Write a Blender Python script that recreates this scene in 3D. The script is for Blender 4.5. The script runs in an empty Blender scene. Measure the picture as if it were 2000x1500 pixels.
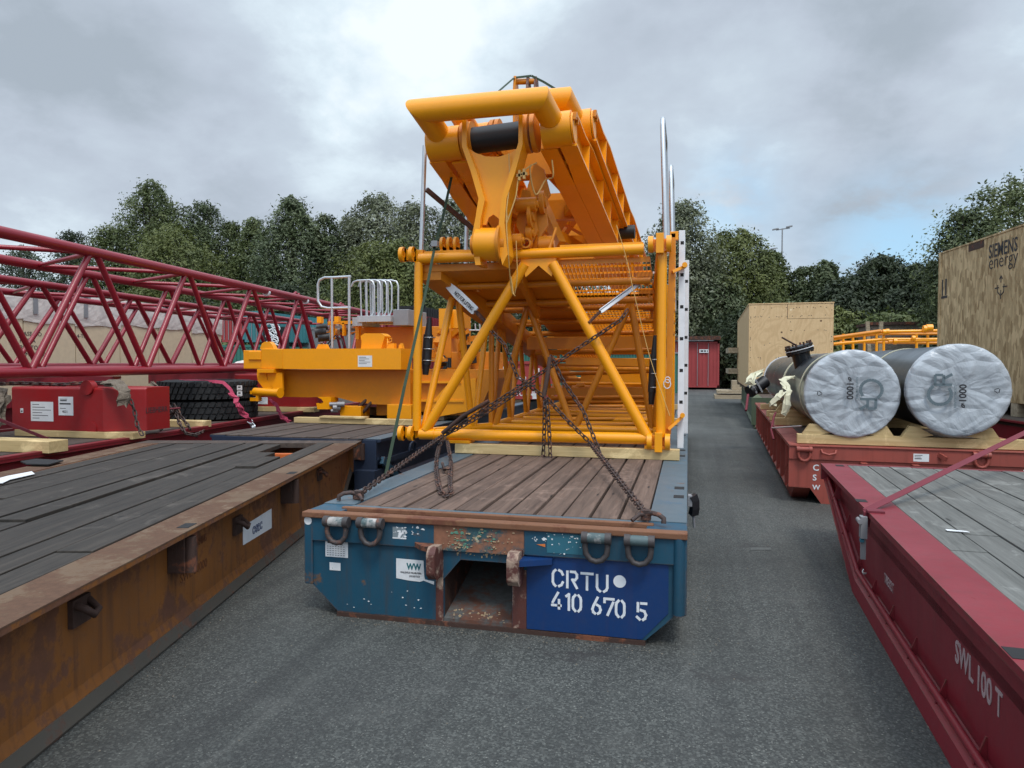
import bpy, math, random
import numpy as np
from mathutils import Vector as V, Matrix, noise as mnoise
PI = math.pi
R = math.radians
random.seed(7)
sc = bpy.context.scene
COL = sc.collection

# ------------------------------------------------------------------ camera
FPX = 1367.7
PIT, ROL, YAW = .0305, .0008, -.2463
CAM = V((2.4969, -4.2135, 1.6905))
_fw = V((math.sin(YAW)*math.cos(PIT), math.cos(YAW)*math.cos(PIT), -math.sin(PIT)))
_rt = V((math.cos(YAW), -math.sin(YAW), 0))
_up = _rt.cross(_fw)
_r = _rt*math.cos(ROL)+_up*math.sin(ROL)
_u = -_rt*math.sin(ROL)+_up*math.cos(ROL)
cd = bpy.data.cameras.new('camera'); cam = bpy.data.objects.new('camera', cd); COL.objects.link(cam)
cd.sensor_width = 36; cd.lens = FPX/2000*36; cd.clip_start = .05; cd.clip_end = 3000
mw = Matrix.Identity(4)
for i in range(3):
    mw[i][0] = _r[i]; mw[i][1] = _u[i]; mw[i][2] = -_fw[i]; mw[i][3] = CAM[i]
cam.matrix_world = mw
sc.camera = cam

# ------------------------------------------------------------------ world
SUN_EL, SUN_AZ = 60, 150          # azimuth clockwise from +Y
w = bpy.data.worlds.new('World'); sc.world = w; w.use_nodes = True
nt = w.node_tree; N = nt.nodes; LK = nt.links; N.clear()
def nd(t, **k):
    n = N.new(t)
    for a, b in k.items(): setattr(n, a, b)
    return n
out = nd('ShaderNodeOutputWorld')
sky = nd('ShaderNodeTexSky', sky_type='NISHITA', sun_disc=False)
sky.sun_elevation = R(SUN_EL); sky.sun_rotation = R(SUN_AZ)
bg1 = nd('ShaderNodeBackground'); bg1.inputs[1].default_value = .14
bg2 = nd('ShaderNodeBackground'); bg2.inputs[1].default_value = 1.0
tc = nd('ShaderNodeTexCoord')
sep = nd('ShaderNodeSeparateXYZ'); LK.new(tc.outputs['Generated'], sep.inputs[0])
def mth(op, a, b=None, c=None, clamp=False):
    n = nd('ShaderNodeMath', operation=op, use_clamp=clamp)
    for i, v in enumerate((a, b, c)):
        if v is None: continue
        if isinstance(v, (int, float)): n.inputs[i].default_value = v
        else: LK.new(v, n.inputs[i])
    return n.outputs[0]
zz = mth('ADD', mth('MAXIMUM', sep.outputs[2], 0.0), .42)
cmb = nd('ShaderNodeCombineXYZ')
LK.new(mth('DIVIDE', sep.outputs[0], zz), cmb.inputs[0]); LK.new(mth('DIVIDE', sep.outputs[1], zz), cmb.inputs[1])
def noi(scale, det, rough, dist=0, off=(0, 0, 0), vec=cmb.outputs[0]):
    m = nd('ShaderNodeMapping'); m.inputs['Location'].default_value = off; LK.new(vec, m.inputs[0])
    n = nd('ShaderNodeTexNoise'); n.inputs['Scale'].default_value = scale; n.inputs['Detail'].default_value = det
    n.inputs['Roughness'].default_value = rough; n.inputs['Distortion'].default_value = dist
    LK.new(m.outputs[0], n.inputs['Vector']); return n.outputs['Fac']
def ss(x, a, b):
    n = nd('ShaderNodeMapRange', interpolation_type='SMOOTHSTEP'); LK.new(x, n.inputs[0])
    n.inputs[1].default_value = a; n.inputs[2].default_value = b; return n.outputs[0]
n_big = noi(1.6, 8, .54, .12, (2.3, .7, 0)); n_fine = noi(4.6, 9, .58, .15, (5, 1, 0))
def spot(px, py, k):                # brightness round a fixed compass direction of the sky
    d = (_fw*FPX+_r*(px-1000)+_u*(750-py)).normalized()
    n = nd('ShaderNodeVectorMath', operation='DOT_PRODUCT'); LK.new(tc.outputs['Generated'], n.inputs[0]); n.inputs[1].default_value = d
    return mth('POWER', mth('MAXIMUM', n.outputs['Value'], 0), k)
shade = mth('ADD', mth('MULTIPLY', ss(n_big, .36, .64), .62), mth('MULTIPLY', ss(n_fine, .34, .68), .38))
shade = mth('ADD', mth('MULTIPLY', shade, .72), .06)
for px_, py_, k_, a_ in ((850, 70, 420, .55), (860, 100, 60, .22), (1010, 20, 300, .22), (640, 40, 200, .12), (650, 320, 260, .32), (420, 60, 260, .22), (560, 250, 70, .16), (1420, 400, 300, .34), (1560, 330, 200, .18), (1950, 130, 90, .2), (1300, 60, 120, .12), (60, 470, 120, .25),
                        (1250, 250, 120, -.22), (1650, 250, 60, -.22), (250, 220, 90, -.22), (130, 400, 150, -.12), (1900, 20, 100, -.12), (520, 130, 500, -.18), (30, 60, 60, -.10)):
    shade = mth('ADD', shade, mth('MULTIPLY', spot(px_, py_, k_), a_))
cr = nd('ShaderNodeValToRGB'); LK.new(shade, cr.inputs[0])
e = cr.color_ramp.elements
e[0].position = 0; e[0].color = (.37, .43, .50, 1); e[1].position = 1; e[1].color = (.84, .92, .97, 1)
x_ = e.new(.3); x_.color = (.47, .535, .625, 1)
x_ = e.new(.55); x_.color = (.53, .61, .70, 1)
x_ = e.new(.8); x_.color = (.68, .79, .87, 1)
# the cloud deck is brighter overhead and on the sun's side, behind the photographer
zen = mth('MULTIPLY', ss(sep.outputs[2], .45, .9), 1.0)
sd = V((math.sin(R(SUN_AZ))*math.cos(R(SUN_EL)), math.cos(R(SUN_AZ))*math.cos(R(SUN_EL)), math.sin(R(SUN_EL))))
dn = nd('ShaderNodeVectorMath', operation='DOT_PRODUCT'); LK.new(tc.outputs['Generated'], dn.inputs[0]); dn.inputs[1].default_value = sd
sg = mth('MULTIPLY', mth('POWER', mth('MAXIMUM', dn.outputs['Value'], 0), 3), 1.7)
gain = mth('ADD', mth('ADD', zen, sg), 1.0)

gap = mth('MULTIPLY', ss(noi(.8, 6, .55, .3, (9.5, 3.2, 0)), .52, .66), .25)
gap = mth('ADD', gap, mth('MULTIPLY', mth('MULTIPLY', spot(1740, 490, 420), 1.0), ss(n_fine, .3, .5)))
gap = mth('ADD', gap, mth('MULTIPLY', mth('MULTIPLY', spot(1430, 400, 500), .5), ss(n_fine, .3, .5)), clamp=True)
tint = nd('ShaderNodeMix', data_type='RGBA'); LK.new(gap, tint.inputs[0]); LK.new(cr.outputs[0], tint.inputs[6]); tint.inputs[7].default_value = (.40, .68, .92, 1)
LK.new(tint.outputs[2], bg2.inputs[0]); LK.new(gain, bg2.inputs[1])
mx = nd('ShaderNodeMixShader'); LK.new(mth('MULTIPLY', gap, .35), mx.inputs[0])
LK.new(sky.outputs[0], bg1.inputs[0]); LK.new(bg2.outputs[0], mx.inputs[1]); LK.new(bg1.outputs[0], mx.inputs[2])
LK.new(mx.outputs[0], out.inputs[0])
sl = bpy.data.lights.new('sun', 'SUN'); sl.energy = 1.5; sl.angle = R(14); sl.color = (1, .95, .87)
so = bpy.data.objects.new('sun', sl); COL.objects.link(so)
so.rotation_euler = sd.to_track_quat('Z', 'Y').to_euler()
sc.view_settings.view_transform = 'Standard'; sc.view_settings.look = 'None'
sc.view_settings.exposure = .15; sc.view_settings.gamma = 1
sc.render.engine = 'CYCLES'

# ------------------------------------------------------------------ placing helpers
def ray(x, y): return _fw*FPX+_r*(x-1000)+_u*(750-y)
def atY(x, y, Y): d = ray(x, y); return CAM+d*((Y-CAM.y)/d.y)
def atX(x, y, X): d = ray(x, y); return CAM+d*((X-CAM.x)/d.x)
def atZ(x, y, z): d = ray(x, y); return CAM+d*((z-CAM.z)/d.z)
def onpl(x, y, P, n): d = ray(x, y); return CAM+d*((V(P)-CAM).dot(n)/d.dot(n))

# ------------------------------------------------------------------ object helpers
ROOT = {}
def tag(o, label=None, cat=None, group=None, kind=None):
    if label: o['label'] = label
    if cat: o['category'] = cat
    if group: o['group'] = group
    if kind: o['kind'] = kind
    return o
def thing(name, label, cat, loc=(0, 0, 0), rotz=0, group=None):
    o = bpy.data.objects.new(name, None); COL.objects.link(o); o.empty_display_size = .2
    o.location = loc; o.rotation_euler = (0, 0, rotz); tag(o, label, cat, group)
    ROOT[o.name] = Matrix.Translation(V(loc)) @ Matrix.Rotation(rotz, 4, 'Z')
    return o
def rootm(p):
    while p.parent: p = p.parent
    return ROOT.get(p.name, Matrix.Identity(4))
def dup(o, parent=None, loc=None, rotz=None, label=None):
    c = o.copy(); COL.objects.link(c); c.parent = parent
    if parent is None:
        if loc is not None: c.location = loc
        if rotz is not None: c.rotation_euler = (0, 0, rotz)
        if label: c['label'] = label
        ROOT[c.name] = Matrix.Translation(c.location) @ Matrix.Rotation(c.rotation_euler.z, 4, 'Z')
    for ch in list(o.children): dup(ch, c)
    return c
def frame(d, up=(0, 0, 1)):
    d = V(d).normalized(); up = V(up)
    if abs(d.dot(up.normalized())) > .98: up = V((0, 1, 0)) if abs(d.y) < .9 else V((1, 0, 0))
    s = d.cross(up).normalized(); t = s.cross(d).normalized()
    return s, t, d
class MB:
    """collects shapes in world or local coordinates, linked as one mesh by build()"""
    def __init__(s): s.v = []; s.f = []; s.sm = []
    def add(s, vs, fs, smooth=False):
        b = len(s.v); s.v += [tuple(p) for p in vs]; s.f += [tuple(b+i for i in f) for f in fs]; s.sm += [smooth]*len(fs); return s
    def hexa(s, a, b):     # a, b: four corners each
        return s.add(list(a)+list(b), [(3, 2, 1, 0), (4, 5, 6, 7), (0, 1, 5, 4), (1, 2, 6, 5), (2, 3, 7, 6), (3, 0, 4, 7)])
    def box(s, x0, x1, y0, y1, z0, z1):
        return s.hexa([(x0, y0, z0), (x1, y0, z0), (x1, y1, z0), (x0, y1, z0)], [(x0, y0, z1), (x1, y0, z1), (x1, y1, z1), (x0, y1, z1)])
    def beam(s, p, q, w_, h, up=(0, 0, 1)):
        p, q = V(p), V(q); a, b, d = frame(q-p, up); a = a*w_/2; b = b*h/2
        return s.hexa([p-a-b, p+a-b, p+a+b, p-a+b], [q-a-b, q+a-b, q+a+b, q-a+b])
    def tube(s, p, q, r, n=14, r2=None, caps=True, hole=0):
        p, q = V(p), V(q); a, b, d = frame(q-p); r2 = r if r2 is None else r2
        cs = [(math.cos(2*PI*i/n), math.sin(2*PI*i/n)) for i in range(n)]
        A = [p+a*c*r+b*t*r for c, t in cs]; B = [q+a*c*r2+b*t*r2 for c, t in cs]
        s.add(A+B, [(i, (i+1) % n, n+(i+1) % n, n+i) for i in range(n)], True)
        if hole:
            Ai = [p+a*c*hole+b*t*hole for c, t in cs]; Bi = [q+a*c*hole+b*t*hole for c, t in cs]
            s.add(Ai+Bi, [((i+1) % n, i, n+i, n+(i+1) % n) for i in range(n)], True)
            s.add(A+Ai, [((i+1) % n, i, n+i, n+(i+1) % n) for i in range(n)]); s.add(B+Bi, [(i, (i+1) % n, n+(i+1) % n, n+i) for i in range(n)])
        elif caps:
            s.add(A, [tuple(range(n))[::-1]]); s.add(B, [tuple(range(n))])
        return s
    def path(s, pts, r, n=8, closed=False, rs=None, sq=None, up=(0, 0, 1)):
        pts = [V(p) for p in pts]; m = len(pts); rings = []; t0 = None; a0 = None
        for i in range(m):
            if closed: t = (pts[(i+1) % m]-pts[i-1])
            else: t = pts[min(i+1, m-1)]-pts[max(i-1, 0)]
            t.normalize()
            if a0 is None: a, b, _ = frame(t, up)
            else: a = (a0-t*a0.dot(t)).normalized(); b = a.cross(t)*-1; b = t.cross(a)*-1
            a0 = a; b = t.cross(a)
            rr = rs[i] if rs else r
            if sq: rings.append([pts[i]+a*sq[0]*x+b*sq[1]*y for x, y in ((-1, -1), (1, -1), (1, 1), (-1, 1))])
            else: rings.append([pts[i]+(a*math.cos(2*PI*k/n)+b*math.sin(2*PI*k/n))*rr for k in range(n)])
        if sq: n = 4
        vs = [p for g in rings for p in g]; fs = []
        for i in range(m if closed else m-1):
            j = (i+1) % m
            for k in range(n): fs.append((i*n+k, i*n+(k+1) % n, j*n+(k+1) % n, j*n+k))
        s.add(vs, fs, not sq)
        if not closed: s.add(rings[0], [tuple(range(n))[::-1]]); s.add(rings[-1], [tuple(range(n))])
        return s
    def mitre(s, pts, r, n=28):
        pts = [V(p) for p in pts]; d = [(q-p).normalized() for p, q in zip(pts, pts[1:])]; a, b, _ = frame(d[0]); rings = []
        ring = [pts[0]+a*math.cos(2*PI*k/n)*r+b*math.sin(2*PI*k/n)*r for k in range(n)]; rings.append(ring)
        for i in range(1, len(pts)):
            nn = (d[i-1]+d[i]).normalized() if i < len(d) else d[i-1]
            ring = [p+d[i-1]*((pts[i]-p).dot(nn)/d[i-1].dot(nn)) for p in ring]; rings.append(ring)
        for A, B in zip(rings, rings[1:]): s.add(A+B, [(k, (k+1) % n, n+(k+1) % n, n+k) for k in range(n)], True)
        return s.add(rings[0], [tuple(range(n))[::-1]]).add(rings[-1], [tuple(range(n))])
    def prism(s, poly, O, ex, ey, ez):     # polygon (x,y) in the frame ex,ey pushed out along ez
        O, ex, ey, ez = V(O), V(ex), V(ey), V(ez); n = len(poly)
        A = [O+ex*x+ey*y for x, y in poly]; B = [p+ez for p in A]
        s.add(A, [tuple(range(n))[::-1]]); s.add(B, [tuple(range(n))])
        return s.add(A+B, [(i, (i+1) % n, n+(i+1) % n, n+i) for i in range(n)])
    def loft(s, secs, caps=True, smooth=False):
        n = len(secs[0]); vs = [p for q in secs for p in q]; fs = []
        for i in range(len(secs)-1):
            for k in range(n): fs.append((i*n+k, i*n+(k+1) % n, (i+1)*n+(k+1) % n, (i+1)*n+k))
        s.add(vs, fs, smooth)
        if caps: s.add(secs[0], [tuple(range(n))[::-1]]); s.add(secs[-1], [tuple(range(n))])
        return s
    def build(s, name, mat, parent=None, world=True, bevel=0, label=None):
        me = bpy.data.meshes.new(name)
        vs = s.v
        if parent is not None and world:
            im = rootm(parent).inverted(); vs = [tuple(im @ V(p)) for p in vs]
        me.from_pydata([tuple(p) for p in vs], [], s.f); me.polygons.foreach_set('use_smooth', s.sm)
        me.materials.append(mat); me.update()
        o = bpy.data.objects.new(name, me); COL.objects.link(o); o.parent = parent
        if label: o['label'] = label
        if bevel:
            m = o.modifiers.new('bevel', 'BEVEL'); m.width = bevel; m.segments = 2; m.limit_method = 'ANGLE'; m.angle_limit = R(40)
        return o
def T(name, p, q, r, mat, parent, n=14): return MB().tube(p, q, r, n).build(name, mat, parent)
def text(s, size, O, ex, ey, mat, parent, name='lettering', bold=0, center=False, sx=1, ext=.0012):
    cu = bpy.data.curves.new('t', 'FONT'); cu.body = s; cu.size = size; cu.extrude = ext; cu.offset = bold; cu.resolution_u = 3
    if center: cu.align_x = 'CENTER'
    ob = bpy.data.objects.new('t', cu); COL.objects.link(ob)
    bpy.context.view_layer.update()
    me = bpy.data.meshes.new_from_object(ob); bpy.data.objects.remove(ob); bpy.data.curves.remove(cu)
    ex = V(ex).normalized(); ey = V(ey).normalized(); ez = ex.cross(ey)
    m = Matrix.Identity(4)
    for i in range(3): m[i][0] = ex[i]*sx; m[i][1] = ey[i]; m[i][2] = ez[i]; m[i][3] = O[i]
    me.transform(rootm(parent).inverted() @ m); me.materials.clear(); me.materials.append(mat); me.name = name
    o = bpy.data.objects.new(name, me); COL.objects.link(o); o.parent = parent
    return o

# ------------------------------------------------------------------ materials
def mat_base(name):
    m = bpy.data.materials.new(name); m.use_nodes = True; t = m.node_tree; b = t.nodes['Principled BSDF']
    return m, t, b
class G:
    def __init__(s, t): s.t = t
    def n(s, ty, ins=None, **k):
        x = s.t.nodes.new(ty)
        for a, b in k.items(): setattr(x, a, b)
        for a, b in (ins or {}).items():
            if hasattr(b, 'is_output') or isinstance(b, bpy.types.NodeSocket): s.t.links.new(b, x.inputs[a])
            else: x.inputs[a].default_value = b
        return x
    def noise(s, vec, scale, det=4, rough=.55, dist=0): return s.n('ShaderNodeTexNoise', {'Vector': vec, 'Scale': scale, 'Detail': det, 'Roughness': rough, 'Distortion': dist}).outputs['Fac']
    def map(s, vec, sc_=(1, 1, 1), loc=(0, 0, 0)): return s.n('ShaderNodeMapping', {'Vector': vec, 'Scale': sc_, 'Location': loc}).outputs[0]
    def rng(s, x, a, b, c=0, d=1): return s.n('ShaderNodeMapRange', {0: x, 1: a, 2: b, 3: c, 4: d}).outputs[0]
    def mix(s, f, a, b, bt='MIX'):
        x = s.n('ShaderNodeMix', data_type='RGBA', blend_type=bt)
        for sock, v in ((x.inputs[0], f), (x.inputs[6], a), (x.inputs[7], b)):
            if isinstance(v, bpy.types.NodeSocket): s.t.links.new(v, sock)
            elif isinstance(v, tuple): sock.default_value = (*v, 1) if len(v) == 3 else v
            else: sock.default_value = v
        return x.outputs[2]
    def m(s, op, a, b=0, clamp=False): return s.n('ShaderNodeMath', {0: a, 1: b}, operation=op, use_clamp=clamp).outputs[0]
    def obj(s): return s.n('ShaderNodeTexCoord').outputs['Object']
    def bump(s, h, st, dist, b): s.t.links.new(s.n('ShaderNodeBump', {'Height': h, 'Strength': st, 'Distance': dist}).outputs[0], b.inputs['Normal'])
    def to(s, x, sock): s.t.links.new(x, sock)
def paint(name, col, rough=.4, rust=0., rcol=(.10, .035, .015), dirt=.25, metal=0, scale=1, bump=.15, chip=None, coat=0, streak=.0, edge=None):
    m, t, b = mat_base(name); g = G(t); o = g.obj()
    a = g.noise(o, 1.3*scale, 5, .6); f = g.noise(o, 22*scale, 4, .6)
    d = tuple(c*.55 for c in col)
    c = g.mix(g.m('MULTIPLY', g.rng(a, .35, .75), dirt), col, d)
    c = g.mix(g.m('MULTIPLY', g.rng(f, .45, .8), dirt*.6), c, tuple(min(1, x*.5+.03) for x in col))
    rg = g.rng(a, .3, .8, rough*.8, min(1, rough*1.35))
    if streak:
        st = g.noise(g.map(o, (9, 9, .5)), 1.6, 5, .6)
        c = g.mix(g.m('MULTIPLY', g.rng(st, .5, .72), streak), c, rcol)
    if rust:
        n1 = g.noise(o, 2.3*scale, 8, .68, .4); n2 = g.noise(o, 15*scale, 6, .7)
        s_ = g.m('ADD', g.m('MULTIPLY', n1, .65), g.m('MULTIPLY', n2, .35))
        k = g.rng(s_, .66-.34*rust, .70-.30*rust)
        rc = g.mix(g.noise(o, 30, 5), rcol, tuple(min(1, x*2.6) for x in rcol))
        if chip:
            n3 = g.noise(o, 6*scale, 9, .75, .5); c = g.mix(g.rng(n3, .58, .60), c, chip)
        c = g.mix(k, c, rc); rg = g.m('ADD', rg, g.m('MULTIPLY', k, .35), True)
    if edge:      # paint worn off along the real edges of the steel
        bv = g.n('ShaderNodeBevel', {'Radius': .012}, samples=4); ge = g.n('ShaderNodeNewGeometry')
        dt_ = g.n('ShaderNodeVectorMath', {0: bv.outputs[0], 1: ge.outputs['Normal']}, operation='DOT_PRODUCT').outputs['Value']
        ek = g.m('MULTIPLY', g.rng(dt_, .985, .90), g.rng(g.noise(o, 7, 6, .7), .42, .56))
        c = g.mix(ek, c, edge)
    g.to(c, b.inputs['Base Color']); g.to(rg, b.inputs['Roughness']); b.inputs['Metallic'].default_value = metal
    if coat: b.inputs['Coat Weight'].default_value = coat; b.inputs['Coat Roughness'].default_value = .15
    g.bump(g.noise(o, 60*scale, 4, .7), bump, .004, b)
    return m
def wood(name, col, dark, axis='Y', pw=.19, grain=1, wet=0):
    m, t, b = mat_base(name); g = G(t); o = g.obj()
    sx = {'Y': (14, .9, 14), 'X': (.9, 14, 14), 'Z': (14, 14, .9)}[axis]
    n1 = g.noise(g.map(o, sx), 1.6*grain, 8, .68, .6); n2 = g.noise(g.map(o, tuple(x*.35 for x in sx)), 1.2, 5, .6, .3)
    c = g.mix(g.rng(n1, .3, .7), dark, col)
    c = g.mix(g.m('MULTIPLY', g.rng(n2, .45, .75), .6), c, dark)
    if pw:
        sp = g.n('ShaderNodeSeparateXYZ', {0: o}); k = g.m('FLOOR', g.m('DIVIDE', sp.outputs[0 if axis != 'X' else 1], pw))
        wn = g.n('ShaderNodeTexWhiteNoise', {'W': k}, noise_dimensions='1D')
        c = g.mix(g.m('MULTIPLY', wn.outputs['Value'], .45), c, tuple(x*.5 for x in col))
    kn = g.n('ShaderNodeTexVoronoi', {'Vector': g.map(o, (5, .9, 5) if axis == 'Y' else ((.9, 5, 5) if axis == 'X' else (5, 5, .9))), 'Scale': 1.7})
    c = g.mix(g.rng(kn.outputs['Distance'], .10, .05), c, tuple(x*.35 for x in dark))
    sc2 = g.noise(g.map(o, (1, 1, 1), (2, 5, 1)), 2.6, 9, .72, .8)      # dusty scuffs
    c = g.mix(g.rng(sc2, .56, .70, 0, .55), c, tuple(min(1, x*1.6+.03) for x in col))
    g.to(c, b.inputs['Base Color']); b.inputs['Roughness'].default_value = .85-.35*wet
    g.bump(n1, .5, .006, b)
    return m
def plain(name, col, rough=.6, metal=0, spec=.5):
    m, t, b = mat_base(name); g = G(t); o = g.obj()
    f = g.noise(o, 9, 5, .6)
    g.to(g.mix(g.m('MULTIPLY', g.rng(f, .4, .8), .35), col, tuple(c*.6 for c in col)), b.inputs['Base Color'])
    b.inputs['Roughness'].default_value = rough; b.inputs['Metallic'].default_value = metal
    return m
M = {}
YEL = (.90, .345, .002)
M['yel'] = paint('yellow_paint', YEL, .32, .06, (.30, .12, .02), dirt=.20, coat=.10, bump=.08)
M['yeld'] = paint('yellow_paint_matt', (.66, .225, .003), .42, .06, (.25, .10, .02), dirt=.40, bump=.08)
M['red'] = paint('boom_red', (.27, .008, .022), .36, .08, (.12, .02, .015), dirt=.40, coat=.1, bump=.12)
M['redm'] = paint('trailer_red', (.215, .012, .022), .48, .13, (.07, .02, .015), dirt=.5, streak=.2, edge=(.10, .045, .03))
M['redcw'] = paint('counterweight_red', (.30, .006, .008), .5, 0, dirt=.5)
M['orr'] = paint('orange_red_trailer', (.34, .070, .050), .55, .22, (.09, .02, .012), dirt=.45, streak=.35, edge=(.13, .05, .03))
M['blue'] = paint('worn_blue', (.010, .073, .125), .5, .18, (.06, .035, .022), dirt=.6, streak=.4, edge=(.11, .055, .035))
M['blue2'] = paint('worn_blue_top', (.085, .125, .15), .55, .25, (.10, .05, .03), dirt=.5, chip=(.05, .11, .16))
M['bluef'] = paint('blue_flaking', (.03, .085, .10), .6, .62, (.125, .055, .032), dirt=.5, chip=(.42, .42, .30))
M['navy'] = paint('navy_panel', (.003, .036, .145), .42, 0, dirt=.4, streak=.10)
M['navyd'] = paint('dark_blue_side', (.018, .030, .060), .5, .1, dirt=.4)
M['rust'] = paint('rusty_edge', (.20, .085, .040), .8, .45, (.07, .025, .014), dirt=.6, bump=.5)
M['rustd'] = paint('dark_rust', (.055, .026, .018), .75, .4, (.10, .035, .018), dirt=.5, bump=.6)
M['och'] = paint('rusted_orange_side', (.25, .088, .014), .6, .46, (.070, .028, .014), dirt=.7, streak=.85, edge=(.08, .04, .025))
M['ochb'] = paint('scraped_bottom_flange', (.085, .075, .060), .7, .4, (.06, .03, .02), dirt=.6)
M['och2'] = paint('worn_rust_strip', (.150, .092, .052), .8, .62, (.055, .028, .016), dirt=.6, bump=.5)
M['horn'] = paint('chipped_maroon', (.10, .030, .022), .6, .5, (.17, .12, .09), dirt=.5, bump=.5)
M['shack'] = paint('grey_shackle', (.050, .042, .042), .6, .35, (.10, .045, .030), dirt=.5, bump=.4)
M['pin'] = paint('shackle_pin', (.07, .11, .115), .6, .55, (.20, .19, .18), dirt=.5, bump=.4)
M['chain'] = paint('rusty_chain', (.045, .026, .022), .6, .4, (.085, .040, .027), dirt=.5, scale=4, bump=.3)
M['steel'] = plain('galvanised', (.62, .64, .66), .32, .85)
M['alu'] = plain('aluminium', (.55, .57, .59), .36, .5)
M['white'] = plain('white_sheet', (.72, .73, .74), .55)
M['wht'] = plain('white_paint', (.74, .77, .80), .5)
M['black'] = plain('black_rubber', (.012, .012, .014), .5)
M['tyre'] = plain('tyre_rubber', (.012, .013, .014), .75)
M['ink'] = plain('dark_ink', (.03, .03, .035), .6)
M['grey'] = plain('grey_metal', (.28, .28, .29), .5, .3)
M['strapg'] = plain('green_strap', (.020, .040, .018), .8)
M['strapr'] = plain('maroon_strap', (.15, .018, .030), .8)
M['pink'] = plain('pink_strap', (.55, .07, .14), .8)
M['cream'] = plain('cream_sling', (.62, .60, .44), .8)
M['hose'] = plain('pale_hose', (.62, .38, .12), .5)
M['gasket'] = plain('orange_inside', (.55, .12, .02), .6)
M['dark'] = plain('dark_inside', (.012, .012, .013), .8)
M['deck'] = wood('brown_planks', (.20, .128, .094), (.045, .026, .019), 'Y', .1895)
M['deckd'] = wood('dark_grey_planks', (.056, .045, .035), (.010, .008, .006), 'Y', .24, wet=.2)
M['deckg'] = wood('grey_planks', (.19, .19, .175), (.070, .070, .064), 'Y', .20)
M['deckb'] = wood('brown_weathered_planks', (.105, .075, .058), (.032, .022, .019), 'Y', .22)
M['timX'] = wood('pale_timber', (.62, .47, .24), (.40, .28, .12), 'X', 0)
M['timg'] = wood('greyed_timber', (.46, .38, .26), (.24, .18, .12), 'X', 0)
# ------------------------------------------------------------------ more materials
def osb(name, col, dark):
    m, t, b = mat_base(name); g = G(t); o = g.obj()
    v = g.n('ShaderNodeTexVoronoi', {'Vector': g.map(o, (5, 5, 1.7)), 'Scale': 3.4, 'Randomness': 1.0})
    n1 = g.noise(g.map(o, (14, 14, 3)), 2, 6, .7, .5)
    c = g.mix(g.rng(g.n('ShaderNodeSeparateColor', {0: v.outputs['Color']}).outputs[0], 0, 1), dark, col)
    c = g.mix(g.rng(n1, .5, .75, 0, .5), c, tuple(min(1, x*1.6) for x in col))
    c = g.mix(g.rng(g.noise(o, .7, 4), .45, .75, 0, .35), c, dark)
    g.to(c, b.inputs['Base Color']); b.inputs['Roughness'].default_value = .75; g.bump(n1, .3, .004, b); return m
M['osb'] = osb('strand_board', (.62, .47, .26), (.27, .18, .08))
def ply(name, col, dark):
    m, t, b = mat_base(name); g = G(t); o = g.obj()
    n0 = g.noise(g.map(o, (1.1, 1.1, .55)), 1.4, 3, .5, 1.2)
    w_ = g.n('ShaderNodeMath', {0: g.m('MULTIPLY', n0, 60.)}, operation='SINE').outputs[0]
    c = g.mix(g.rng(w_, -.2, 1, 0, .32), col, dark); c = g.mix(g.rng(g.noise(g.map(o, (9, 9, .8)), 2.2, 6, .7), .45, .75, 0, .4), c, dark)
    c = g.mix(g.rng(g.noise(o, 25, 4), .4, .8, 0, .3), c, dark)
    kn = g.n('ShaderNodeTexVoronoi', {'Vector': o, 'Scale': 2.4})
    c = g.mix(g.rng(kn.outputs['Distance'], .085, .05), c, (.10, .05, .02))
    pd = g.n('ShaderNodeTexVoronoi', {'Vector': g.map(o, (1, 1, 1), (3, 1, 2)), 'Scale': 2.0})
    c = g.mix(g.rng(pd.outputs['Distance'], .07, .045, 0, .7), c, (.85, .72, .5))
    g.to(c, b.inputs['Base Color']); b.inputs['Roughness'].default_value = .7; return m
M['ply'] = ply('plywood', (.68, .48, .26), (.44, .27, .12))
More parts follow.
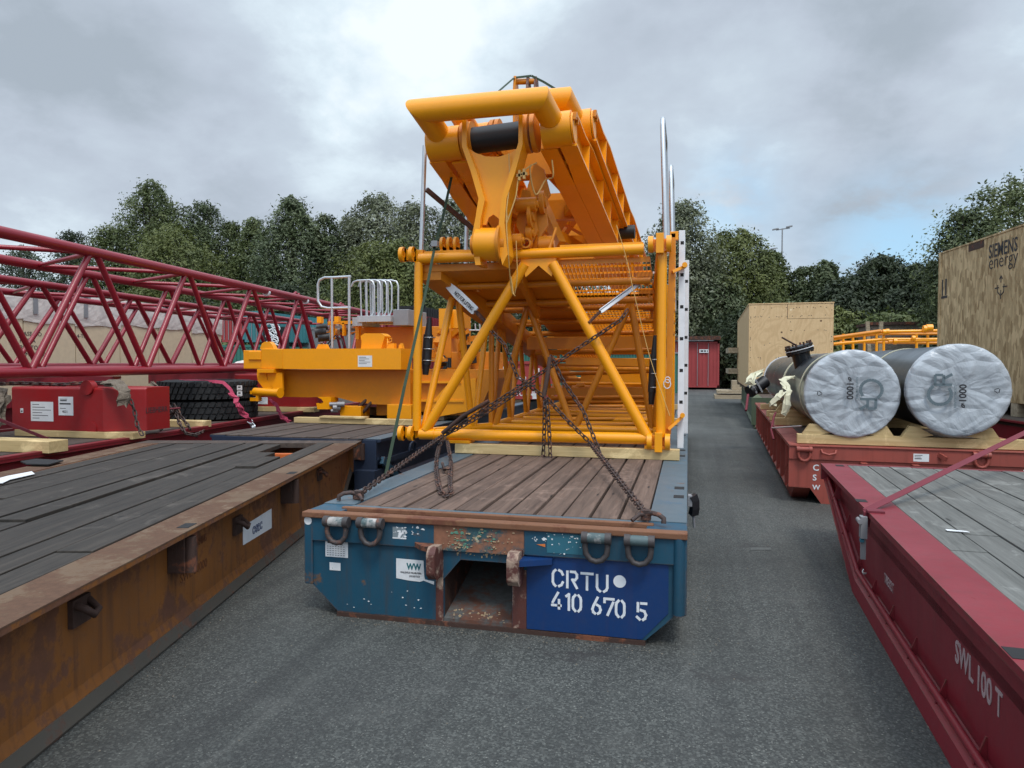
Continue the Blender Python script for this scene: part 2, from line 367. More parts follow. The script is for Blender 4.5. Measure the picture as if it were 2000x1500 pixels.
def asphalt():
    m, t, b = mat_base('asphalt'); g = G(t); o = g.obj()
    v = g.n('ShaderNodeTexVoronoi', {'Vector': o, 'Scale': 95.}); wn = g.n('ShaderNodeSeparateColor', {0: v.outputs['Color']})
    fine = g.noise(o, 85, 4, .8); big = g.noise(o, .35, 6, .6, .4); mid = g.noise(o, 2.2, 6, .65)
    c = g.mix(g.rng(fine, .3, .7), (.020, .0215, .0205), (.078, .083, .077))
    k = g.m('MULTIPLY', g.rng(wn.outputs[0], .80, .97), g.rng(v.outputs['Distance'], .46, .22))
    c = g.mix(.62, c, g.mix(g.m('POWER', wn.outputs[2], 2.2), (.024, .026, .024), (.150, .156, .142)))
    stone = g.mix(wn.outputs[1], (.11, .115, .105), (.32, .32, .28))
    c = g.mix(g.m('MULTIPLY', k, .9), c, stone)
    c = g.mix(g.rng(big, .38, .68, 0, .55), c, (.030, .031, .030))
    c = g.mix(g.rng(mid, .52, .8, 0, .35), c, (.12, .12, .11))
    tr = g.noise(g.map(o, (2.6, .10, 1)), 1.6, 6, .65, .2)          # worn tyre tracks along the aisle
    c = g.mix(g.rng(tr, .50, .66, 0, .38), c, (.020, .020, .020)); c = g.mix(g.rng(tr, .44, .32, 0, .28), c, (.12, .12, .11))
    w2 = g.n('ShaderNodeVectorMath', {0: o, 1: g.n('ShaderNodeVectorMath', {0: g.n('ShaderNodeTexNoise', {'Vector': o, 'Scale': .9, 'Detail': 6.}).outputs['Color'], 1: (1.1, 1.1, 0)}, operation='MULTIPLY').outputs[0]}, operation='ADD').outputs[0]
    cv = g.n('ShaderNodeTexVoronoi', {'Vector': g.map(w2, (.42, .20, 0), (.3, .8, 0)), 'Scale': 1.}, feature='DISTANCE_TO_EDGE')
    c = g.mix(g.m('MULTIPLY', g.rng(cv.outputs['Distance'], .0026, .0008), g.rng(mid, .46, .60, 0, .6)), c, (.022, .022, .022))
    st = g.noise(g.map(o, (1, 1, 1), (4, 9, 0)), 1.1, 7, .7, .6)
    c = g.mix(g.rng(st, .62, .67, 0, .75), c, (.030, .028, .027))
    g.to(c, b.inputs['Base Color']); g.to(g.rng(big, .3, .7, .62, .9), b.inputs['Roughness'])
    h = g.m('ADD', g.m('MULTIPLY', v.outputs['Distance'], -.7), fine)
    g.bump(h, .55, .006, b); return m
M['asph'] = asphalt()
def tarp(name, col, sh=.35, st=.5, sc_=1):
    m, t, b = mat_base(name); g = G(t); o = g.obj()
    n1 = g.noise(o, 2.2*sc_, 6, .6, 1.6); n2 = g.n('ShaderNodeTexVoronoi', {'Vector': g.map(o, (1, 1, 1.6)), 'Scale': 3.5*sc_}, feature='DISTANCE_TO_EDGE').outputs['Distance']
    h = g.m('ADD', n1, g.m('MULTIPLY', g.rng(n2, 0, .25), .35))
    g.to(g.mix(g.rng(n1, .35, .7), tuple(c*.72 for c in col), col), b.inputs['Base Color'])
    b.inputs['Roughness'].default_value = sh; g.bump(h, st, .05, b); return m
M['cap'] = tarp('silver_foil_cover', (.50, .54, .58), .26, .5, 1.0)
M['film'] = tarp('milky_plastic', (.80, .72, .66), .25, .5, .5)
M['cloth'] = tarp('brown_packing_cloth', (.20, .16, .12), .9, .6, 2)
M['pipe'] = paint('black_coated_pipe', (.016, .020, .026), .32, 0, dirt=.3, bump=.05, coat=.2)
M['gcard'] = plain('green_container', (.035, .16, .12), .6)
M['teal'] = paint('teal_container', (.05, .22, .24), .6, .1, dirt=.5)
M['rcon'] = paint('red_container', (.36, .045, .045), .6, .1, dirt=.4)

# ------------------------------------------------------------------ ground
def flat(name, x0, x1, y0, y1, z, mat):
    o = MB().add([(x0, y0, z), (x1, y0, z), (x1, y1, z), (x0, y1, z)], [(0, 1, 2, 3)]).build(name, mat); return o
tag(flat('ground', -900, 900, -300, 1500, 0, M['asph']), kind='structure')

# ------------------------------------------------------------------ the blue roll trailer
H = .69
bt = thing('roll_trailer', 'worn blue roll trailer with plank deck and navy CRTU panel, carrying yellow lattice sections', 'roll trailer', (1.25, 0, 0))
def C_beam(mb, xo, sgn, secs, web=.07, fw=.24, H=H, origin=None, lip=.03):
    """edge girder along y: xo outer edge, sgn=+1 when the outside is +x; secs = (y, bottom z)"""
    S = []
    for y, zb in secs:
        k = min(1, (H-zb)/H)
        pr = [(0, H), (0, H-lip), (-web, H-lip-.012), (-web, zb+.17*k), (-.012, zb+.12*k), (-.012, zb+.085*k), (-web-.01, zb), (-fw, zb), (-fw, H)]
        S.append([(xo+sgn*x, y, z) for x, z in (pr if sgn > 0 else pr[::-1])])
    mb.loft(S[::-1])
LT_L = 12.2
for q_ in ([(2.5, .2), (2.5, .24), (2.46, .27), (2.46, H-.06), (2.5, H-.035), (2.5, H), (2.26, H), (2.20, .035), (2.255, .03), (2.44, .2)], [(.24, H), (0, H), (0, H-.035), (.04, H-.06), (.04, .27), (0, .24), (0, .2), (.06, .2), (.245, .03), (.30, .035)]):
    MB().prism(q_, (0, .03, 0), (1, 0, 0), (0, 0, 1), (0, LT_L-.03, 0)).build('side_beam', M['blue'], bt, bevel=.004)
for x0, x1 in ((0.0, .24), (2.26, 2.5)):
    mb = MB().box(x0+.004, x1-.004, .25, LT_L, H, H+.006)
    mb.build('deck_edge', M['blue2'], bt)
mb = MB()
for y in (1.05, 1.42, 3.4, 3.9, 5.6, 6.1): mb.box(2.40, 2.475, y, y+.11, H+.004, H+.0085)
mb.build('stake_slot', M['dark'], bt)
mb = MB(); random.seed(3)
for k in range(11):
    x0 = .2445+k*.183; dz = random.uniform(-.006, .006); j = random.uniform(-.003, .003)
    e0 = .235+random.uniform(-.01, .012)
    mb.box(x0+.011+j, x0+.174+j, e0, 6.1, H-.05, H+.010+dz); mb.box(x0+.009, x0+.176, 6.12, LT_L-.1, H-.05, H+.010+dz)
mb.build('deck_planks', M['deck'], bt, bevel=.004)
MB().box(.25, 2.25, .2, LT_L, H-.16, H-.075).build('deck_frame', M['dark'], bt)
# front plate with tunnel
zt = .50
L_ = [(.045, .205), (.235, .03), (.985, .03), (.985, .30), (1.10, zt-.065), (1.10, zt), (.045, zt)]
Rr = [(1.44, .03), (2.262, .03), (2.45, .205), (2.45, zt), (1.42, zt), (1.42, zt-.065), (1.44, .42)]
mb = MB().prism(L_, (0, .03, 0), (1, 0, 0), (0, 0, 1), (0, -.03, 0))
mb.prism(Rr, (0, .03, 0), (1, 0, 0), (0, 0, 1), (0, -.03, 0)).prism([(1.10, zt-.065), (1.42, zt-.065), (1.42, zt), (1.10, zt)], (0, .03, 0), (1, 0, 0), (0, 0, 1), (0, -.03, 0))
mb.build('front_plate', M['blue'], bt, bevel=.003)
mb = MB().box(.0, .062, -.018, .05, .2, H-.012).box(2.44, 2.5, -.018, .05, .2, H-.012)
mb.tube((2.455, -.008, .2), (2.455, -.008, H-.02), .035, 10); mb.build('corner_post', M['blue'], bt, bevel=.008)
mb = MB().box(.062, .93, -.022, 0, zt, H-.035).box(1.52, 2.44, -.022, 0, zt, H-.035); mb.build('header_plate', M['blue'], bt, bevel=.003)
MB().box(.93, 1.52, -.024, 0, zt-.005, H-.035).build('flaking_plate', M['bluef'], bt, label='header plate with flaking rust and green paint')
mb = MB().box(-.002, 2.502, -.042, .045, H-.034, H+.004).box(.2, 2.3, .13, .17, H-.02, H+.012)
mb.build('rusty_lip', M['rust'], bt, bevel=.006)
MB().box(.24, 2.26, .045, .235, H-.07, H-.02).build('front_channel', M['rustd'], bt)
MB().box(.24, 2.26, .19, .236, H-.06, H+.006).build('channel_rim', M['blue2'], bt)
MB().box(.235, 2.262, -.012, .05, .0, .028).build('bottom_bar', M['rustd'], bt)
MB().prism([(1.535, .034), (2.242, .034), (2.395, .205), (2.395, .487), (2.38, .5), (1.535, .5)], (0, -.0025, 0), (1, 0, 0), (0, 0, 1), (0, -.003, 0)).build('number_panel', M['navy'], bt, label='navy painted panel carrying the number')
# tunnel walls, ramp and mouth
mb = MB().box(.955, .985, .03, 1.5, .03, zt-.02).box(1.44, 1.47, .03, 1.5, .03, zt-.02).box(.955, 1.47, .03, 1.5, zt-.04, zt-.02)
mb.build('tunnel_wall', M['rustd'], bt)
mb = MB().loft([[(.985, .005, .028), (1.44, .005, .028), (1.44, .005, .05), (.985, .005, .05)], [(.985, .25, .03), (1.44, .25, .03), (1.44, .25, .11), (.985, .25, .11)], [(.985, 1.3, .03), (1.44, 1.3, .03), (1.44, 1.3, .42), (.985, 1.3, .42)]])
mb.build('tunnel_ramp', paint('scuffed_ramp', (.13, .055, .035), .7, .6, (.05, .05, .048), dirt=.6), bt)
MB().box(1.443, 1.532, -.006, 0, .03, .40).build('worn_cheek', M['horn'], bt)
MB().box(.935, .984, -.006, 0, .03, .40).build('worn_cheek', M['horn'], bt)
for xl, xr in ((.93, .985), (1.445, 1.515)):
    mb = MB()
    pr = [(0, .53), (-.13, .54), (-.165, .50), (-.165, .37), (-.12, .33), (-.02, .33), (0, .36)]
    mb.prism([(y, z) for y, z in pr], (xl, 0, 0), (0, 1, 0), (0, 0, 1), (xr-xl, 0, 0)).build('coupling_horn', M['horn'], bt, bevel=.012)
MB().prism([(1.515, 0), (1.515, -.13), (1.56, -.11), (1.70, -.035), (1.70, 0)], (0, 0, .455), (1, 0, 0), (0, 1, 0), (0, 0, .035)).build('guide_gusset', M['navy'], bt, bevel=.004)
MB().prism([(.93, 0), (.93, -.13), (.86, -.09), (.80, -.03), (.80, 0)], (0, 0, .505), (1, 0, 0), (0, 1, 0), (0, 0, .03)).build('guide_gusset', M['rustd'], bt, bevel=.004)
def shackle(cx, cz, par, y=-.075, s=1., mats=('pin', 'shack'), side=None):
    ex, ez = V((1, 0, 0)), V((0, 0, 1)); nrm = V((0, -1, 0))
    if side: ex, nrm = side
    O = V((cx, y, cz)) if not isinstance(cx, V) else cx
    P_ = lambda a, c, d=0: O+ex*a*s+ez*c*s+nrm*d*s
    b = MB(); b.path([P_(-.062, -.01), P_(-.068, -.05), P_(-.062, -.095), P_(-.035, -.13), P_(0, -.14), P_(.035, -.13), P_(.062, -.095), P_(.068, -.05), P_(.062, -.01)], .0175*s, 10)
    b.tube(P_(-.088, 0), P_(-.052, 0), .036*s, 14).tube(P_(.052, 0), P_(.088, 0), .036*s, 14)
    o = b.build('lashing_shackle', M[mats[1]], par)
    MB().tube(P_(-.052, 0), P_(.052, 0), .031*s, 12).beam(P_(-.045, 0, -.035), P_(.045, 0, -.035), .05*s, .05*s).build('shackle_pin', M[mats[0]], o)
for x, z in ((.272, .648), (.512, .652), (1.975, .645), (2.228, .645)): shackle(x, z, bt)
# stickers and marks on the blue front
def sticker(par, O, ex, ez, w_, h_, lines=(), mat='white', name='label_sheet', ink='ink', t=.0015):
    ex, ez = V(ex).normalized(), V(ez).normalized(); n = ex.cross(ez)
    O = V(O); m_ = MB().prism([(0, 0), (w_, 0), (w_, h_), (0, h_)], O+n*.001, ex, ez, n*t).build(name, M[mat], par)
    if lines:
        b = MB()
        for x, z, l, th in lines: b.prism([(x*w_, z*h_), ((x+l)*w_, z*h_), ((x+l)*w_, (z+th)*h_), (x*w_, (z+th)*h_)], O+n*(.001+t), ex, ez, n*.0006)
        b.build('print', M[ink], m_)
    return m_
random.seed(5)
EX, EZ = (1, 0, 0), (0, 0, 1)
sticker(bt, (.15, -.0005, .392), EX, EZ, .165, .112, [(.1, .82, .12, .1), (.35, .84, .45, .05), (.3, .74, .5, .04)]+[(.07+.12*c, .1+.13*r, .07, .03) for c in range(7) for r in range(5)])
sticker(bt, (.18, -.0005, .302), EX, EZ, .08, .052, [(.25, .25, .05, .06)])
s_ = MB().prism([(0, .012), (.085, .003), (.165, .0), (.19, .01), (.262, -.012), (.262, .01), (.20, .018), (.195, .035), (.19, .14), (.0, .142)], (.66, -.0015, .272), EX, EZ, (0, -.0015, 0)).build('label_sheet', M['white'], bt)
teal = plain('teal_ink', (.01, .13, .15), .6)
text('WW', .058, V((.735, -.0042, .348)), EX, EZ, teal, s_, 'print', bold=.002, sx=.8)
text('WALLENIUS WILHELMSEN', .0155, V((.69, -.0042, .322)), EX, EZ, M['ink'], s_, 'print', sx=.80)
text('LOGISTICS', .0155, V((.75, -.0042, .300)), EX, EZ, M['ink'], s_, 'print')
def scraps(par, x0, x1, z0, z1, n, seed, y=-.0235, mat='white', smin=.004, smax=.018, name='torn_sticker'):
    rnd = random.Random(seed); b = MB()
    for i in range(n):
        cx, cz = rnd.uniform(x0, x1), rnd.uniform(z0, z1); r = rnd.uniform(smin, smax); k = rnd.randint(5, 8); ph = rnd.random()*6; st = rnd.uniform(.3, .9)
        b.prism([(cx+math.cos(ph+2*PI*j/k)*r*rnd.uniform(.4, 1.1), cz+math.sin(ph+2*PI*j/k)*r*st*rnd.uniform(.4, 1.1)) for j in range(k)], (0, y, 0), EX, EZ, (0, -.0008-.0001*i, 0))
    return tag(b.build(name, M[mat], par), kind='stuff')
MB().box(.645, .735, -.0235, -.022, .553, .625).build('torn_sticker', plain('faded_print', (.20, .24, .26), .7), bt)
scraps(bt, .65, .74, .56, .63, 22, 2, -.0238); scraps(bt, .76, .86, .58, .635, 9, 4)
MB().box(.645, .74, -.0240, -.0225, .549, .557).build('torn_sticker', M['white'], bt)
palegreen = plain('pale_green_paint', (.10, .24, .17), .7)
M['pg'] = palegreen; M['orange'] = plain('orange_scrap', (.60, .17, .04), .7); M['tealp'] = plain('teal_patch', (.025, .13, .18), .55); M['bare'] = plain('pale_flakes', (.42, .30, .18), .7)
scraps(bt, 1.05, 1.16, .52, .64, 26, 9, -.0255, 'pg'); scraps(bt, 1.22, 1.34, .52, .64, 18, 10, -.0255, 'pg', .003, .012)
scraps(bt, .99, 1.48, .505, .645, 60, 12, -.0258, 'bare', .003, .012, 'paint_flake')
scraps(bt, 1.07, 1.36, .46, .50, 26, 13, -.0015, 'bare', .003, .013, 'paint_flake'); scraps(bt, 1.05, 1.4, .055, .12, 30, 15, -.0126+.012, 'bare', .003, .012, 'paint_flake')
MB().box(1.665, 1.885, -.0242, -.0225, .525, .645).build('torn_sticker', M['tealp'], bt)
scraps(bt, 1.66, 1.89, .52, .65, 30, 21, -.0244, 'white', .002, .009); scraps(bt, 1.57, 1.66, .59, .62, 8, 22, -.0238, 'white')
MB().prism([(1.60, .572), (1.655, .578), (1.655, .558)], (0, -.0238, 0), EX, EZ, (0, -.001, 0)).build('torn_sticker', M['orange'], bt)
scraps(bt, .3, .9, .06, .25, 12, 31, -.0005, 'white', .003, .010, 'paint_flake')
b = MB(); b.tube((.032, -.0185, .63), (.032, -.021, .63), .028, 18); b.build('round_reflector', M['white'], bt)
# stencil number
SW = .0155
def strip(b, pts, O, w_=SW, y=-.0065):
    for i_, ((x0, z0), (x1, z1)) in enumerate(zip(pts, pts[1:])):
        y = y-.00012
        d = V((x1-x0, 0, z1-z0)); l = d.length; d /= l; n = V((-d.z, 0, d.x))*w_/2; e = d*w_*.40
        p, q = V((O[0]+x0, y, O[1]+z0))-e, V((O[0]+x1, y, O[1]+z1))+e
        vs = [p-n, q-n, q+n, p+n]; b.add(vs+[v+V((0, -.0008, 0)) for v in vs], [(4, 5, 6, 7), (0, 1, 5, 4), (1, 2, 6, 5), (2, 3, 7, 6), (3, 0, 4, 7)])
hh = .098; ww = .062
GL = {'C': [[(.26, 1), (.1, .9), (.0, .75), (.0, .25), (.1, .1), (.26, 0)], [(.62, 1), (.85, .92), (1, .74)], [(.62, 0), (.85, .08), (1, .26)]],
      'R': [[(0, 0), (0, 1)], [(.34, 1), (.75, 1), (.95, .85), (.95, .65), (.78, .5), (.5, .5)], [(.5, .5), (.95, 0)]],
      'T': [[(-.05, 1), (1.05, 1)], [(.5, 0), (.5, .8)]],
      'U': [[(0, 1), (0, .25), (.1, .1), (.3, 0)], [(1, 1), (1, .25), (.9, .1), (.68, 0)]],
      '4': [[(.68, 1), (.08, .38)], [(0, .2), (.45, .2)], [(.8, 0), (.8, .55)], [(.8, .2), (1, .2)]],
      '1': [[(.25, .85), (.55, .98), (.55, 0)]],
      '0': [[(.32, 1), (.1, .85), (.05, .7), (.05, .3), (.1, .15), (.32, 0)], [(.68, 1), (.9, .85), (.95, .7), (.95, .3), (.9, .15), (.68, 0)]],
      '6': [[(.62, 1), (.15, .45), (.05, .25), (.15, .08), (.35, 0)], [(.55, .55), (.85, .45), (.95, .25), (.85, .08), (.65, 0)]],
      '7': [[(0, .78), (0, 1), (1, 1)], [(.95, .8), (.35, 0)]],
      '5': [[(.1, .5), (.1, 1)], [(.45, 1), (1, 1)], [(.4, .58), (.8, .52), (.97, .3), (.85, .08), (.65, 0)], [(.0, .15), (.3, 0)]]}
b = MB()
for ch, x, z in (('C', 1.700, .318), ('R', 1.790, .314), ('T', 1.880, .310), ('U', 1.972, .306), ('4', 1.695, .178), ('1', 1.770, .176), ('0', 1.822, .172), ('6', 1.942, .168), ('7', 2.018, .165), ('0', 2.085, .160), ('5', 2.212, .155)):
    for st in GL[ch]: strip(b, [(px*ww*(1 if ch not in '410675' else .88), pz*hh) for px, pz in st], (x, z))
MB().tube((2.108, -.0062, .375), (2.108, -.0073, .375), .038, 24).build('number_dot', M['wht'], bt)
b.build('number', M['wht'], bt, label='white stencilled CRTU 410 670 5')
# black ratchet lever on the far right edge
rl = thing('ratchet_lever', 'black plastic ratchet lever clipped to the right edge of the blue roll trailer', 'ratchet lever', (2.53, 1.2, .5))
MB().path([(2.535, 1.16, .70), (2.55, 1.17, .66), (2.552, 1.18, .60), (2.545, 1.2, .55)], .02, 8, sq=(.022, .03)).build('grip', M['black'], rl)
MB().path([(2.545, 1.2, .55), (2.552, 1.21, .45)], .01, 8).box(2.505, 2.535, 1.14, 1.22, .62, .70).build('bracket', M['grey'], rl)
# timber under the frame
tb = thing('timber_bearer', 'long pale squared timber lying across the blue trailer under the front of the yellow frame', 'timber', (1.22, 3.1, H))
MB().box(.03, 2.42, 3.035, 3.155, H+.012, H+.118).build('bearer', M['timX'], tb, bevel=.004)
for yy in (7.2, 11.0):
    t2 = thing('timber_bearer', 'pale timber across the blue trailer beneath the %s of the yellow lattice section' % ('middle' if yy < 8 else 'far end'), 'timber', (1.22, yy, H))
    MB().box(.03, 2.42, yy-.06, yy+.06, H+.012, H+.118).build('bearer', M['timX'], t2, bevel=.004)

# worn remnants of white road paint in the aisle
fm = paint('worn_road_paint', (.15, .15, .14), .8, .9, (.05, .052, .05), dirt=.5, scale=9)
b = MB()
for (a_, c_, d_, e_) in ((1466, 1069, 1506, 1074),):
    P = [atZ(a_, c_, .004), atZ(d_, c_, .004), atZ(d_, e_, .004), atZ(a_, e_, .004)]; b.add([tuple(p) for p in P], [(3, 2, 1, 0)])
tag(b.build('road_marking', fm), kind='structure')
# ------------------------------------------------------------------ yellow lattice jib section
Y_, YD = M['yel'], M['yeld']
js = thing('crane_lattice_section', 'large yellow tapering lattice crane section with open front frame, lying on the blue roll trailer', 'crane section', (.95, 7, H+.12))
F = 3.1
LLc, LRc, ULc, URc = V((-.45, F, .90)), V((2.23, F, .905)), V((-.42, F, 2.85)), V((2.23, F, 2.86))
b = MB().tube((-.40, F, .893), (2.12, F, .91), .060, 18)
for x in (-.23, 1.52): b.tube((x, F, .895), (x+.012, F, .895), .068, 18)
b.build('bottom_tube', Y_, js)
MB().tube((-.40, F, 2.84), (2.05, F, 2.853), .057, 18).box(-.34, .35, F-.02, F+.12, 2.885, 2.915).box(1.18, 2.04, F-.02, F+.12, 2.893, 2.925).build('top_tube', Y_, js)
T('upright', (-.44, F, .93), (-.408, F, 2.80), .048, Y_, js); T('upright', (2.228, F, .93), (2.233, F, 2.82), .048, Y_, js)
b = MB().tube((-.33, F, .94), (.80, F, 2.74), .056, 18); b.build('front_brace', Y_, js)
b = MB().tube((2.09, F, .94), (1.10, F, 2.74), .056, 18); b.build('front_brace', Y_, js)
MB().prism([(-.2, 2.82), (.0-.14, 2.60), (-.07, 2.66), (0, 2.72), (.07, 2.66), (.14, 2.60), (.2, 2.82)], (.95, F-.012, 0), (1, 0, 0), (0, 0, 1), (0, .024, 0)).build('gusset_plate', Y_, js)
# lugs (forked eyes, pin axis along x)
def eye(b, x, y, z, r, t, hole): b.tube((x, y, z), (x+t, y, z), r, 20, hole=hole)
for (x0, z0, nm) in ((-.62, .903, 0), (-.60, 2.885, 1)):
    b = MB()
    for k in (0, 1):
        x = x0+.115*k; eye(b, x, F-.05, z0, .084, .042, .033)
        b.prism([(F-.05, z0-.078), (F-.05, z0+.078), (F+.10, z0+.055), (F+.10, z0-.055)], (x, 0, 0), (0, 1, 0), (0, 0, 1), (.042, 0, 0))
    b.box(x0+.03, -.36, F-.0, F+.09, z0-.055, z0+.055)
    b.build('fork_lug', Y_, js, bevel=.003)
for z0 in (.885, 2.89):
    b = MB(); eye(b, 2.095, F-.04, z0, .085, .05, .03); eye(b, 2.275, F-.04, z0, .085, .05, .03)
    b.prism([(F-.12, z0-.10), (F-.12, z0+.10), (F+.10, z0+.09), (F+.10, z0-.09)], (2.175, 0, 0), (0, 1, 0), (0, 0, 1), (.075, 0, 0)).box(2.095, 2.325, F+.0, F+.09, z0-.06, z0+.06)
    b.build('fork_lug', Y_, js, bevel=.004)
for x in (.04, 2.16):
    MB().box(x-.09, x+.16, F-.07, F+.12, H+.119, .842).build('saddle_foot', Y_, js, bevel=.004)
# frame two
G2 = 4.1; XL, XR = .14, 2.14; ztop = lambda y: 2.45-(y-G2)*.178
b = MB()
C = {'BL': (XL, G2, .9), 'BR': (XR, G2, .9), 'TL': (XL, G2, 2.42), 'TR': (XR, G2, 2.46)}
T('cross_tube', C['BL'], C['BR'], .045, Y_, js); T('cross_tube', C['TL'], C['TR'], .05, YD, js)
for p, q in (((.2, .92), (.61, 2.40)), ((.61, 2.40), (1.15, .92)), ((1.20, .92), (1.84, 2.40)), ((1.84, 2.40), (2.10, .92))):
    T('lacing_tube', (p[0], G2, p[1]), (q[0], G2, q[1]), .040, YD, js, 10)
# chords
yE = 11.4
for pts, r in (((LLc, V(C['BL']), V((XL, yE, .9))), .052), ((LRc, V(C['BR']), V((XR, yE, .9))), .052), ((ULc, V((XL, G2, 2.43)), V((XL, yE, ztop(yE)))), .056), ((URc, V((XR, G2, 2.45)), V((XR, yE, ztop(yE)))), .056)):
    b = MB()
    for p, q in zip(pts, pts[1:]): b.tube(p, q, r, 14)
    b.build('chord_tube', Y_, js)
# side lacing
Yn = [G2+i*.98 for i in range(8)]
for X in (XL, XR):
    T('lacing_tube', (X, G2+.02, .92), (X, G2+.02, 2.41), .036, YD, js, 10)
    for i in range(7):
        a, c = Yn[i], Yn[i+1]; mdl = (a+c)/2
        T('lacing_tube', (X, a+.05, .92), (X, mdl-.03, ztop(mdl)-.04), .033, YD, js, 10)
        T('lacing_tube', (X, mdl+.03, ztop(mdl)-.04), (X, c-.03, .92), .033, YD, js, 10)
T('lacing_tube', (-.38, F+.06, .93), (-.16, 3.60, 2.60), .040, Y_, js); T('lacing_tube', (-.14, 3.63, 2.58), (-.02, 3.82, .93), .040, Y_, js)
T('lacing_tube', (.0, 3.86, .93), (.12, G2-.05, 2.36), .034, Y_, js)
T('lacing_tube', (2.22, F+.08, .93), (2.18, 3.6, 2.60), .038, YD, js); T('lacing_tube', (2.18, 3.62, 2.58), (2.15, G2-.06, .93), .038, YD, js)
# bottom and top cross tubes
for i in range(11):
    y = 3.5+i*.72
    xl = XL if y > G2 else -.45+(y-F)*.59/1.0; xr = XR if y > G2 else 2.2
    T('cross_tube', (xl, y, .885), (xr, y+.05, .885), .036, Y_, js, 10)
    if i: T('cross_tube', (xl, y+.3, ztop(y+.3)), (xr, y+.3, ztop(y+.3)), .038, YD, js, 10)
for i in range(7):
    y = Yn[i]; T('diagonal_tube', (XL, y, .9), (XR, y+.9, .9), .028, YD, js, 8)
# walkway: plate under the left edge, grating on the right
def top_panel(x0, x1, ya, yb, dz, th, b): 
    za, zb = ztop(ya)+dz, ztop(yb)+dz
    b.hexa([(x0, ya, za), (x1, ya, za), (x1, ya, za+th), (x0, ya, za+th)], [(x0, yb, zb), (x1, yb, zb), (x1, yb, zb+th), (x0, yb, zb+th)])
b = MB().hexa([(-.44, F+.05, 2.70), (1.15, F+.05, 2.70), (1.15, F+.05, 2.78), (-.44, F+.05, 2.78)], [(-.02, G2, 2.36), (1.15, G2, 2.36), (1.15, G2, 2.44), (-.02, G2, 2.44)])
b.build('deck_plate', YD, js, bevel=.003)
for k in (.30, .78):
    yy = F+.05+k*(G2-F-.05); zz_ = 2.70-(2.70-2.36)*k; MB().tube((-.36+.4*k, yy, zz_-.045), (2.1, yy, zz_-.03), .038, 10).build('cross_tube', YD, js)
SG = [(-.30, 3.16, 2.66), (.12, 4.12, 2.26), (.16, 6.2, 1.93), (.22, 8.4, 1.52), (.34, 10.4, 1.18)]
MB().loft([[(x-w1, y, z-.05-dz), (x+w1, y, z-.05-dz), (x+w1, y, z+.07), (x-w1, y, z+.07)] for (x, y, z), w1, dz in zip(SG, (.13, .15, .12, .11, .10), (.0, .03, .03, .02, 0))]).build('walkway_stringer', YD, js, bevel=.005)
for (x, y, z) in ((.02, 3.5, 2.60), (.34, 4.3, 2.25), (.36, 5.3, 2.08), (.38, 6.6, 1.86)): MB().box(x, x+.16, y, y+.05, z-.06, z-.03).box(x+.13, x+.16, y-.04, y+.05, z-.10, z-.03).build('angle_bracket', YD, js)
for x in (.70,): MB().hexa([(x, F+.06, 2.55), (x+.06, F+.06, 2.55), (x+.06, F+.06, 2.695), (x, F+.06, 2.695)], [(x, G2, 2.22), (x+.06, G2, 2.22), (x+.06, G2, 2.355), (x, G2, 2.355)]).build('deck_bearer', YD, js, bevel=.003)
b = MB(); top_panel(XL-.1, XL+.12, G2, yE, -.19, .16, b); b.build('walkway_side_plate', YD, js)
b = MB(); top_panel(.5, 1.05, G2, 6.4, .045, .03, b); b.build('deck_plate', YD, js)
for (x0, x1, ya, yb) in ((1.12, 2.1, F+.12, G2-.05), (1.12, 2.08, G2+.1, 5.5), (1.12, 2.08, 5.6, 7.1), (.35, 1.05, 6.6, 8.6)):
    b = MB(); n = int((x1-x0)/.042)
    zt_ = (lambda y: 2.80-(y-F)*.36) if ya < G2-.3 else (lambda y: ztop(y)+.06)
    for i in range(n+1):
        x = x0+(x1-x0)*i/n; b.hexa([(x, ya, zt_(ya)), (x+.006, ya, zt_(ya)), (x+.006, ya, zt_(ya)+.03), (x, ya, zt_(ya)+.03)], [(x, yb, zt_(yb)), (x+.006, yb, zt_(yb)), (x+.006, yb, zt_(yb)+.03), (x, yb, zt_(yb)+.03)])
    m_ = int((yb-ya)/.12)
    for i in range(m_+1):
        y = ya+(yb-ya)*i/m_; b.box(x0, x1, y, y+.012, zt_(y)+.005, zt_(y)+.028)
    b.box(x0, x1, ya-.01, ya, zt_(ya)-.02, zt_(ya)+.035).box(x0, x1, yb, yb+.01, zt_(yb)-.02, zt_(yb)+.035)
    b.build('grating_panel', Y_, js)
for y in (3.45, 3.85, 4.55, 5.1, 5.9): 
    z = 2.80-(y-F)*.36 if y < G2 else ztop(y)+.02
    MB().box(1.95, 2.12, y, y+.05, z-.06, z-.01).tube((2.06, y+.025, z-.06), (2.06, y+.025, z-.16), .02, 8).build('clamp_bracket', YD, js)
for y, z in ((3.55, 2.62), (4.2, 2.33), (4.9, 2.20), (5.8, 2.05)): MB().tube((-.22 if y < 4 else .25, y, z), (.0 if y < 4 else .6, y-.02, z-.02), .022, 8).build('roller_bar', YD, js)
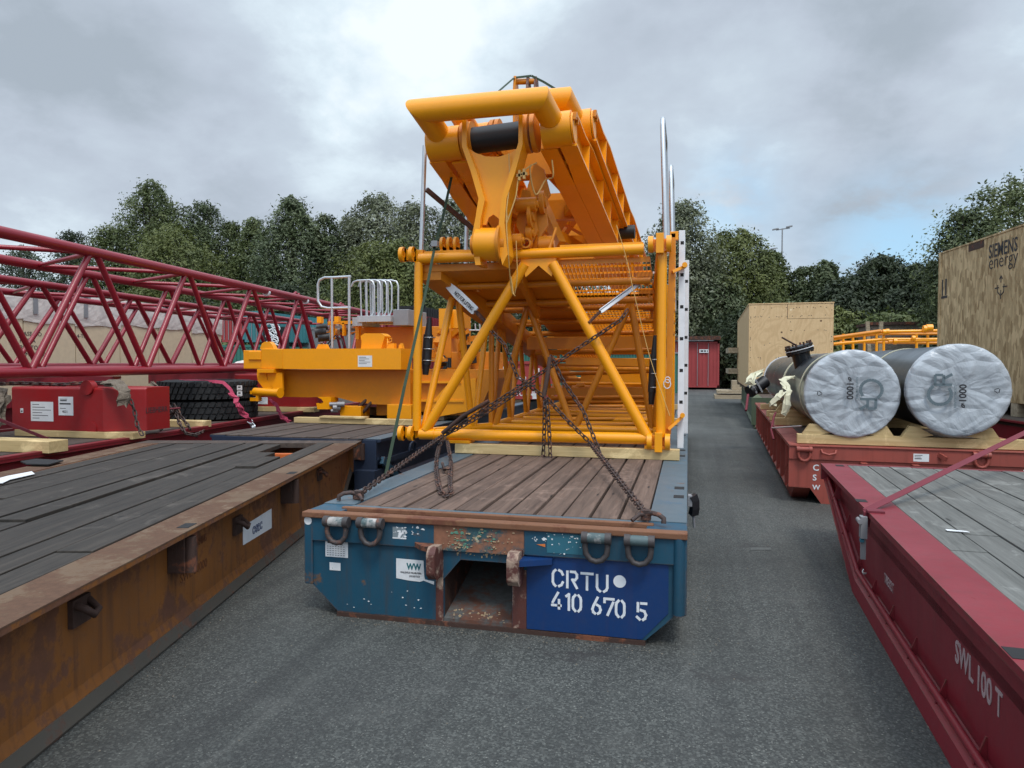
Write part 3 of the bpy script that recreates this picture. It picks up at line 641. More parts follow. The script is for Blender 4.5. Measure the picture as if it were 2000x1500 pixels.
# stowed cross beams seen inside
for i, (y, z, dz) in enumerate(((5.2, 1.95, .02), (6.0, 1.72, -.03), (6.9, 1.62, .04), (7.5, 1.45, -.02), (8.4, 1.35, .03), (9.2, 1.22, -.02), (7.8, 1.10, .02), (9.9, 1.12, 0), (6.3, 1.25, .02))):
    MB().beam((.75 if i % 2 else .35, y, z), (XR-.05, y+.1, z+dz), .10, .11 if i % 3 else .16).tube((.4, y+.3, z-.12), (XR-.05, y+.35, z-.10+dz), .034, 10).build('stowed_beam', Y_ if i % 2 else YD, js)
MB().box(.45, 2.08, 9.3, 9.36, .95, 1.25).box(.45, 2.05, 8.7, 8.76, .93, 1.06).build('far_end_plate', Y_, js)
b = MB().path([(.5, 6.9, .95), (.62, 6.9, 1.12), (.80, 6.9, 1.32), (.9, 6.9, 1.33)], .04, 8); b.build('bent_tube', YD, js)
# right side channel and hinge arms for the ladder
MB().beam((2.30, 3.25, .95), (2.33, 3.25, 2.98), .06, .07, (0, 1, 0)).build('side_rail', YD, js)
MB().box(2.29, 2.345, 4.2, 4.26, .95, 3.2).box(2.28, 2.375, 4.2, 4.3, 3.12, 3.22).build('side_post', Y_, js, bevel=.004)
b = MB()
for i in range(9): b.beam((2.29, 4.19, 2.0+i*.13), (2.345, 4.19, 2.05+i*.13), .012, .02)
b.build('post_ribs', YD, js)
MB().beam((2.30, 3.2, 1.0), (2.45, 3.24, 1.14), .03, .08, (0, 1, 0)).tube((2.445, 3.17, 1.15), (2.445, 3.23, 1.15), .025, 12).build('ladder_arm', Y_, js)
MB().beam((2.33, 3.2, 2.62), (2.46, 3.24, 2.68), .03, .07, (0, 1, 0)).tube((2.455, 3.17, 2.69), (2.455, 3.23, 2.69), .027, 12).build('ladder_arm', Y_, js)
b = MB()
for i in range(4): b.box(2.245+.012*i, 2.255+.012*i, 3.3+.7*i, 3.36+.7*i, .95, 2.7-.12*i)
b.build('side_angle', Y_, js)
# pipes' grease lines
def hose(pts, r, par, mat='hose', name='grease_hose'): 
    # Catmull-Rom through the points
    P = [V(p) for p in pts]; P = [P[0]*2-P[1]]+P+[P[-1]*2-P[-2]]; o = []
    for i in range(1, len(P)-2):
        for k in range(6):
            t = k/6; a, b_, c, d = P[i-1], P[i], P[i+1], P[i+2]
            o.append(.5*((2*b_)+(c-a)*t+(2*a-5*b_+4*c-d)*t*t+(3*b_-a-3*c+d)*t**3))
    o.append(P[-2]); return MB().path(o, r, 6).build(name, M[mat], par)
hose([atY(994, 300, 2.7), atY(995, 360, 2.7), atY(989, 420, 2.68), atY(993, 500, 2.72), atY(999, 565, 2.9), atY(1006, 578, 2.95)], .006, js)
hose([atY(1008, 470, 2.9), atY(1010, 540, 2.95), atY(1004, 575, 3.0), atY(998, 540, 3.02)], .006, js)
hose([atY(1204, 440, 3.0), atY(1222, 500, 3.02), atY(1240, 580, 3.03), atY(1270, 700, 3.03), atY(1308, 812, 3.02)], .004, js)
b = MB().path([atY(1303+7*math.cos(t*.63), 750+9*math.sin(t*.63), 3.04) for t in range(10)], .005, 6, closed=True)
b.path([atY(1304+5*math.cos(t*.63), 742+6*math.sin(t*.63), 3.03) for t in range(10)], .004, 6, closed=True).build('wire_loop', M['white'], js)
# black handled tubes strapped to the sides
for (px, y0, y1, Yd, rr) in ((836, 625, 722, 3.2, .055), (1277, 660, 780, 3.35, .045)):
    t_ = thing('wrapped_cylinder', 'black wrapped tube tied upright to the %s of the yellow frame' % ('left upright' if px < 1000 else 'right upright'), 'wrapped tube', atY(px, y1, Yd))
    a, c = atY(px+3, y0-5, Yd), atY(px-5, y1+10, Yd)
    MB().tube(a, a.lerp(c, .3), rr*.45, 12, rr*.8).tube(a.lerp(c, .3), a.lerp(c, .82), rr, 14).tube(a.lerp(c, .82), c, rr*.85, 12, rr*.6).build('sleeve', M['black'], t_)
    b = MB()
    for k in (.35, .55, .75):
        p = a.lerp(c, k); b.path([p+V((math.cos(t*.52)*(rr+.008)+(.02 if px < 1000 else .02), math.sin(t*.52)*(rr+.01), 0)) for t in range(12)], .005, 5, closed=True)
    b.build('wire_tie', M['steel'], t_)

# ------------------------------------------------------------------ A-frames on top
def aframe():
    a = thing('crane_a_frame', 'yellow A frame with black roller and hanging link, lower one on the lattice section', 'crane A frame', (.6, 2.9, 2.95), group='nested A frames on top of the yellow section')
    y = 2.9; pl, pr = V((-.17, y, 4.00)), V((1.36, y, 4.07)); ax = (pr-pl).normalized()
    bl, br = V((-.12, 2.50, 4.23)), V((1.09, 2.50, 4.23))
    b = MB(); el = pl+V((.14, -.02, .03)); er = pr+V((-.20, -.02, .03))
    b.path([el, bl+V((.04, .0, .0)), br, er], .118, 20, rs=[.118]*4) if False else None
    b.mitre([el, bl, br, er], .118)
    b.build('bumper_bar', Y_, a)
    for k, s0 in enumerate((-.02, 1.21)):
        b = MB(); p = pl+ax*s0
        b.tube(p, p+ax*.36 if k == 0 else p+ax*.30, .175, 30); b.build('hub_drum', Y_, a)
    b = MB()
    for s0 in (.36, .42, 1.03, 1.10): b.tube(pl+ax*s0, pl+ax*(s0+.045), .195, 30)
    b.build('cheek_plate', YD, a)
    e_ = pl+ax*1.515; MB().tube(e_, e_+ax*.02, .15, 26).build('end_cap', Y_, a)
    b = MB()
    for i in range(5):
        t = .9-i*.45; q = e_+ax*.02+V((0, math.sin(t)*.10-.02, math.cos(t)*.12-.0)); b.box(q.x, q.x+.03, q.y-.02, q.y+.02, q.z-.025, q.z+.025)
    b.build('cap_bolts', M['yeld'], a)
    MB().tube(pl+ax*.44, pl+ax*1.03, .135, 28).build('roller', M['black'], a)
    # the link
    yl = 2.78
    def P2(pts, Y): return [(atY(px, py, Y).x, atY(px, py, Y).z) for px, py in pts]
    left = P2([(908, 236), (908, 292), (925, 340), (940, 392), (934, 430), (926, 470), (934, 520), (944, 520), (940, 480), (944, 432), (952, 395), (936, 340), (917, 290), (917, 240)], yl)
    right = P2([(1017, 230), (1017, 284), (1002, 335), (984, 392), (980, 430), (976, 480), (986, 520), (996, 500), (990, 440), (994, 392), (1011, 340), (1025, 288), (1025, 230)], yl)
    web = P2([(912, 288), (930, 300), (950, 307), (975, 308), (1000, 300), (1018, 286), (986, 390), (979, 432), (972, 425), (965, 420), (956, 426), (951, 440), (944, 440), (948, 395)], yl)
    for q, nm, d, t in ((left, 'link_flange', -.10, .26), (right, 'link_flange', -.10, .26)):
        MB().prism(q, (0, yl+d, 0), (1, 0, 0), (0, 0, 1), (0, t, 0)).build(nm, Y_, a)
    MB().prism(web, (0, yl-.03, 0), (1, 0, 0), (0, 0, 1), (0, .03, 0)).build('link_web', Y_, a)
    c0, c1 = atY(933, 478, yl), atY(976, 478, yl)
    MB().tube(c0, c1, .172, 28).build('boss', Y_, a)
    MB().tube(c0-V((.055, 0, 0)), c0, .10, 20).tube(c1+V((.0, 0, 0)), c1+V((.03, 0, -.0)), .20, 26).tube(c1+V((.03, 0, 0)), c1+V((.07, 0, 0)), .11, 20).build('boss_pin', YD, a)
    # legs: welded I girders
    def leg(p, d, L, nm, y2=0):
        d = V(d).normalized(); s_, t_, _ = frame(d); q = p+d*L
        w2, h2 = .10, .17
        def quad(c, hw, hh, off=0): return [c-s_*hw+t_*(off-hh), c+s_*hw+t_*(off-hh), c+s_*hw+t_*(off+hh), c-s_*hw+t_*(off+hh)]
        b = MB(); secs = [(0, .9), (.08, .9), (.16, 1.05), (.55, 1.05), (.62, 1.15), (1, 1.15)]
        for off in (-h2, h2):
            b.loft([quad(p+d*L*k, w2*g_, .011, off*g_*(1.0)) for k, g_ in secs])
        b.loft([quad(p+d*L*k, .012, h2*g_-.011, 0) for k, g_ in secs])
        o = b.build(nm, Y_, a)
        b = MB()
        for k in (.12, .3, .42, .55, .72, .78, .9):
            c = p+d*L*k; b.hexa(quad(c, w2*.95, h2*.95), quad(c+d*.012, w2*.95, h2*.95))
        b.build('stiffener', Y_, o)
    leg(pr+V((-.06, .02, -.02)), (.045, 1, -.175), 5.3, 'leg_girder'); leg(pr+V((-.27, .06, -.03)), (.045, 1, -.175), 5.2, 'leg_girder')
    leg(pl+V((.06, .02, -.02)), (-.02, 1, -.185), 5.3, 'leg_girder'); leg(pl+V((.30, .06, -.03)), (-.02, 1, -.185), 5.2, 'leg_girder')
    for k, zz_ in ((1.9, -.35), (3.2, -.58), (4.6, -.83)):
        MB().box(.05, 1.35, y+k, y+k+.16, 4.03+zz_-.13, 4.03+zz_+.12).build('cross_girder', YD, a)
    MB().beam((.15, 4.4, 3.72), (1.0, 6.2, 3.36), .09, .12).beam((1.15, 4.4, 3.72), (.35, 6.2, 3.36), .09, .12).build('cross_brace', YD, a)
    return a
A1 = aframe()
A2 = dup(A1, None, V((.6+.10, 2.9+.75, 2.95+.27)), 0, 'yellow A frame without hanging link, stacked behind the one with black roller')
for ch in list(A2.children):          # the second head has no hanging link
    if ch.name.split('.')[0] in ('link_flange', 'link_web', 'boss', 'boss_pin', 'roller'): bpy.data.objects.remove(ch)
MB().tube((1.50, 6.3, 3.62), (1.72, 6.3, 3.62), .10, 18).build('rubber_roller', M['black'], A2)
# support blocks joining the A frames to the section
for x, y, z0, z1 in ((.0, 7.4, ztop(7.4), 3.0), (1.45, 7.4, ztop(7.4), 3.0)):
    MB().box(x-.06, x+.06, y, y+.12, z0, z1).build('support_post', YD, js)
# fittings heaped between link and deck
fb = thing('sheave_brackets', 'cluster of yellow pin brackets and sheaves directly beside the hanging link', 'pin bracket', (1.0, 3.2, 2.93))
for (px, py, r_, Yd, wd) in ((1037, 420, 25, 3.15, .035), (1060, 395, 22, 3.25, .05), (1028, 400, 14, 3.1, .22), (1035, 455, 18, 3.2, .06), (1012, 470, 14, 3.05, .10), (1067, 478, 17, 3.3, .14)):
    c = atY(px, py, Yd); rw = r_/FPX*(Yd+4.2)*1.02; MB().tube(c-V((wd/2, 0, 0)), c+V((wd/2, 0, 0)), rw, 20).tube(c-V((wd/2+.02, 0, 0)), c+V((wd/2+.02, 0, 0)), rw*.5, 16).build('sheave', YD, fb)
for q, Yd in (([(1008, 440), (1020, 370), (1034, 372), (1040, 400), (1050, 450), (1042, 468), (1020, 465)], 3.2), ([(1045, 370), (1062, 372), (1070, 440), (1050, 470)], 3.28), ([(1020, 400), (1044, 318), (1062, 330), (1075, 380), (1060, 400)], 3.5)):
    P = [atY(a, c, Yd) for a, c in q]; MB().prism([(p.x, p.z) for p in P], (0, Yd, 0), (1, 0, 0), (0, 0, 1), (0, .04, 0)).build('bracket_plate', YD, fb)
c = atY(1029, 476, 3.1); MB().tube(c-V((0, .05, 0)), c+V((0, .05, 0)), .055, 18, hole=.038).build('ring_end', YD, fb)
MB().tube(atY(1086, 445, 3.15), atY(1072, 487, 3.1), .016, 8).build('pin_handle', YD, fb)
MB().beam(atY(1040, 355, 4.6), atY(1095, 480, 4.0), .09, .13).build('strut', YD, fb)
MB().tube(atY(1073, 345, 4.2), atY(1126, 402, 5.0), .03, 8).build('strut', YD, fb)
hose([atY(1048, 318, 2.9), atY(1035, 330, 2.85), atY(1046, 380, 2.9), atY(1065, 352, 2.95), atY(1080, 345, 2.9), atY(1078, 312, 2.85)], .008, fb)
hose([atY(1037, 322, 2.8), atY(1014, 345, 2.75), atY(1007, 385, 2.72), atY(990, 435, 2.7)], .007, fb)
for px, py in ((1015, 343), (988, 425), (1024, 340)):
    c = atY(px, py, 2.74); b = MB().box(c.x-.03, c.x+.03, c.y-.02, c.y+.02, c.z-.015, c.z+.015).box(c.x-.012, c.x+.012, c.y-.02, c.y+.02, c.z-.05, c.z+.05); b.build('hose_clamp', M['hose'], fb)
er = thing('eye_plate_row', 'three round yellow eye plates in a row on the top tube', 'eye plate', (-.1, 3.2, 2.93))
for px in (863, 876, 889):
    c = atY(px, 478, 3.2); b = MB(); eye(b, c.x, c.y, c.z, .085, .03, .025); b.box(c.x, c.x+.03, c.y-.06, c.y+.06, c.z-.12, c.z-.03); b.build('eye_plate', Y_, er)
MB().box(atY(855, 480, 3.2).x, atY(912, 480, 3.2).x, 3.12, 3.3, 2.895, 2.925).build('base_plate', Y_, er)
hs = thing('head_sheave_bracket', 'small upright bracket with two slotted cheek plates behind the bumper bar, dark strap over it', 'bracket', atY(1027, 200, 4.2))
for dx in (0, .15, .24):
    p0 = atY(1005, 200, 4.2)+V((dx, dx*.3, 0))
    MB().prism([(-.09, -.6), (-.09, .12), (-.05, .30), (.05, .30), (.12, .10), (.14, -.6), (.04, -.6), (.03, .02), (0, .07), (-.03, .02), (-.03, -.6)], p0, (0, 1, 0), (0, 0, 1), (.03, 0, 0)).build('cheek_plate', M['horn'] if dx > .1 else YD, hs)
q0 = atY(1003, 168, 4.2); MB().tube(q0+V((0, 0, .05)), q0+V((.28, .05, .05)), .035, 12).build('sheave_pin', YD, hs)
MB().box(q0.x-.1, q0.x+.5, 4.1, 4.35, 3.95, 4.4).build('base_block', YD, hs)
def strap(pts, w_, name, label, mat, t=.004, cat='lashing strap', up=None, par=None):
    r_ = par or thing(name, label, cat, pts[len(pts)//2])
    b = MB()
    for p, q in zip(pts, pts[1:]): b.beam(p, q, w_, t, up or (0, -1, .2))
    b.build('webbing', M[mat], r_); return r_
strap([atY(965, 186, 3.4), atY(1004, 152, 4.15), atY(1038, 148, 4.2), atY(1062, 160, 4.25), atY(1103, 185, 4.2)], .028, 'lashing_strap', 'dark strap running over the bracket behind the bumper bar', 'strapg')
ps = strap([atY(882, 345, 3.25), atY(866, 420, 3.1), atY(849, 482, 2.98), atY(834, 560, 2.7), atX(790, 755, -.045), atX(753, 930, -.045)], .030, 'lashing_strap', 'long green lashing strap slanting down across the left end of the yellow frame', 'strapg')
p_ = atY(849, 480, 2.96); MB().path([p_+V((-.06, 0, 0)), p_+V((0, 0, .08)), p_+V((.06, 0, 0)), p_+V((0, 0, -.05))], .007, 6, closed=True).box(p_.x-.03, p_.x+.04, p_.y-.03, p_.y+.03, p_.z-.01, p_.z+.05).build('ratchet', M['grey'], ps)

# ------------------------------------------------------------------ handrails
def rail(name, label, posts, ybars, r=.026):
    h_ = thing(name, label, 'handrail', posts[0][0])
    for p, q in posts: T('rail_post', p, q, r, M['steel'], h_, 12)
    for p, q in ybars: T('rail_bar', p, q, r*.9, M['steel'] if True else None, h_, 12)
    return h_
hl = rail('handrail', 'galvanised handrail standing on the left edge of the yellow section', [((-.46, 3.3, 2.9), (-.41, 3.3, 4.14)), ((-.36, 4.6, 2.6), (-.32, 4.6, 3.9))], [((-.41, 3.3, 4.13), (-.32, 4.6, 3.9))])
MB().beam(atY(833, 370, 3.32), atY(930, 452, 3.9), .035, .05).build('diagonal_bar', plain('brown_bar', (.10, .06, .05), .5, .3), hl)
def hoop(y0, y1, zt_, zb, x): return [(x+.04, y0, zb), (x, y0, zt_-.1), (x, y0+.04, zt_-.02), (x, y0+.12, zt_), (x, y1-.12, zt_), (x, y1-.04, zt_-.02), (x, y1, zt_-.1), (x+.04, y1, zb)]
hr_ = thing('handrail', 'tall galvanised hoop handrail standing at the right corner of the yellow section', 'handrail', (2.22, 3.4, 2.95))
MB().path(hoop(3.4, 4.4, 4.29, 3.0, 2.215), .026, 12).build('rail_hoop', M['steel'], hr_)
hr2 = thing('handrail', 'shorter galvanised hoop handrail just behind the tall one at the right', 'handrail', (2.26, 4.7, 2.95))
MB().path(hoop(4.7, 5.7, 4.14, 2.4, 2.27), .026, 12).build('rail_hoop', M['steel'], hr2)
# ------------------------------------------------------------------ aluminium ladders at the right side
def ladder(name, label, x, y0, y1, z0, z1, dx=.0):
    l_ = thing(name, label, 'ladder', (x, y0, z0))
    for y in (y0, y1):
        MB().hexa([(x-.031, y-.018, z0), (x+.031, y-.018, z0), (x+.031, y+.018, z0), (x-.031, y+.018, z0)], [(x-.031+dx, y-.018, z1), (x+.031+dx, y-.018, z1), (x+.031+dx, y+.018, z1), (x-.031+dx, y+.018, z1)]).build('stile', M['wht'], l_, bevel=.003)
    b = MB(); b2 = MB(); z = z0+.15; n = 0
    while z < z1-.1:
        xx = x+dx*(z-z0)/(z1-z0); b.box(xx-.016, xx+.016, y0+.018, y1-.018, z-.016, z+.016)
        if 1 <= n: b2.box(xx-.014, xx+.02, y0-.0195, y0-.0175, z-.016, z+.018)
        z += .33; n += 1
    b.build('rungs', M['wht'], l_); b2.build('rung_holes', M['dark'], l_)
ladder('ladder', 'white aluminium ladder standing upright against the right side of the yellow section', 2.425, 3.3, 3.68, .80, 3.06, .0)
ladder('ladder', 'second white ladder standing directly behind the first', 2.468, 4.35, 4.75, .85, 2.9, .0)

# ------------------------------------------------------------------ chains
def chain(name, label, pts, link=.072, r=.0068, par=None, wd=.020, mat='chain'):
    c = par or thing(name, label, 'lashing chain', pts[0]); P = [V(p) for p in pts]
    seg = [(q-p).length for p, q in zip(P, P[1:])]; Lt = sum(seg); step = link*.76; n = max(2, int(Lt/step)); b = MB()
    def at(s):
        for (p, q, l) in zip(P, P[1:], seg):
            if s <= l: return p.lerp(q, s/l if l else 0), (q-p).normalized()
            s -= l
        return P[-1], (P[-1]-P[-2]).normalized()
    for i in range(n):
        c0, d = at((i+.5)*Lt/n); s_, t_, _ = frame(d, (.3, -1, .2)); ang = (PI/4 if i % 2 else -PI/4)
        a = s_*math.cos(ang)+t_*math.sin(ang); hl_ = link/2-wd
        ring = [c0+d*hl_*(1 if math.cos(2*PI*k/10) > 0 else -1)+d*math.cos(2*PI*k/10)*wd+a*math.sin(2*PI*k/10)*wd for k in range(10)]
        b.path(ring, r, 6, closed=True)
    b.build('links' if par is None else 'links', M[mat], c); return c
def sag(p, q, s, n=5): p, q = V(p), V(q); return [p.lerp(q, i/n)+V((0, 0, -s*4*(i/n)*(1-i/n))) for i in range(n+1)]
hkL = atY(700, 966, .42); c1 = atY(862, 853, 2.96); c2 = atY(1060, 727, 3.0); c3 = atY(1212, 625, 3.02)
chA = chain('lashing_chain', 'rusty chain rising from left corner hook across the frame to right white sleeve', [hkL, c1]+[atY(1050, 733, 2.97), c3, atY(1226, 605, 3.1)])
chain(None, None, sag(atY(868, 850, 2.93), atY(1045, 742, 2.9), .03), par=chA)
MB().path([atY(864, 846, 2.9), atY(905, 812, 2.88), atY(955, 783, 2.86)], .022, 8).build('tension_lever', M['rustd'], chA)
hkR = atY(1262, 1005, .20)
chB = chain('lashing_chain', 'rusty chain rising from right corner hook through the frame to NOT FOR LIFTING sleeve', [hkR, atY(1150, 862, 2.9)]+sag(atY(1150, 862, 2.9), atY(1072, 782, 2.97), .01, 2)[1:]+[atY(1010, 735, 3.0), atY(985, 672, 3.0), atY(945, 632, 3.15)])
chC = chain('lashing_chain', 'slack rusty chain hanging beside the lever in the middle of the frame', [atY(1172, 885, 2.75), atY(1138, 800, 2.9), atY(1100, 745, 2.95), atY(1076, 695, 3.0)])
MB().path([atY(1074, 698, 2.95), atY(1070, 730, 2.92), atY(1062, 775, 2.9)], .024, 8).build('tension_lever', M['rustd'], chC)
chD = chain('lashing_chain', 'loop of chain hanging down over the timber in the middle', [atY(1064, 775, 2.9), atY(1063, 840, 2.92), atY(1061, 890, 2.95), atY(1067, 897, 2.9), atY(1075, 896, 2.9), atY(1073, 850, 2.9), atY(1069, 790, 2.9)])
chE = chain('lashing_chain', 'loose chain end with hook hanging onto the planks at the left', [atY(869, 853, 2.9), atY(858, 872, 2.86), atZ(853, 892, H+.09), atZ(852, 915, H+.03), atZ(856, 945, H+.025), atZ(862, 962, H+.022), atZ(872, 968, H+.022), atZ(880, 962, H+.025), atZ(879, 935, H+.025), atZ(881, 905, H+.04), atZ(878, 885, H+.11), atY(874, 862, 2.87)])
MB().path([atZ(864, 905, H+.05), atZ(868, 918, H+.045), atZ(877, 916, H+.05), atZ(880, 902, H+.055)], .014, 8).build('grab_hook', M['chain'], chE)
for (hk, nm, lb) in ((hkL, 'corner_hook', 'rusty hook and ring folded on the left front corner of the blue trailer'), (hkR, 'corner_hook', 'rusty hook set in the slot at the right front corner of the blue trailer')):
    o = thing(nm, lb, 'hook', hk)
    p = hk; b = MB(); sgn = 1 if hk is hkR else -1
    b.path([p+V((0, 0, .0)), p+V((.04*sgn, -.04, .02)), p+V((.08*sgn, -.07, .018)), p+V((.11*sgn, -.085, -.0)), p+V((.11*sgn, -.09, -.03))], .016, 8)
    b.box(p.x-.03, p.x+.03, p.y-.03, p.y+.03, p.z-.03, p.z+.03)
    b.path([p+V((-.08*sgn, -.10, -.02)), p+V((-.04*sgn, -.06, .01)), p], .013, 6)
    b.build('hook', M['chain'], o)
# padded white sleeves
for (a, c, lb, wd) in ((atY(866, 548, 3.35), atY(929, 608, 3.2), 'white padded strap sleeve printed NOT FOR LIFTING slanting at the upper left of the frame', .11), (atY(1277, 532, 3.6), atY(1172, 609, 3.2), 'white padded strap sleeve slanting at the upper right of the frame', .055)):
    s_ = thing('strap_sleeve', lb, 'strap sleeve', c); d = (c-a); side, t_, dn = frame(d, (0, -1, 0))
    b = MB(); secs = []
    for k, g_ in ((0, .35), (.12, .7), (.45, 1), (.97, .95), (1, .8)):
        m0 = a.lerp(c, k); secs.append([m0-side*wd*.5*g_-t_*.012, m0+side*wd*.5*g_-t_*.012, m0+side*wd*.5*g_+t_*.012, m0-side*wd*.5*g_+t_*.012])
    b.loft(secs); b.build('sleeve', M['wht'], s_, bevel=.004)
    if wd > .1:
        eyv = V((0, -1, 0)).cross(dn); eyv = dn.cross(V((0, 1, 0)))*-1
        ex = dn; nrm = V((0, -1, 0)); ey = nrm.cross(ex); fr = a.lerp(c, .40)+V((0, -.045, 0))-ey*.022
        text('NOT FOR LIFTING', .062, fr, ex, ey, M['ink'], s_, 'print', sx=.62, bold=.002)
        MB().path([a, a+V((-.05, .1, .22))], .02, 8, sq=(.03, .004)).build('webbing', M['strapg'], s_)
        MB().beam(c, atY(952, 632, 3.1), .05, .02).build('shackle_end', M['rustd'], s_)
    else:
        b = MB(); side2 = side*.014
        b.beam(a+side*.012+V((0, -.02, 0)), c+side*.012+V((0, -.02, 0)), .006, .004, (0, -1, 0)).build('edge_seam', M['ink'], s_)
        MB().beam(c, atY(1150, 630, 3.05), .03, .02).build('shackle_end', M['rustd'], s_)
# ------------------------------------------------------------------ rusty orange trailer at the left
TH = .2464
LO = V((-1.53, 3.95, 0))
lt = thing('roll_trailer', 'long rusty orange empty roll trailer with dark planks and OSAC sticker, in the left foreground', 'roll trailer', LO, TH)
LMx = ROOT[lt.name]; li = LMx.inverted()
dl = (LMx.to_3x3() @ V((0, 1, 0))); rl_ = (LMx.to_3x3() @ V((1, 0, 0)))
LL = 11.5; WD = 2.72
def nw(mb, name, mat, par, **k): return mb.build(name, M[mat], par, world=False, **k)
def C2(mb, xo, sgn, secs, web, fw, H, lip=.03, foot=.012):
    S = []
    for y, zb in secs:
        k = min(1, (H-zb)/H)
        pr = [(0, H), (0, H-lip), (-web, H-lip-.015), (-web, zb+.165*k), (-foot, zb+.12*k), (-foot-.05, zb+.0), (-fw, zb), (-fw, H)]
        S.append([(xo+sgn*x, y, z) for x, z in (pr if sgn > 0 else pr[::-1])])
    mb.loft(S[::-1])
WB = .150
def L2(xo, sgn):
    S = []
    for y, zb in [(0, .33), (-.5, .0), (-LL, .0)]:
        k = (H-zb)/H
        pr = [(0, H), (0, H-.028), (-WB, H-.045), (-WB, zb+.145*k), (-WB+.018, zb+.085*k), (-WB-.05, zb+.08*k), (-.30, zb+.08*k), (-.30, H)]
        S.append([(xo+sgn*x, y, z) for x, z in (pr if sgn > 0 else pr[::-1])])
    return S
for xo, sgn in ((0, 1), (-WD, -1)):
    mb = MB(); mb.loft(L2(xo, sgn)[::-1]); o = nw(mb, 'side_beam', 'och', lt, label='orange side beam streaked with rust'); o.data.flip_normals()
for s in (0, -WD+.27): nw(MB().box(s-.272, s+.001, -LL, -.0, H-.001, H+.006), 'top_flange', 'och2', lt)
nw(MB().loft([[(-.30, y, zb), (-.115, y, zb), (-.110, y, zb+.015), (-WB+.022, y, zb+.084), (-.30, y, zb+.078)] for y, zb in ((-LL, .003), (-.5, .003), (-.02, .30))]), 'bottom_flange', 'ochb', lt)
nw(MB().box(-WD, 0, -.30, -.0, H-.05, H+.007), 'end_plate', 'deckb', lt); nw(MB().box(-WD+.1, -.1, -.06, -.02, .3, H-.06), 'end_beam', 'och', lt)
mb = MB(); mb2 = MB(); random.seed(11); n = 10; pw = (WD-.55)/n
for k in range(n):
    x0 = -.275-pw*(k+1); g_ = .017
    e1 = -.31
    if k == 0: e1 = -.32
    spl = -random.uniform(3.0, 8.0)
    segs = [(-LL, spl-.006), (spl+.006, e1)]
    if k == 1: segs = [(-LL, -2.4), (-1.05+.5-.9, -1.40)] if False else [(-LL, -2.35)]
    if k == 2: segs = [(-LL, spl-.006), (spl+.006, -1.15)]
    for a, c in segs: mb.box(x0+g_, x0+pw-g_*.4, a, c, H-.055, H+.004+random.uniform(-.011, .011))
nw(mb, 'deck_planks', 'deckd', lt, bevel=.004)
nw(MB().box(-.275-pw*1.97, -.275-pw*1.05, -2.30, -1.62, H-.05, H+.02), 'loose_plank', 'deckd', lt)
nw(MB().box(-WD+.3, -.3, -LL, -.3, .25, .30), 'inner_floor', 'dark', lt)
mb = MB()
for y in (-.7, -1.35, -2.0, -2.7, -3.6, -4.6): mb.box(-WD+.28, -.28, y-.05, y+.05, .32, H-.07)
nw(mb, 'cross_member', 'gasket', lt)
nw(MB().box(-.40, -.285, -1.45, -1.0, H-.25, H-.09).box(-.6, -.42, -1.8, -1.3, .4, .52), 'inner_bracket', 'gasket', lt)
def sidept(px, py, web=WB): p = onpl(px, py, LO-rl_*web, rl_); return li @ p
# lashing lugs, stake pockets
for px, py in ((150, 1190), (461, 1024), (622, 925)):
    p = sidept(px, py)
    o = nw(MB().box(-WB, -WB+.025, p.y-.07, p.y+.07, p.z-.07, p.z+.06).path([(-WB+.02, p.y-.045, p.z+.03), (-WB+.07, p.y-.05, p.z+.02), (-WB+.09, p.y-.01, p.z-.02), (-WB+.08, p.y+.04, p.z-.01), (-WB+.02, p.y+.06, p.z+.03)], .018, 8), 'lashing_lug', 'rustd', lt)
for px, py, w_ in ((340, 1085, .09), (553, 962, .075), (690, 885, .04)):
    p = sidept(px, py)
    nw(MB().box(-WB, -.045, p.y-w_, p.y+w_, p.z-.085, H-.045).tube((-.03, p.y-w_*.5, p.z-.085), (-.03, p.y-w_*.5, H-.05), .035, 10), 'stake_pocket', 'rustd', lt, bevel=.004)
mb = MB()
for p in (sidept(553, 962), sidept(340, 1085), sidept(690, 885)): mb.box(-.10, -.03, p.y-.07, p.y+.05, H+.0065, H+.0085)
nw(mb, 'stake_slot', 'dark', lt)
def LW(p): return LMx @ V(p)
a, c = sidept(474, 1065), sidept(530, 1030); zt0, zt1 = sidept(474, 1023).z, sidept(530, 993).z
st = nw(MB().hexa([(-WB+.0015, a.y, a.z), (-WB+.0015, c.y, c.z-.005), (-WB+.0015, c.y, zt1), (-WB+.0015, a.y, zt0-.02)], [(-WB+.0035, a.y, a.z), (-WB+.0035, c.y, c.z-.005), (-WB+.0035, c.y, zt1), (-WB+.0035, a.y, zt0-.02)]), 'label_sheet', 'wht', lt)
hh_ = (zt0-a.z); text('osac', hh_*.74, LW((-WB+.0042, a.y+(c.y-a.y)*.30, a.z+hh_*.22)), dl, EZ, plain('navy_ink', (.01, .03, .12), .6), st, 'print', bold=.004, sx=1.0)
text('osac', hh_*.74, LW((-WB+.0050, a.y+(c.y-a.y)*.30, a.z+hh_*.22)), dl, EZ, M['wht'], st, 'print', bold=-.0035, sx=1.0)
p = sidept(352, 1140); fad = plain('faded_lettering', (.14, .045, .015), .8)
text('SWL 60000', .085, LW((-WB+.0015, p.y, p.z)), dl, EZ, fad, lt, sx=.95)
p = sidept(370, 1075); text('RETURNING', .075, LW((-WB+.0015, p.y, p.z)), dl, EZ, fad, lt, sx=.6)
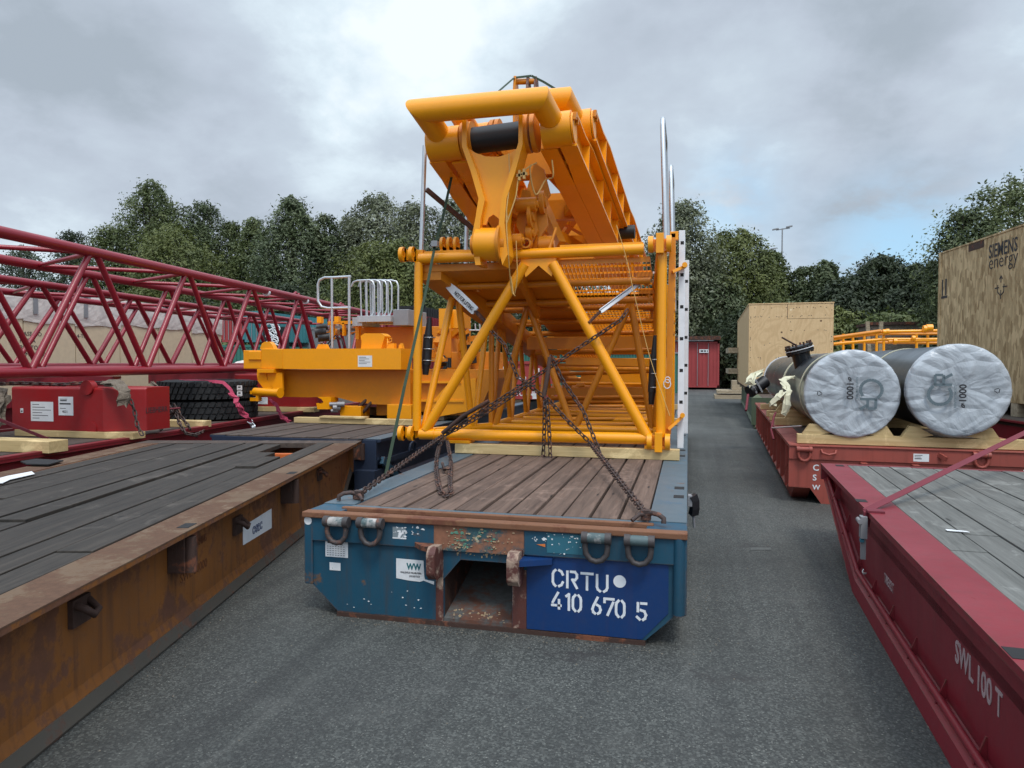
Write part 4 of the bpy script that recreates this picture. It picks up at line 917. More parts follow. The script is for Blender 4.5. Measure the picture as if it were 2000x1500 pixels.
# white scrap and mat on the deck
t_ = thing('paper_scrap', 'grey white torn sheet lying on the dark planks at the far left edge', 'paper', atZ(30, 930, H+.015))
P = [atZ(*q, H+.016) for q in ((-40, 945), (14, 930), (62, 921), (68, 926), (20, 937), (5, 944))]
MB().add([tuple(x) for x in P]+[tuple(x+V((0, 0, .003))) for x in P], [(6, 7, 8, 9, 10, 11), (5, 4, 3, 2, 1, 0)]+[(i, (i+1) % 6, 6+(i+1) % 6, 6+i) for i in range(6)]).build('sheet', M['white'], t_)
t_ = thing('rubber_mat', 'dark rubber mat lying on the left edge of the dark planks', 'rubber mat', atZ(80, 903, H+.015))
P = [atZ(*q, H+.022) for q in ((40, 903), (70, 898), (124, 901), (95, 909), (52, 908))]
MB().add([tuple(x) for x in P]+[tuple(x+V((0, 0, .012))) for x in P], [(5, 6, 7, 8, 9), (4, 3, 2, 1, 0)]+[(i, (i+1) % 5, 5+(i+1) % 5, 5+i) for i in range(5)]).build('mat', M['tyre'], t_)

# ------------------------------------------------------------------ dark blue trailer beyond it
dt = thing('roll_trailer', 'dark blue roll trailer behind the rusty orange one, carrying the yellow crane chassis', 'roll trailer', (-2.62, 4.3, 0))
DX0, DX1, DL = -3.92, -1.36, 14.5
mb = MB(); S_ = []
for xo, sg in ((DX1, 1), (DX0, -1)):
    mb = MB(); C2(mb, xo, sg, [(4.15, .40), (4.9, .02), (18.5, .02)][::-1], .06, .27, H); o = mb.build('side_beam', M['navyd'], dt); 
nm_ = MB().box(DX1-.22, DX1-.002, 4.15, 18.5, H+.0005, H+.006).build('deck_edge', M['blue2'], dt)
MB().box(DX0, DX0+.22, 4.15, 18.5, H+.0005, H+.006).build('deck_edge', M['deckb'], dt)
mb = MB(); random.seed(8)
for k in range(10):
    x0 = DX0+.23+k*.208; mb.box(x0+.006, x0+.202, 4.15, 18.4, H-.05, H+.006+random.uniform(-.005, .005))
mb.build('deck_planks', M['deckb'], dt)
mb = MB().box(DX0+.05, DX1-.05, 4.12, 4.16, .25, H-.01).box(DX1-.30, DX1-.02, 4.0, 4.75, .02, .30); mb.build('front_plate', M['navyd'], dt)
mb = MB().beam((DX1+.0, 4.2, .42), (DX1-.0, 4.75, .07), .05, .10); mb.build('chamfer_plate', M['blue'], dt)
mb = MB().box(DX1-.3, DX1-.01, 4.2, 6.2, .36, .42).path([(DX1+.0, 5.1, .42), (DX1+.02, 5.1, .52), (DX1+.02, 5.2, .56), (DX1+.02, 5.3, .52), (DX1, 5.3, .42)], .02, 8); mb.build('side_step', M['navyd'], dt)
p = V((DX1-.058, 6.1, .36))
text('NORDIC', .15, p+V((0, .45, 0)), (0, 1, 0), EZ, plain('pale_print', (.40, .43, .47), .7), dt, sx=.9) if False else None
b = MB()
for i in range(8):
    y0 = 6.9+i*.13; b.box(DX1-.058, DX1-.056, y0, y0+.025, .37, .50)
    b.box(DX1-.058, DX1-.056, y0, y0+.08, (.37 if i % 2 else .475), (.39 if i % 2 else .495))
b.path([(DX1-.057, 6.35, .54), (DX1-.057, 6.45, .38), (DX1-.057, 6.6, .36), (DX1-.057, 6.7, .54), (DX1-.057, 6.56, .5), (DX1-.057, 6.45, .54)], .006, 4, closed=True)
b.build('lettering', plain('pale_print2', (.36, .39, .43), .7), dt, label='worn pale lettering and shield outline')

# ------------------------------------------------------------------ red trailer at the far left
RT0 = V((-4.22, 1.0, 0)); ra = .10
rt = thing('roll_trailer', 'red roll trailer at the far left carrying red counterweights, tyres and red lattice booms', 'roll trailer', RT0, ra)
RM = ROOT[rt.name]
for xo, sg in ((0, 1), (-2.6, -1)):
    mb = MB(); C2(mb, xo, sg, [(12, .02), (-3, .02)], .06, .25, H); nw(mb, 'side_beam', 'redm', rt)
nw(MB().box(-.10, .005, -3, 12, H+.0, H+.035), 'red_rim', 'redm', rt, bevel=.004); nw(MB().box(-2.6, -2.5, -3, 12, H+.0, H+.035), 'red_rim', 'redm', rt)
mb = MB()
for k in range(11): mb.box(-2.48+k*.215, -2.48+k*.215+.208, -3, 12, H-.05, H+.004+random.uniform(-.004, .004))
nw(mb, 'deck_planks', 'deckb', rt)
# counterweights
def cw(name, label, x0, x1, y0, y1, z0, z1, ch=.45, txt=None):
    o = thing(name, label, 'counterweight', ((x0+x1)/2, (y0+y1)/2, z0), 0)
    b = MB(); pf = [(x0+.06, y0), (x1-ch, y0), (x1, y0+ch*.55), (x1, y1), (x0, y1), (x0, y0+.1)]
    b.loft([[(x, y, z0) for x, y in pf][::1], [(x, y, z0+.03) for x, y in pf], [(x, y, z1-.02) for x, y in pf], [(x, y+.02 if y < y1 else y, z1) for x, y in pf]]).build('casting', M['redcw'], o, bevel=.012)
    return o
k1 = cw('counterweight', 'red steel counterweight with two white labels at the far left', -6.42, -4.42, 3.30, 3.98, .79, 1.36)
y_ = 3.2995
p, q = atY(61, 822, y_), atY(104, 785, y_); sticker(k1, (p.x, y_-.001, p.z), EX, EZ, q.x-p.x, q.z-p.z, [(.08, .84-.14*i, .3+.13*((i*7) % 5), .03) for i in range(6)])
p, q = atY(115, 811, y_), atY(143, 775, y_); sticker(k1, (p.x, y_-.001, p.z), EX, EZ, q.x-p.x, q.z-p.z, [(.1, .85, .5, .03), (.12, .76, .45, .06), (.08, .58, .75, .08), (.1, .36, .4, .03)])
text('4031', .045, (p.x+.06, y_-.0045, p.z+.035), EX, EZ, M['ink'], k1)
p = atY(40, 806, y_); sticker(k1, (p.x, y_-.001, p.z), EX, EZ, .05, .06, [(.2, .2, .6, .3)])
text('LIEBHERR', .105, (-4.4185, 3.53, 1.02), (0, 1, 0), EZ, M['ink'], k1, sx=.9)
MB().tube((-5.1, 3.27, 1.36), (-5.1, 3.36, 1.36), .095, 22).build('round_boss', M['redcw'], k1)
MB().tube((-5.05, 3.288, .83), (-5.05, 3.32, .83), .08, 20).build('cast_recess', M['redcw'], k1)
k2 = cw('counterweight', 'red counterweight with a white plate behind the tyres', -6.6, -4.75, 8.35, 9.4, .80, 1.45, .3)
p, q = atY(495, 789, 8.349), atY(523, 776, 8.349); sticker(k2, (p.x, 8.348, p.z), EX, EZ, q.x-p.x, q.z-p.z, [(.1, .6, .5, .1), (.1, .3, .4, .1)])
for (x0, x1, y0, y1, z0, z1, lb) in ((-6.3, -4.40, 3.28, 3.5, H+.01, .785, 'pale timber under the front of the red counterweight'), (-6.0, -4.22, 1.9, 2.15, H+.01, .83, 'short thick pale timber lying at the far left trailer edge'), (-5.9, -4.62, 4.9, 5.1, H+.01, .80, 'pale timber between the counterweight and the tyres'), (-6.5, -4.7, 8.3, 8.5, H+.01, .795, 'timber under the second red counterweight')):
    o = thing('timber_bearer', lb, 'timber', ((x0+x1)/2, y0, z0)); MB().box(x0, x1, y0, y1, z0, z1).build('bearer', M['timX'], o, bevel=.005)
# tyres lying flat
def tyre(name, label, c, r, h_):
    o = thing(name, label, 'tyre', c); n = 72; prof = [(.52, 0), (.86, .0), (.95, .06), (1.0, .17), (1.0, .83), (.95, .94), (.86, 1), (.52, 1), (.5, .85), (.5, .15)]
    S = []
    for i in range(n+1):
        a = 2*PI*i/n; S.append([(c.x+math.cos(a)*r*k, c.y+math.sin(a)*r*k, c.z+z*h_) for k, z in prof])
    b = MB(); vs = [p for s in S[:-1] for p in s]; m_ = len(prof)
    b.add(vs, [(i*m_+k, ((i+1) % n)*m_+k, ((i+1) % n)*m_+(k+1) % m_, i*m_+(k+1) % m_) for i in range(n) for k in range(m_)], False)
    b.build('carcass', M['tyre'], o)
    t = MB()
    for i in range(48):
        for row, (z0, z1, sh) in enumerate(((.06, .30, 0), (.36, .64, .5), (.70, .94, 0))):
            a0 = 2*PI*(i+sh)/48; a1 = a0+2*PI/48*.70; k = 2*PI/48*.30
            q = []
            for rr in (r*.99, r*1.035):
                for aa, zz_ in ((a0, z0), (a1, z0), (a1+k, z1), (a0+k, z1)): q.append((c.x+math.cos(aa)*rr, c.y+math.sin(aa)*rr, c.z+zz_*h_))
            t.hexa(q[:4], q[4:])
    t.build('tread', M['tyre'], o); return o
TC = V((-5.78, 6.55, .71))
o = tyre('truck_tyre', 'big black crane tyre lying flat, the lower of two stacked beside the red counterweight', TC, .80, .33)
o2 = tyre('truck_tyre', 'big black tyre with paper label, lying flat on top of another under pink strap', TC+V((0, 0, .34)), .80, .33)
p = atY(476, 780, 6.1); a_ = math.atan2(p.y-TC.y, p.x-TC.x)
for dz in (.50, .40):
    a_ = -.35; ex = V((-math.sin(a_), math.cos(a_), 0)); O_ = TC+V((math.cos(a_)*.835, math.sin(a_)*.835, dz)); sticker(o2, O_, ex, EZ, .10, .085, [(.2, .5, .5, .3), (.1, .15, .7, .08)])
strap([atY(350, 744, 6.4), atY(420, 745, 5.9), atY(436, 747, 5.9), atY(450, 760, 5.72), atY(457, 775, 5.70), atY(463, 790, 5.70)], .055, 'lashing_strap', 'pink lashing strap laid over the stacked tyres', 'pink')
def ribbon(pts, w_, seed, name, label, mat='pink', cat='lashing strap'):
    o = thing(name, label, cat, pts[-1]); rnd = random.Random(seed); b = MB()
    for j in range(4):
        q0_ = [V(p) for p in pts]; q1_ = []
        for p, p2 in zip(q0_, q0_[1:]): q1_ += [p, p.lerp(p2, .5)]
        q = [V(p)+V((rnd.uniform(-.03, .03), rnd.uniform(-.05, .0), rnd.uniform(-.02, .02))) for p in q1_+[q0_[-1]]]
        S = []
        a = rnd.uniform(0, 3)
        for i, p in enumerate(q):
            a += rnd.uniform(-.5, .5); s_ = V((math.cos(a), .3, math.sin(a)*.6)).normalized()*w_/2*rnd.uniform(.6, 1); S.append([p-s_, p+s_, p+s_+V((0, .004, .004)), p-s_+V((0, .004, .004))])
        b.loft(S)
    b.build('webbing', M[mat], o); return o
pk = ribbon([atY(452, 768, 5.70), atY(462, 778, 5.70), atY(468, 793, 5.70), atY(476, 806, 5.8), atY(484, 815, 5.85), atY(490, 822, 6.0)], .075, 4, 'strap_bundle', 'bunched pink strap tail hanging off the tyres')
ribbon([atY(530, 780, 7.4), atY(541, 792, 7.3), atY(548, 805, 7.2), atY(556, 818, 7.0), atY(566, 822, 7.0)], .10, 9, 'strap_bundle', 'bunched pink strap ends on the red trailer rim behind the tyres')
ribbon([atY(488, 822, 6.1), atY(494, 828, 6.1), atY(497, 836, 6.1)], .05, 3, 'strap_hook', 'small steel strap hook on the red rim', 'steel', 'hook')
# ratchet chain heap
cz = chain('lashing_chain', 'tangled rusty chain with pink bar tied to the counterweight', [atY(330, 792, 4.6), atY(345, 812, 4.5), atY(352, 830, 4.4), atY(362, 846, 4.3), atY(380, 850, 4.4), atY(398, 842, 4.8)], .10, .011)
chain(None, None, [atY(345, 798, 4.5), atY(330, 815, 4.5), atY(318, 835, 4.4), atY(308, 852, 4.2)], .10, .011, par=cz); chain(None, None, [atY(340, 790, 4.6), atY(355, 815, 4.6), atY(372, 838, 4.5)], .09, .010, par=cz)
MB().tube(atY(262, 805, 4.3), atY(352, 797, 4.5), .013, 8).build('tension_bar', M['strapr'], cz)
cz2 = chain('lashing_chain', 'rusty chain laid along the top of the red counterweight', [atY(0, 750, 3.6), atY(40, 748, 3.6), atY(120, 751, 3.6), atY(160, 748, 3.65), atY(225, 749, 3.8)], .11, .013)
chain('lashing_chain', 'rusty chain hanging down the right corner of the red counterweight', [atY(250, 770, 3.3), atY(262, 800, 3.3), atY(268, 830, 3.25), atY(278, 850, 3.2)], .09, .010)
for pts, w_, sd, nm_, lb in (([atY(205, 747, 3.3), atY(236, 750, 3.2), atY(248, 766, 3.1), atY(242, 790, 3.1)], .16, 5, 'packing_cloth', 'torn brown packing cloth on the corner of the red counterweight'), ([atY(-25, 770, 3.0), atY(5, 775, 2.9), atY(2, 800, 2.9), atY(-5, 830, 2.85)], .30, 6, 'packing_cloth', 'brown cloth bundle at the extreme left edge'), ([atY(300, 748, 4.6), atY(312, 758, 4.5), atY(306, 780, 4.5), atY(304, 810, 4.5)], .09, 7, 'packing_cloth', 'frayed dark cloth strip between counterweight and tyres')):
    ribbon(pts, w_, sd, nm_, lb, 'cloth', 'cloth')
strap([atY(-5, 818, 2.6), atY(95, 858, 2.9)], .035, 'tie_bar', 'dull red tie bar slanting down at the far left', 'strapr', .02, 'tie bar')

# ------------------------------------------------------------------ red lattice booms
def boom(name, label, P0, ang, L, w_, h_, z0, bay, off=0, rc=.070, cap=True):
    o = thing(name, label, 'lattice boom', (P0[0], P0[1], z0), ang)
    for x in (0, -w_):
        for z in (z0, z0+h_): nw(MB().tube((x, 0, z-z0), (x, L, z-z0), rc if z > z0 else rc*.92, 16), 'chord_tube', 'red', o)
    n = int(L/bay)
    for i in range(n):
        a = off+i*bay
        for x in (0, -w_):
            nw(MB().tube((x, a, 0), (x, a+bay*.5-.05, h_), .042, 10).tube((x, a+bay, 0), (x, a+bay*.5+.05, h_), .042, 10), 'lacing_tube', 'red', o)
        for z in (0, h_): nw(MB().tube((0, a+bay*.5*(z > 0), z), (-w_, a+bay*.5*(z > 0)+bay*.5, z), .032, 8).tube((-w_, a+bay*.5*(z > 0)+bay*.5, z), (0, a+bay*.5*(z > 0)+bay, z), .032, 8), 'lacing_tube', 'red', o)
    return o
ang = .13
bA0 = V((-5.2+.13*6.3, 4-6.3, 0))
bA = boom('lattice_boom', 'long red lattice crane boom with two white bands on its upper chord', (bA0.x, bA0.y), ang, 19.5, 1.72, 1.57, 1.57, 2.16, off=.40)
bm = ROOT[bA.name]
b = MB(); 
for px in (521, 597):
    d = onpl(px, 570 if px < 550 else 588, (-5.2, 4, 0), (math.cos(ang), math.sin(ang), 0)); y = (bm.inverted() @ d).y
    b.tube((0, y-.03, 1.53), (0, y+.03, 1.53), .0745, 18)
nw(b, 'white_band', 'wht', bA)
b = MB()
for y in (12.2, 15.0): b.path([(-.03, y-.12, 1.62), (-.03, y, 1.68), (-.03, y+.1, 1.62), (-.03, y+.16, 1.66)], .03, 6)
nw(b, 'tied_sling', 'red', bA)
bB = boom('lattice_boom', 'second red lattice boom lying close behind the first', (bA0.x-2.15, bA0.y+.2), ang, 17.5, 1.5, 1.30, 1.62, 2.3, off=1.1, rc=.06)
for y, z in ((.6, 0), (6.3, 0), (12.6, 0)):
    p = bm @ V((-1.9, y, 0)); o = thing('boom_cradle', ('timber cradle post carrying the red booms, %s' % {.6: 'beyond the left frame edge', 6.3: 'behind the red counterweight', 12.6: 'behind the crane chassis'}[y]), 'cradle', (p.x, p.y, H), ang)
    MB().box(-1.9, 1.85, -.08, .08, (1.36-H if y < 8 else .5), 1.57-.075-H).build('beam', M['redm'], o, world=False)
    for x in (-1.5, 1.2): MB().box(x-.07, x+.07, -.07, .07, 0, 1.37-H).build('post', M['redm'], o, world=False)

# ------------------------------------------------------------------ yellow crane chassis
ch = thing('crane_chassis', 'yellow crane chassis part with overhanging beam and white label, on dark blue trailer', 'crane chassis', (-2.8, 7.0, H+.1))
CY = 6.6
x0, x1 = atY(467, 700, CY).x, atY(783, 700, CY).x
z1, z0 = atY(640, 681, CY).z, atY(640, 721, CY).z
xl = atY(552, 700, CY).x; xa = atY(503, 700, CY).x
b = MB().loft([[(xl, CY, z0), (x1, CY, z0), (x1, CY+.5, z0), (xl, CY+.5, z0)], [(xl, CY, z1), (x1, CY, z1), (x1, CY+.5, z1), (xl, CY+.5, z1)]])
b.hexa([(xa, CY+.10, z0), (xl, CY, z0), (xl, CY+.5, z0), (xa, CY+.5, z0)], [(xa, CY+.10, z1+.01), (xl, CY, z1), (xl, CY+.5, z1), (xa, CY+.5, z1+.01)])
b.build('outrigger_beam', Y_, ch, bevel=.012)
b = MB().box(x0, xa, CY+.12, CY+.5, z0, z1-.02).box(x0+.12, xa-.0, CY+.09, CY+.12, z0+.16, z1-.04); b.build('end_block', Y_, ch, bevel=.010)
MB().prism([(-.14, 0), (-.10, .10), (-.04, .13), (.05, .13), (.10, .08), (.14, 0)], (atY(515, 700, CY).x, CY+.10, z1), (1, 0, 0), (0, 0, 1), (0, .12, 0)).build('lug', Y_, ch)
MB().prism([(-.10, 0), (-.06, .08), (.06, .08), (.10, 0)], (atY(622, 700, CY).x, CY+.1, z1), (1, 0, 0), (0, 0, 1), (0, .12, 0)).build('lug', Y_, ch)
cs_ = atY(713, 706, CY); sticker(ch, (cs_.x-.13, CY-.001, cs_.z-.09), EX, EZ, .26, .19, [(.08, .82-.14*i, [.5, .7, .4, .8, .55][i], .04) for i in range(5)])
# lower body, deep and curved underneath
pf = [(atY(px, 700, CY+.25).x, atY(px, py, CY+.25).z) for px, py in ((548, 722), (548, 775), (600, 776), (650, 775), (690, 785), (730, 790), (800, 792), (800, 722))]
MB().prism(pf, (0, CY+.28, 0), (1, 0, 0), (0, 0, 1), (0, 1.6, 0)).build('body_box', YD, ch, bevel=.01)
MB().prism([(atY(px, 700, CY+.4).x, atY(px, py, CY+.4).z) for px, py in ((730, 722), (730, 812), (930, 812), (960, 740), (960, 722))], (0, CY+.5, 0), (1, 0, 0), (0, 0, 1), (0, 1.9, 0)).build('body_box', YD, ch, bevel=.01)
# jack bracket at the left
yj = CY+.02; P = lambda px, py: (atY(px, py, yj).x, atY(px, py, yj).z)
MB().box(P(497, 0)[0], P(530, 0)[0], yj-.04, yj+.35, P(0, 733)[1] if False else z0-.07, z0-.0).build('flange_pad', Y_, ch, bevel=.005)
for q in (([(498, 728), (516, 728), (518, 740), (530, 758), (512, 760), (500, 744)]), ([(518, 728), (548, 728), (549, 762), (532, 764), (520, 742)])):
    MB().prism([P(*k) for k in q], (0, yj+.05, 0), (1, 0, 0), (0, 0, 1), (0, .05, 0)).build('bracket_plate', Y_, ch)
a, c = V((P(499, 765)[0], yj-.02, P(499, 765)[1])), V((P(552, 767)[0], yj-.12, P(552, 767)[1]))
MB().tube(a, c, .072, 20).tube(c, c+V((.04, -.01, 0)), .085, 20).build('jack_cylinder', Y_, ch)
MB().box(P(484, 0)[0], P(500, 0)[0], yj-.06, yj-.02, P(0, 775)[1], P(0, 769)[1]).box(P(484, 0)[0], P(500, 0)[0], yj-.06, yj-.02, P(0, 763)[1], P(0, 757)[1]).box(P(497, 0)[0], P(502, 0)[0], yj-.08, yj+.02, P(0, 775)[1], P(0, 757)[1]).build('fork_end', Y_, ch)
b = MB().prism([P(*k) for k in ((614, 776), (640, 776), (642, 800), (614, 800), (612, 788), (620, 790), (626, 786), (622, 780))], (0, yj+.1, 0), (1, 0, 0), (0, 0, 1), (0, .25, 0)); b.build('hook_block', Y_, ch)
MB().box(P(650, 0)[0], P(692, 0)[0], yj+.15, yj+.5, P(0, 806)[1], P(0, 782)[1]).build('hook_block', Y_, ch, bevel=.01)
b = MB()
for i, (px, py, r_) in enumerate(((652, 797, .05), (645, 790, .035), (660, 790, .045), (648, 803, .03))): c = V((P(px, py)[0], yj+.1, P(px, py)[1])); b.tube(c-V((.05, .04, 0)), c+V((.06, .02, 0)), r_, 12)
b.build('hydraulic_fitting', M['grey'], ch)
b = MB().path([(P(680, 810)[0], yj+.3, P(680, 810)[1]), (P(692, 795)[0], yj+.2, P(692, 795)[1]), (P(703, 780)[0], yj+.3, P(703, 780)[1])], .03, 8).path([(P(690, 812)[0], yj+.3, P(690, 812)[1]), (P(705, 800)[0], yj+.2, P(705, 800)[1]), (P(712, 785)[0], yj+.3, P(712, 785)[1])], .03, 8); b.build('hydraulic_hose', M['rustd'], ch)
MB().box(atY(752, 0, CY+.1).x, atY(800, 0, CY+.1).x, CY+.1, CY+.5, atY(760, 818, CY+.1).z, atY(760, 790, CY+.1).z).build('foot_box', Y_, ch, bevel=.008)
# top equipment
b = MB(); yt = CY+.15; Q = lambda px, py, y=yt: (atY(px, py, y).x, atY(px, py, y).z)
b.prism([Q(*k) for k in ((705, 682), (706, 668), (704, 656), (712, 651), (745, 651), (752, 656), (748, 668), (744, 682))], (0, yt, 0), (1, 0, 0), (0, 0, 1), (0, .25, 0)); b.build('cover_box', Y_, ch, bevel=.01)
b = MB().path([(Q(757, 674)[0], yt, Q(757, 674)[1]), (Q(757, 661)[0], yt, Q(757, 661)[1]), (Q(765, 661)[0], yt, Q(765, 661)[1]), (Q(765, 668)[0], yt, Q(765, 668)[1]), (Q(758, 669)[0], yt, Q(758, 669)[1])], .012, 6).box(Q(752, 0)[0], Q(767, 0)[0], yt, yt+.1, z1, z1+.09).prism([Q(*k) for k in ((778, 682), (779, 674), (783, 670), (786, 682))], (0, yt, 0), (1, 0, 0), (0, 0, 1), (0, .1, 0)); b.build('latch', Y_, ch)
yb = CY+1.3; B_ = lambda px, py: (atY(px, py, yb).x, atY(px, py, yb).z)
MB().box(B_(690, 0)[0], B_(880, 0)[0], yb, yb+1.2, B_(0, 700)[1], B_(0, 648)[1]).build('upper_body', YD, ch, bevel=.01)
MB().box(B_(880, 0)[0], B_(955, 0)[0], yb, yb+1.0, B_(0, 780)[1], B_(0, 690)[1]).build('upper_body', YD, ch, bevel=.01)
b = MB().box(B_(642, 0)[0], B_(700, 0)[0], yb-.1, yb+.9, B_(0, 650)[1], B_(0, 645)[1]); b.build('tread_plate', M['grey'], ch)
MB().box(B_(718, 0)[0], B_(782, 0)[0], yb-.5, yb+.5, B_(0, 642)[1], B_(0, 632)[1]).box(B_(706, 0)[0], B_(725, 0)[0], yb-.45, yb+.3, B_(0, 648)[1], B_(0, 634)[1]).build('aluminium_step', M['alu'], ch, bevel=.004)
MB().box(B_(782, 0)[0], B_(812, 0)[0], yb-.4, yb+.5, B_(0, 648)[1], B_(0, 622)[1]).build('grey_housing', M['grey'], ch, bevel=.01)
for px in (650, 683): MB().box(B_(px-4, 0)[0], B_(px+4, 0)[0], yb-.6, yb-.5, B_(0, 643)[1], B_(0, 633)[1]).build('rail_clamp', Y_, ch, bevel=.004)
random.seed(21); b = MB(); b2 = MB()
for i in range(30):
    px, py = random.uniform(622, 700), random.uniform(632, 676); 
    if px > 640 and py > 655: py -= 14
    c = atY(px, py, yb-.3+random.random()*.6); (b if i % 2 else b2).beam(c, c+V((random.uniform(-.15, .15), random.uniform(-.1, .2), random.uniform(-.12, .12))), .02+.035*random.random(), .02+.03*random.random())
b.build('machinery', M['grey'], ch); b2.build('machinery', YD, ch)
b = MB(); b2 = MB()
for i in range(34):
    px, py = random.uniform(850, 935), random.uniform(640, 760); c = atY(px, py, yb-.2+random.random()*.3); (b if i % 4 == 0 else b2).beam(c, c+V((random.uniform(-.3, .3), .1, random.uniform(-.15, .15))), .05+.10*random.random(), .04+.12*random.random())
b.build('machinery', M['dark'], ch); b2.build('machinery', YD, ch)
for px0, px1, py0, py1 in ((636, 694, 637, 642), (640, 646, 643, 668), (664, 668, 640, 662), (690, 697, 640, 668)): MB().box(Q(px0, 0, yb-.3)[0], Q(px1, 0, yb-.3)[0], yb-.3, yb-.22, Q(0, py1, yb-.3)[1], Q(0, py0, yb-.3)[1]).build('support_plate', Y_, ch)
for px, py, r_ in ((627, 650, .10), (633, 660, .08), (630, 640, .06)): c = atY(px, py, yb-.35); MB().tube(c-V((.10, .05, 0)), c+V((.08, .05, .02)), r_, 14).build('hydraulic_motor', M['black'], ch)
b = MB().path([atY(640, 672, yb-.4), atY(655, 655, yb-.42), atY(668, 662, yb-.4), atY(672, 676, yb-.4)], .012, 6).path([atY(632, 668, yb-.4), atY(641, 679, yb-.42), atY(652, 664, yb-.4)], .012, 6); b.build('hydraulic_hose', M['black'], ch)
MB().prism([Q(*k) for k in ((845, 600), (862, 600), (868, 606), (868, 640), (845, 640))], (0, yt+.3, 0), (1, 0, 0), (0, 0, 1), (0, .2, 0)).build('hook_plate', Y_, ch)
MB().box(Q(866, 0)[0], Q(890, 0)[0], yt+.4, yt+.8, Q(0, 650)[1], Q(0, 618)[1]).build('hook_plate', Y_, ch, bevel=.01)
# side ledges, lines of the lower body
for (pa, pb, ya, yb2, mt) in ((800, 900, 744, 748, Y_), (800, 905, 780, 784, Y_), (810, 870, 700, 706, YD)):
    MB().box(atY(pa, 0, CY+.42).x, atY(pb, 0, CY+.42).x, CY+.40, CY+.50, atY(800, yb2, CY+.42).z, atY(800, ya, CY+.42).z).build('ledge_plate', mt, ch)
MB().prism([(atY(a_, c_, CY+.45).x, atY(a_, c_, CY+.45).z) for a_, c_ in ((880, 745), (930, 738), (930, 800), (850, 815), (840, 790))], (0, CY+.42, 0), (1, 0, 0), (0, 0, 1), (0, .05, 0)).build('web_plate', Y_, ch)
# railings on the chassis
rg_ = thing('folded_railing', 'bent aluminium railing frame standing upright on the yellow chassis, leftmost', 'railing', atY(652, 640, yb-.5))
def rp(*q, y=yb-.55): return [atY(a_, c_, y) for a_, c_ in q]
MB().path(rp((685, 601), (640, 602), (628, 599), (621, 588), (621, 555), (624, 547), (634, 542), (650, 542), (685, 540)), .023, 10).build('rail_tube', M['alu'], rg_)
MB().tube(*rp((648, 541), (649, 680)), .022, 10).tube(*rp((682, 539), (682, 680)), .024, 10).build('rail_post', M['alu'], rg_)
for j, (sx, yy) in enumerate(((0, .0), (14, .15), (27, .3), (38, .45), (52, .6))):
    rg = thing('folded_railing', 'folded aluminium railing hoop in the stack on the grey step, number %s from the left' % ('one', 'two', 'three', 'four', 'five')[j], 'railing', atY(700+sx, 630, yb-.3+yy*.3), group='folded railings stacked on the chassis')
    y3 = yb-.35+yy*.4
    q = [(686+sx, 560), (690+sx, 551), (698+sx, 548)]+[(722+sx*.8, 547), (728+sx*.9, 550), (731+sx*.9, 558), (731+sx*.9, 605), (727+sx*.9, 615), (716+sx*.7, 624), (700+sx*.6, 625)]
    MB().path([atY(a_, c_, y3) for a_, c_ in q], .017, 8).tube(atY(704+sx*.7, 548, y3), atY(706+sx*.7, 632, y3), .015, 8).tube(atY(716+sx*.8, 548, y3), atY(717+sx*.8, 632, y3), .016, 8).build('rail_tube', M['alu'], rg)
rgl = thing('folded_railing', 'low white railing seen through the left side of the yellow frame', 'railing', atY(905, 660, 9))
b = MB()
for q in (((893, 622), (893, 660)), ((904, 622), (904, 645)), ((893, 622), (904, 622)), ((895, 629), (920, 629)), ((928, 632), (929, 645)), ((905, 645), (937, 645)), ((937, 632), (938, 658)), ((900, 659), (936, 659))): b.tube(atY(*q[0], 9.0), atY(*q[1], 9.0), .014, 8)
b.build('rail_tube', M['alu'], rgl)
o = thing('timber_bearer', 'long pale timber across the dark blue trailer under the yellow chassis', 'timber', (-2.9, 6.05, H)); MB().box(-3.78, -1.5, 6.05, 6.2, H+.012, H+.10).build('bearer', M['timX'], o, bevel=.005)
o = thing('timber_block', 'thin timber block on the long bearer under the chassis', 'timber', (-3.2, 6.1, H+.1)); MB().box(-3.3, -2.5, 6.02, 6.18, H+.102, H+.13).build('block', M['timX'], o)
o = thing('timber_block', 'pale timber block under the right side of the chassis, seen through the frame', 'timber', (-1.9, 7.2, H)); MB().box(-2.1, -1.55, 7.1, 7.3, H+.012, H+.16).box(-1.9, -1.45, 7.5, 7.9, H+.012, H+.18).build('block', M['timg'], o, bevel=.004)
o = thing('timber_bearer', 'pale timber under the middle of the yellow chassis', 'timber', (-2.9, 7.6, H)); MB().box(-3.78, -2.2, 7.9, 8.05, H+.012, H+.16).build('bearer', M['timX'], o)
for x in (-3.6, -2.6): pass
wc = thing('plastic_chair', 'white plastic chair back seen behind the yellow chassis', 'chair', atY(906, 690, 10.5))
P = [atY(*q, 10.5) for q in ((901, 664), (908, 661), (916, 665), (916, 690), (901, 690))]
MB().prism([(p.x, p.z) for p in P], (0, 10.5, 0), EX, EZ, (0, .04, 0)).build('backrest', M['wht'], wc); p = atY(908, 700, 10.5)
MB().box(p.x-.17, p.x+.17, 10.15, 10.52, p.z, p.z+.03).build('seat', M['wht'], wc)
for dx in (-.15, .13):
    for yy in (10.18, 10.48): MB().box(p.x+dx, p.x+dx+.03, yy, yy+.03, H+.01, p.z).build('leg', M['wht'], wc)

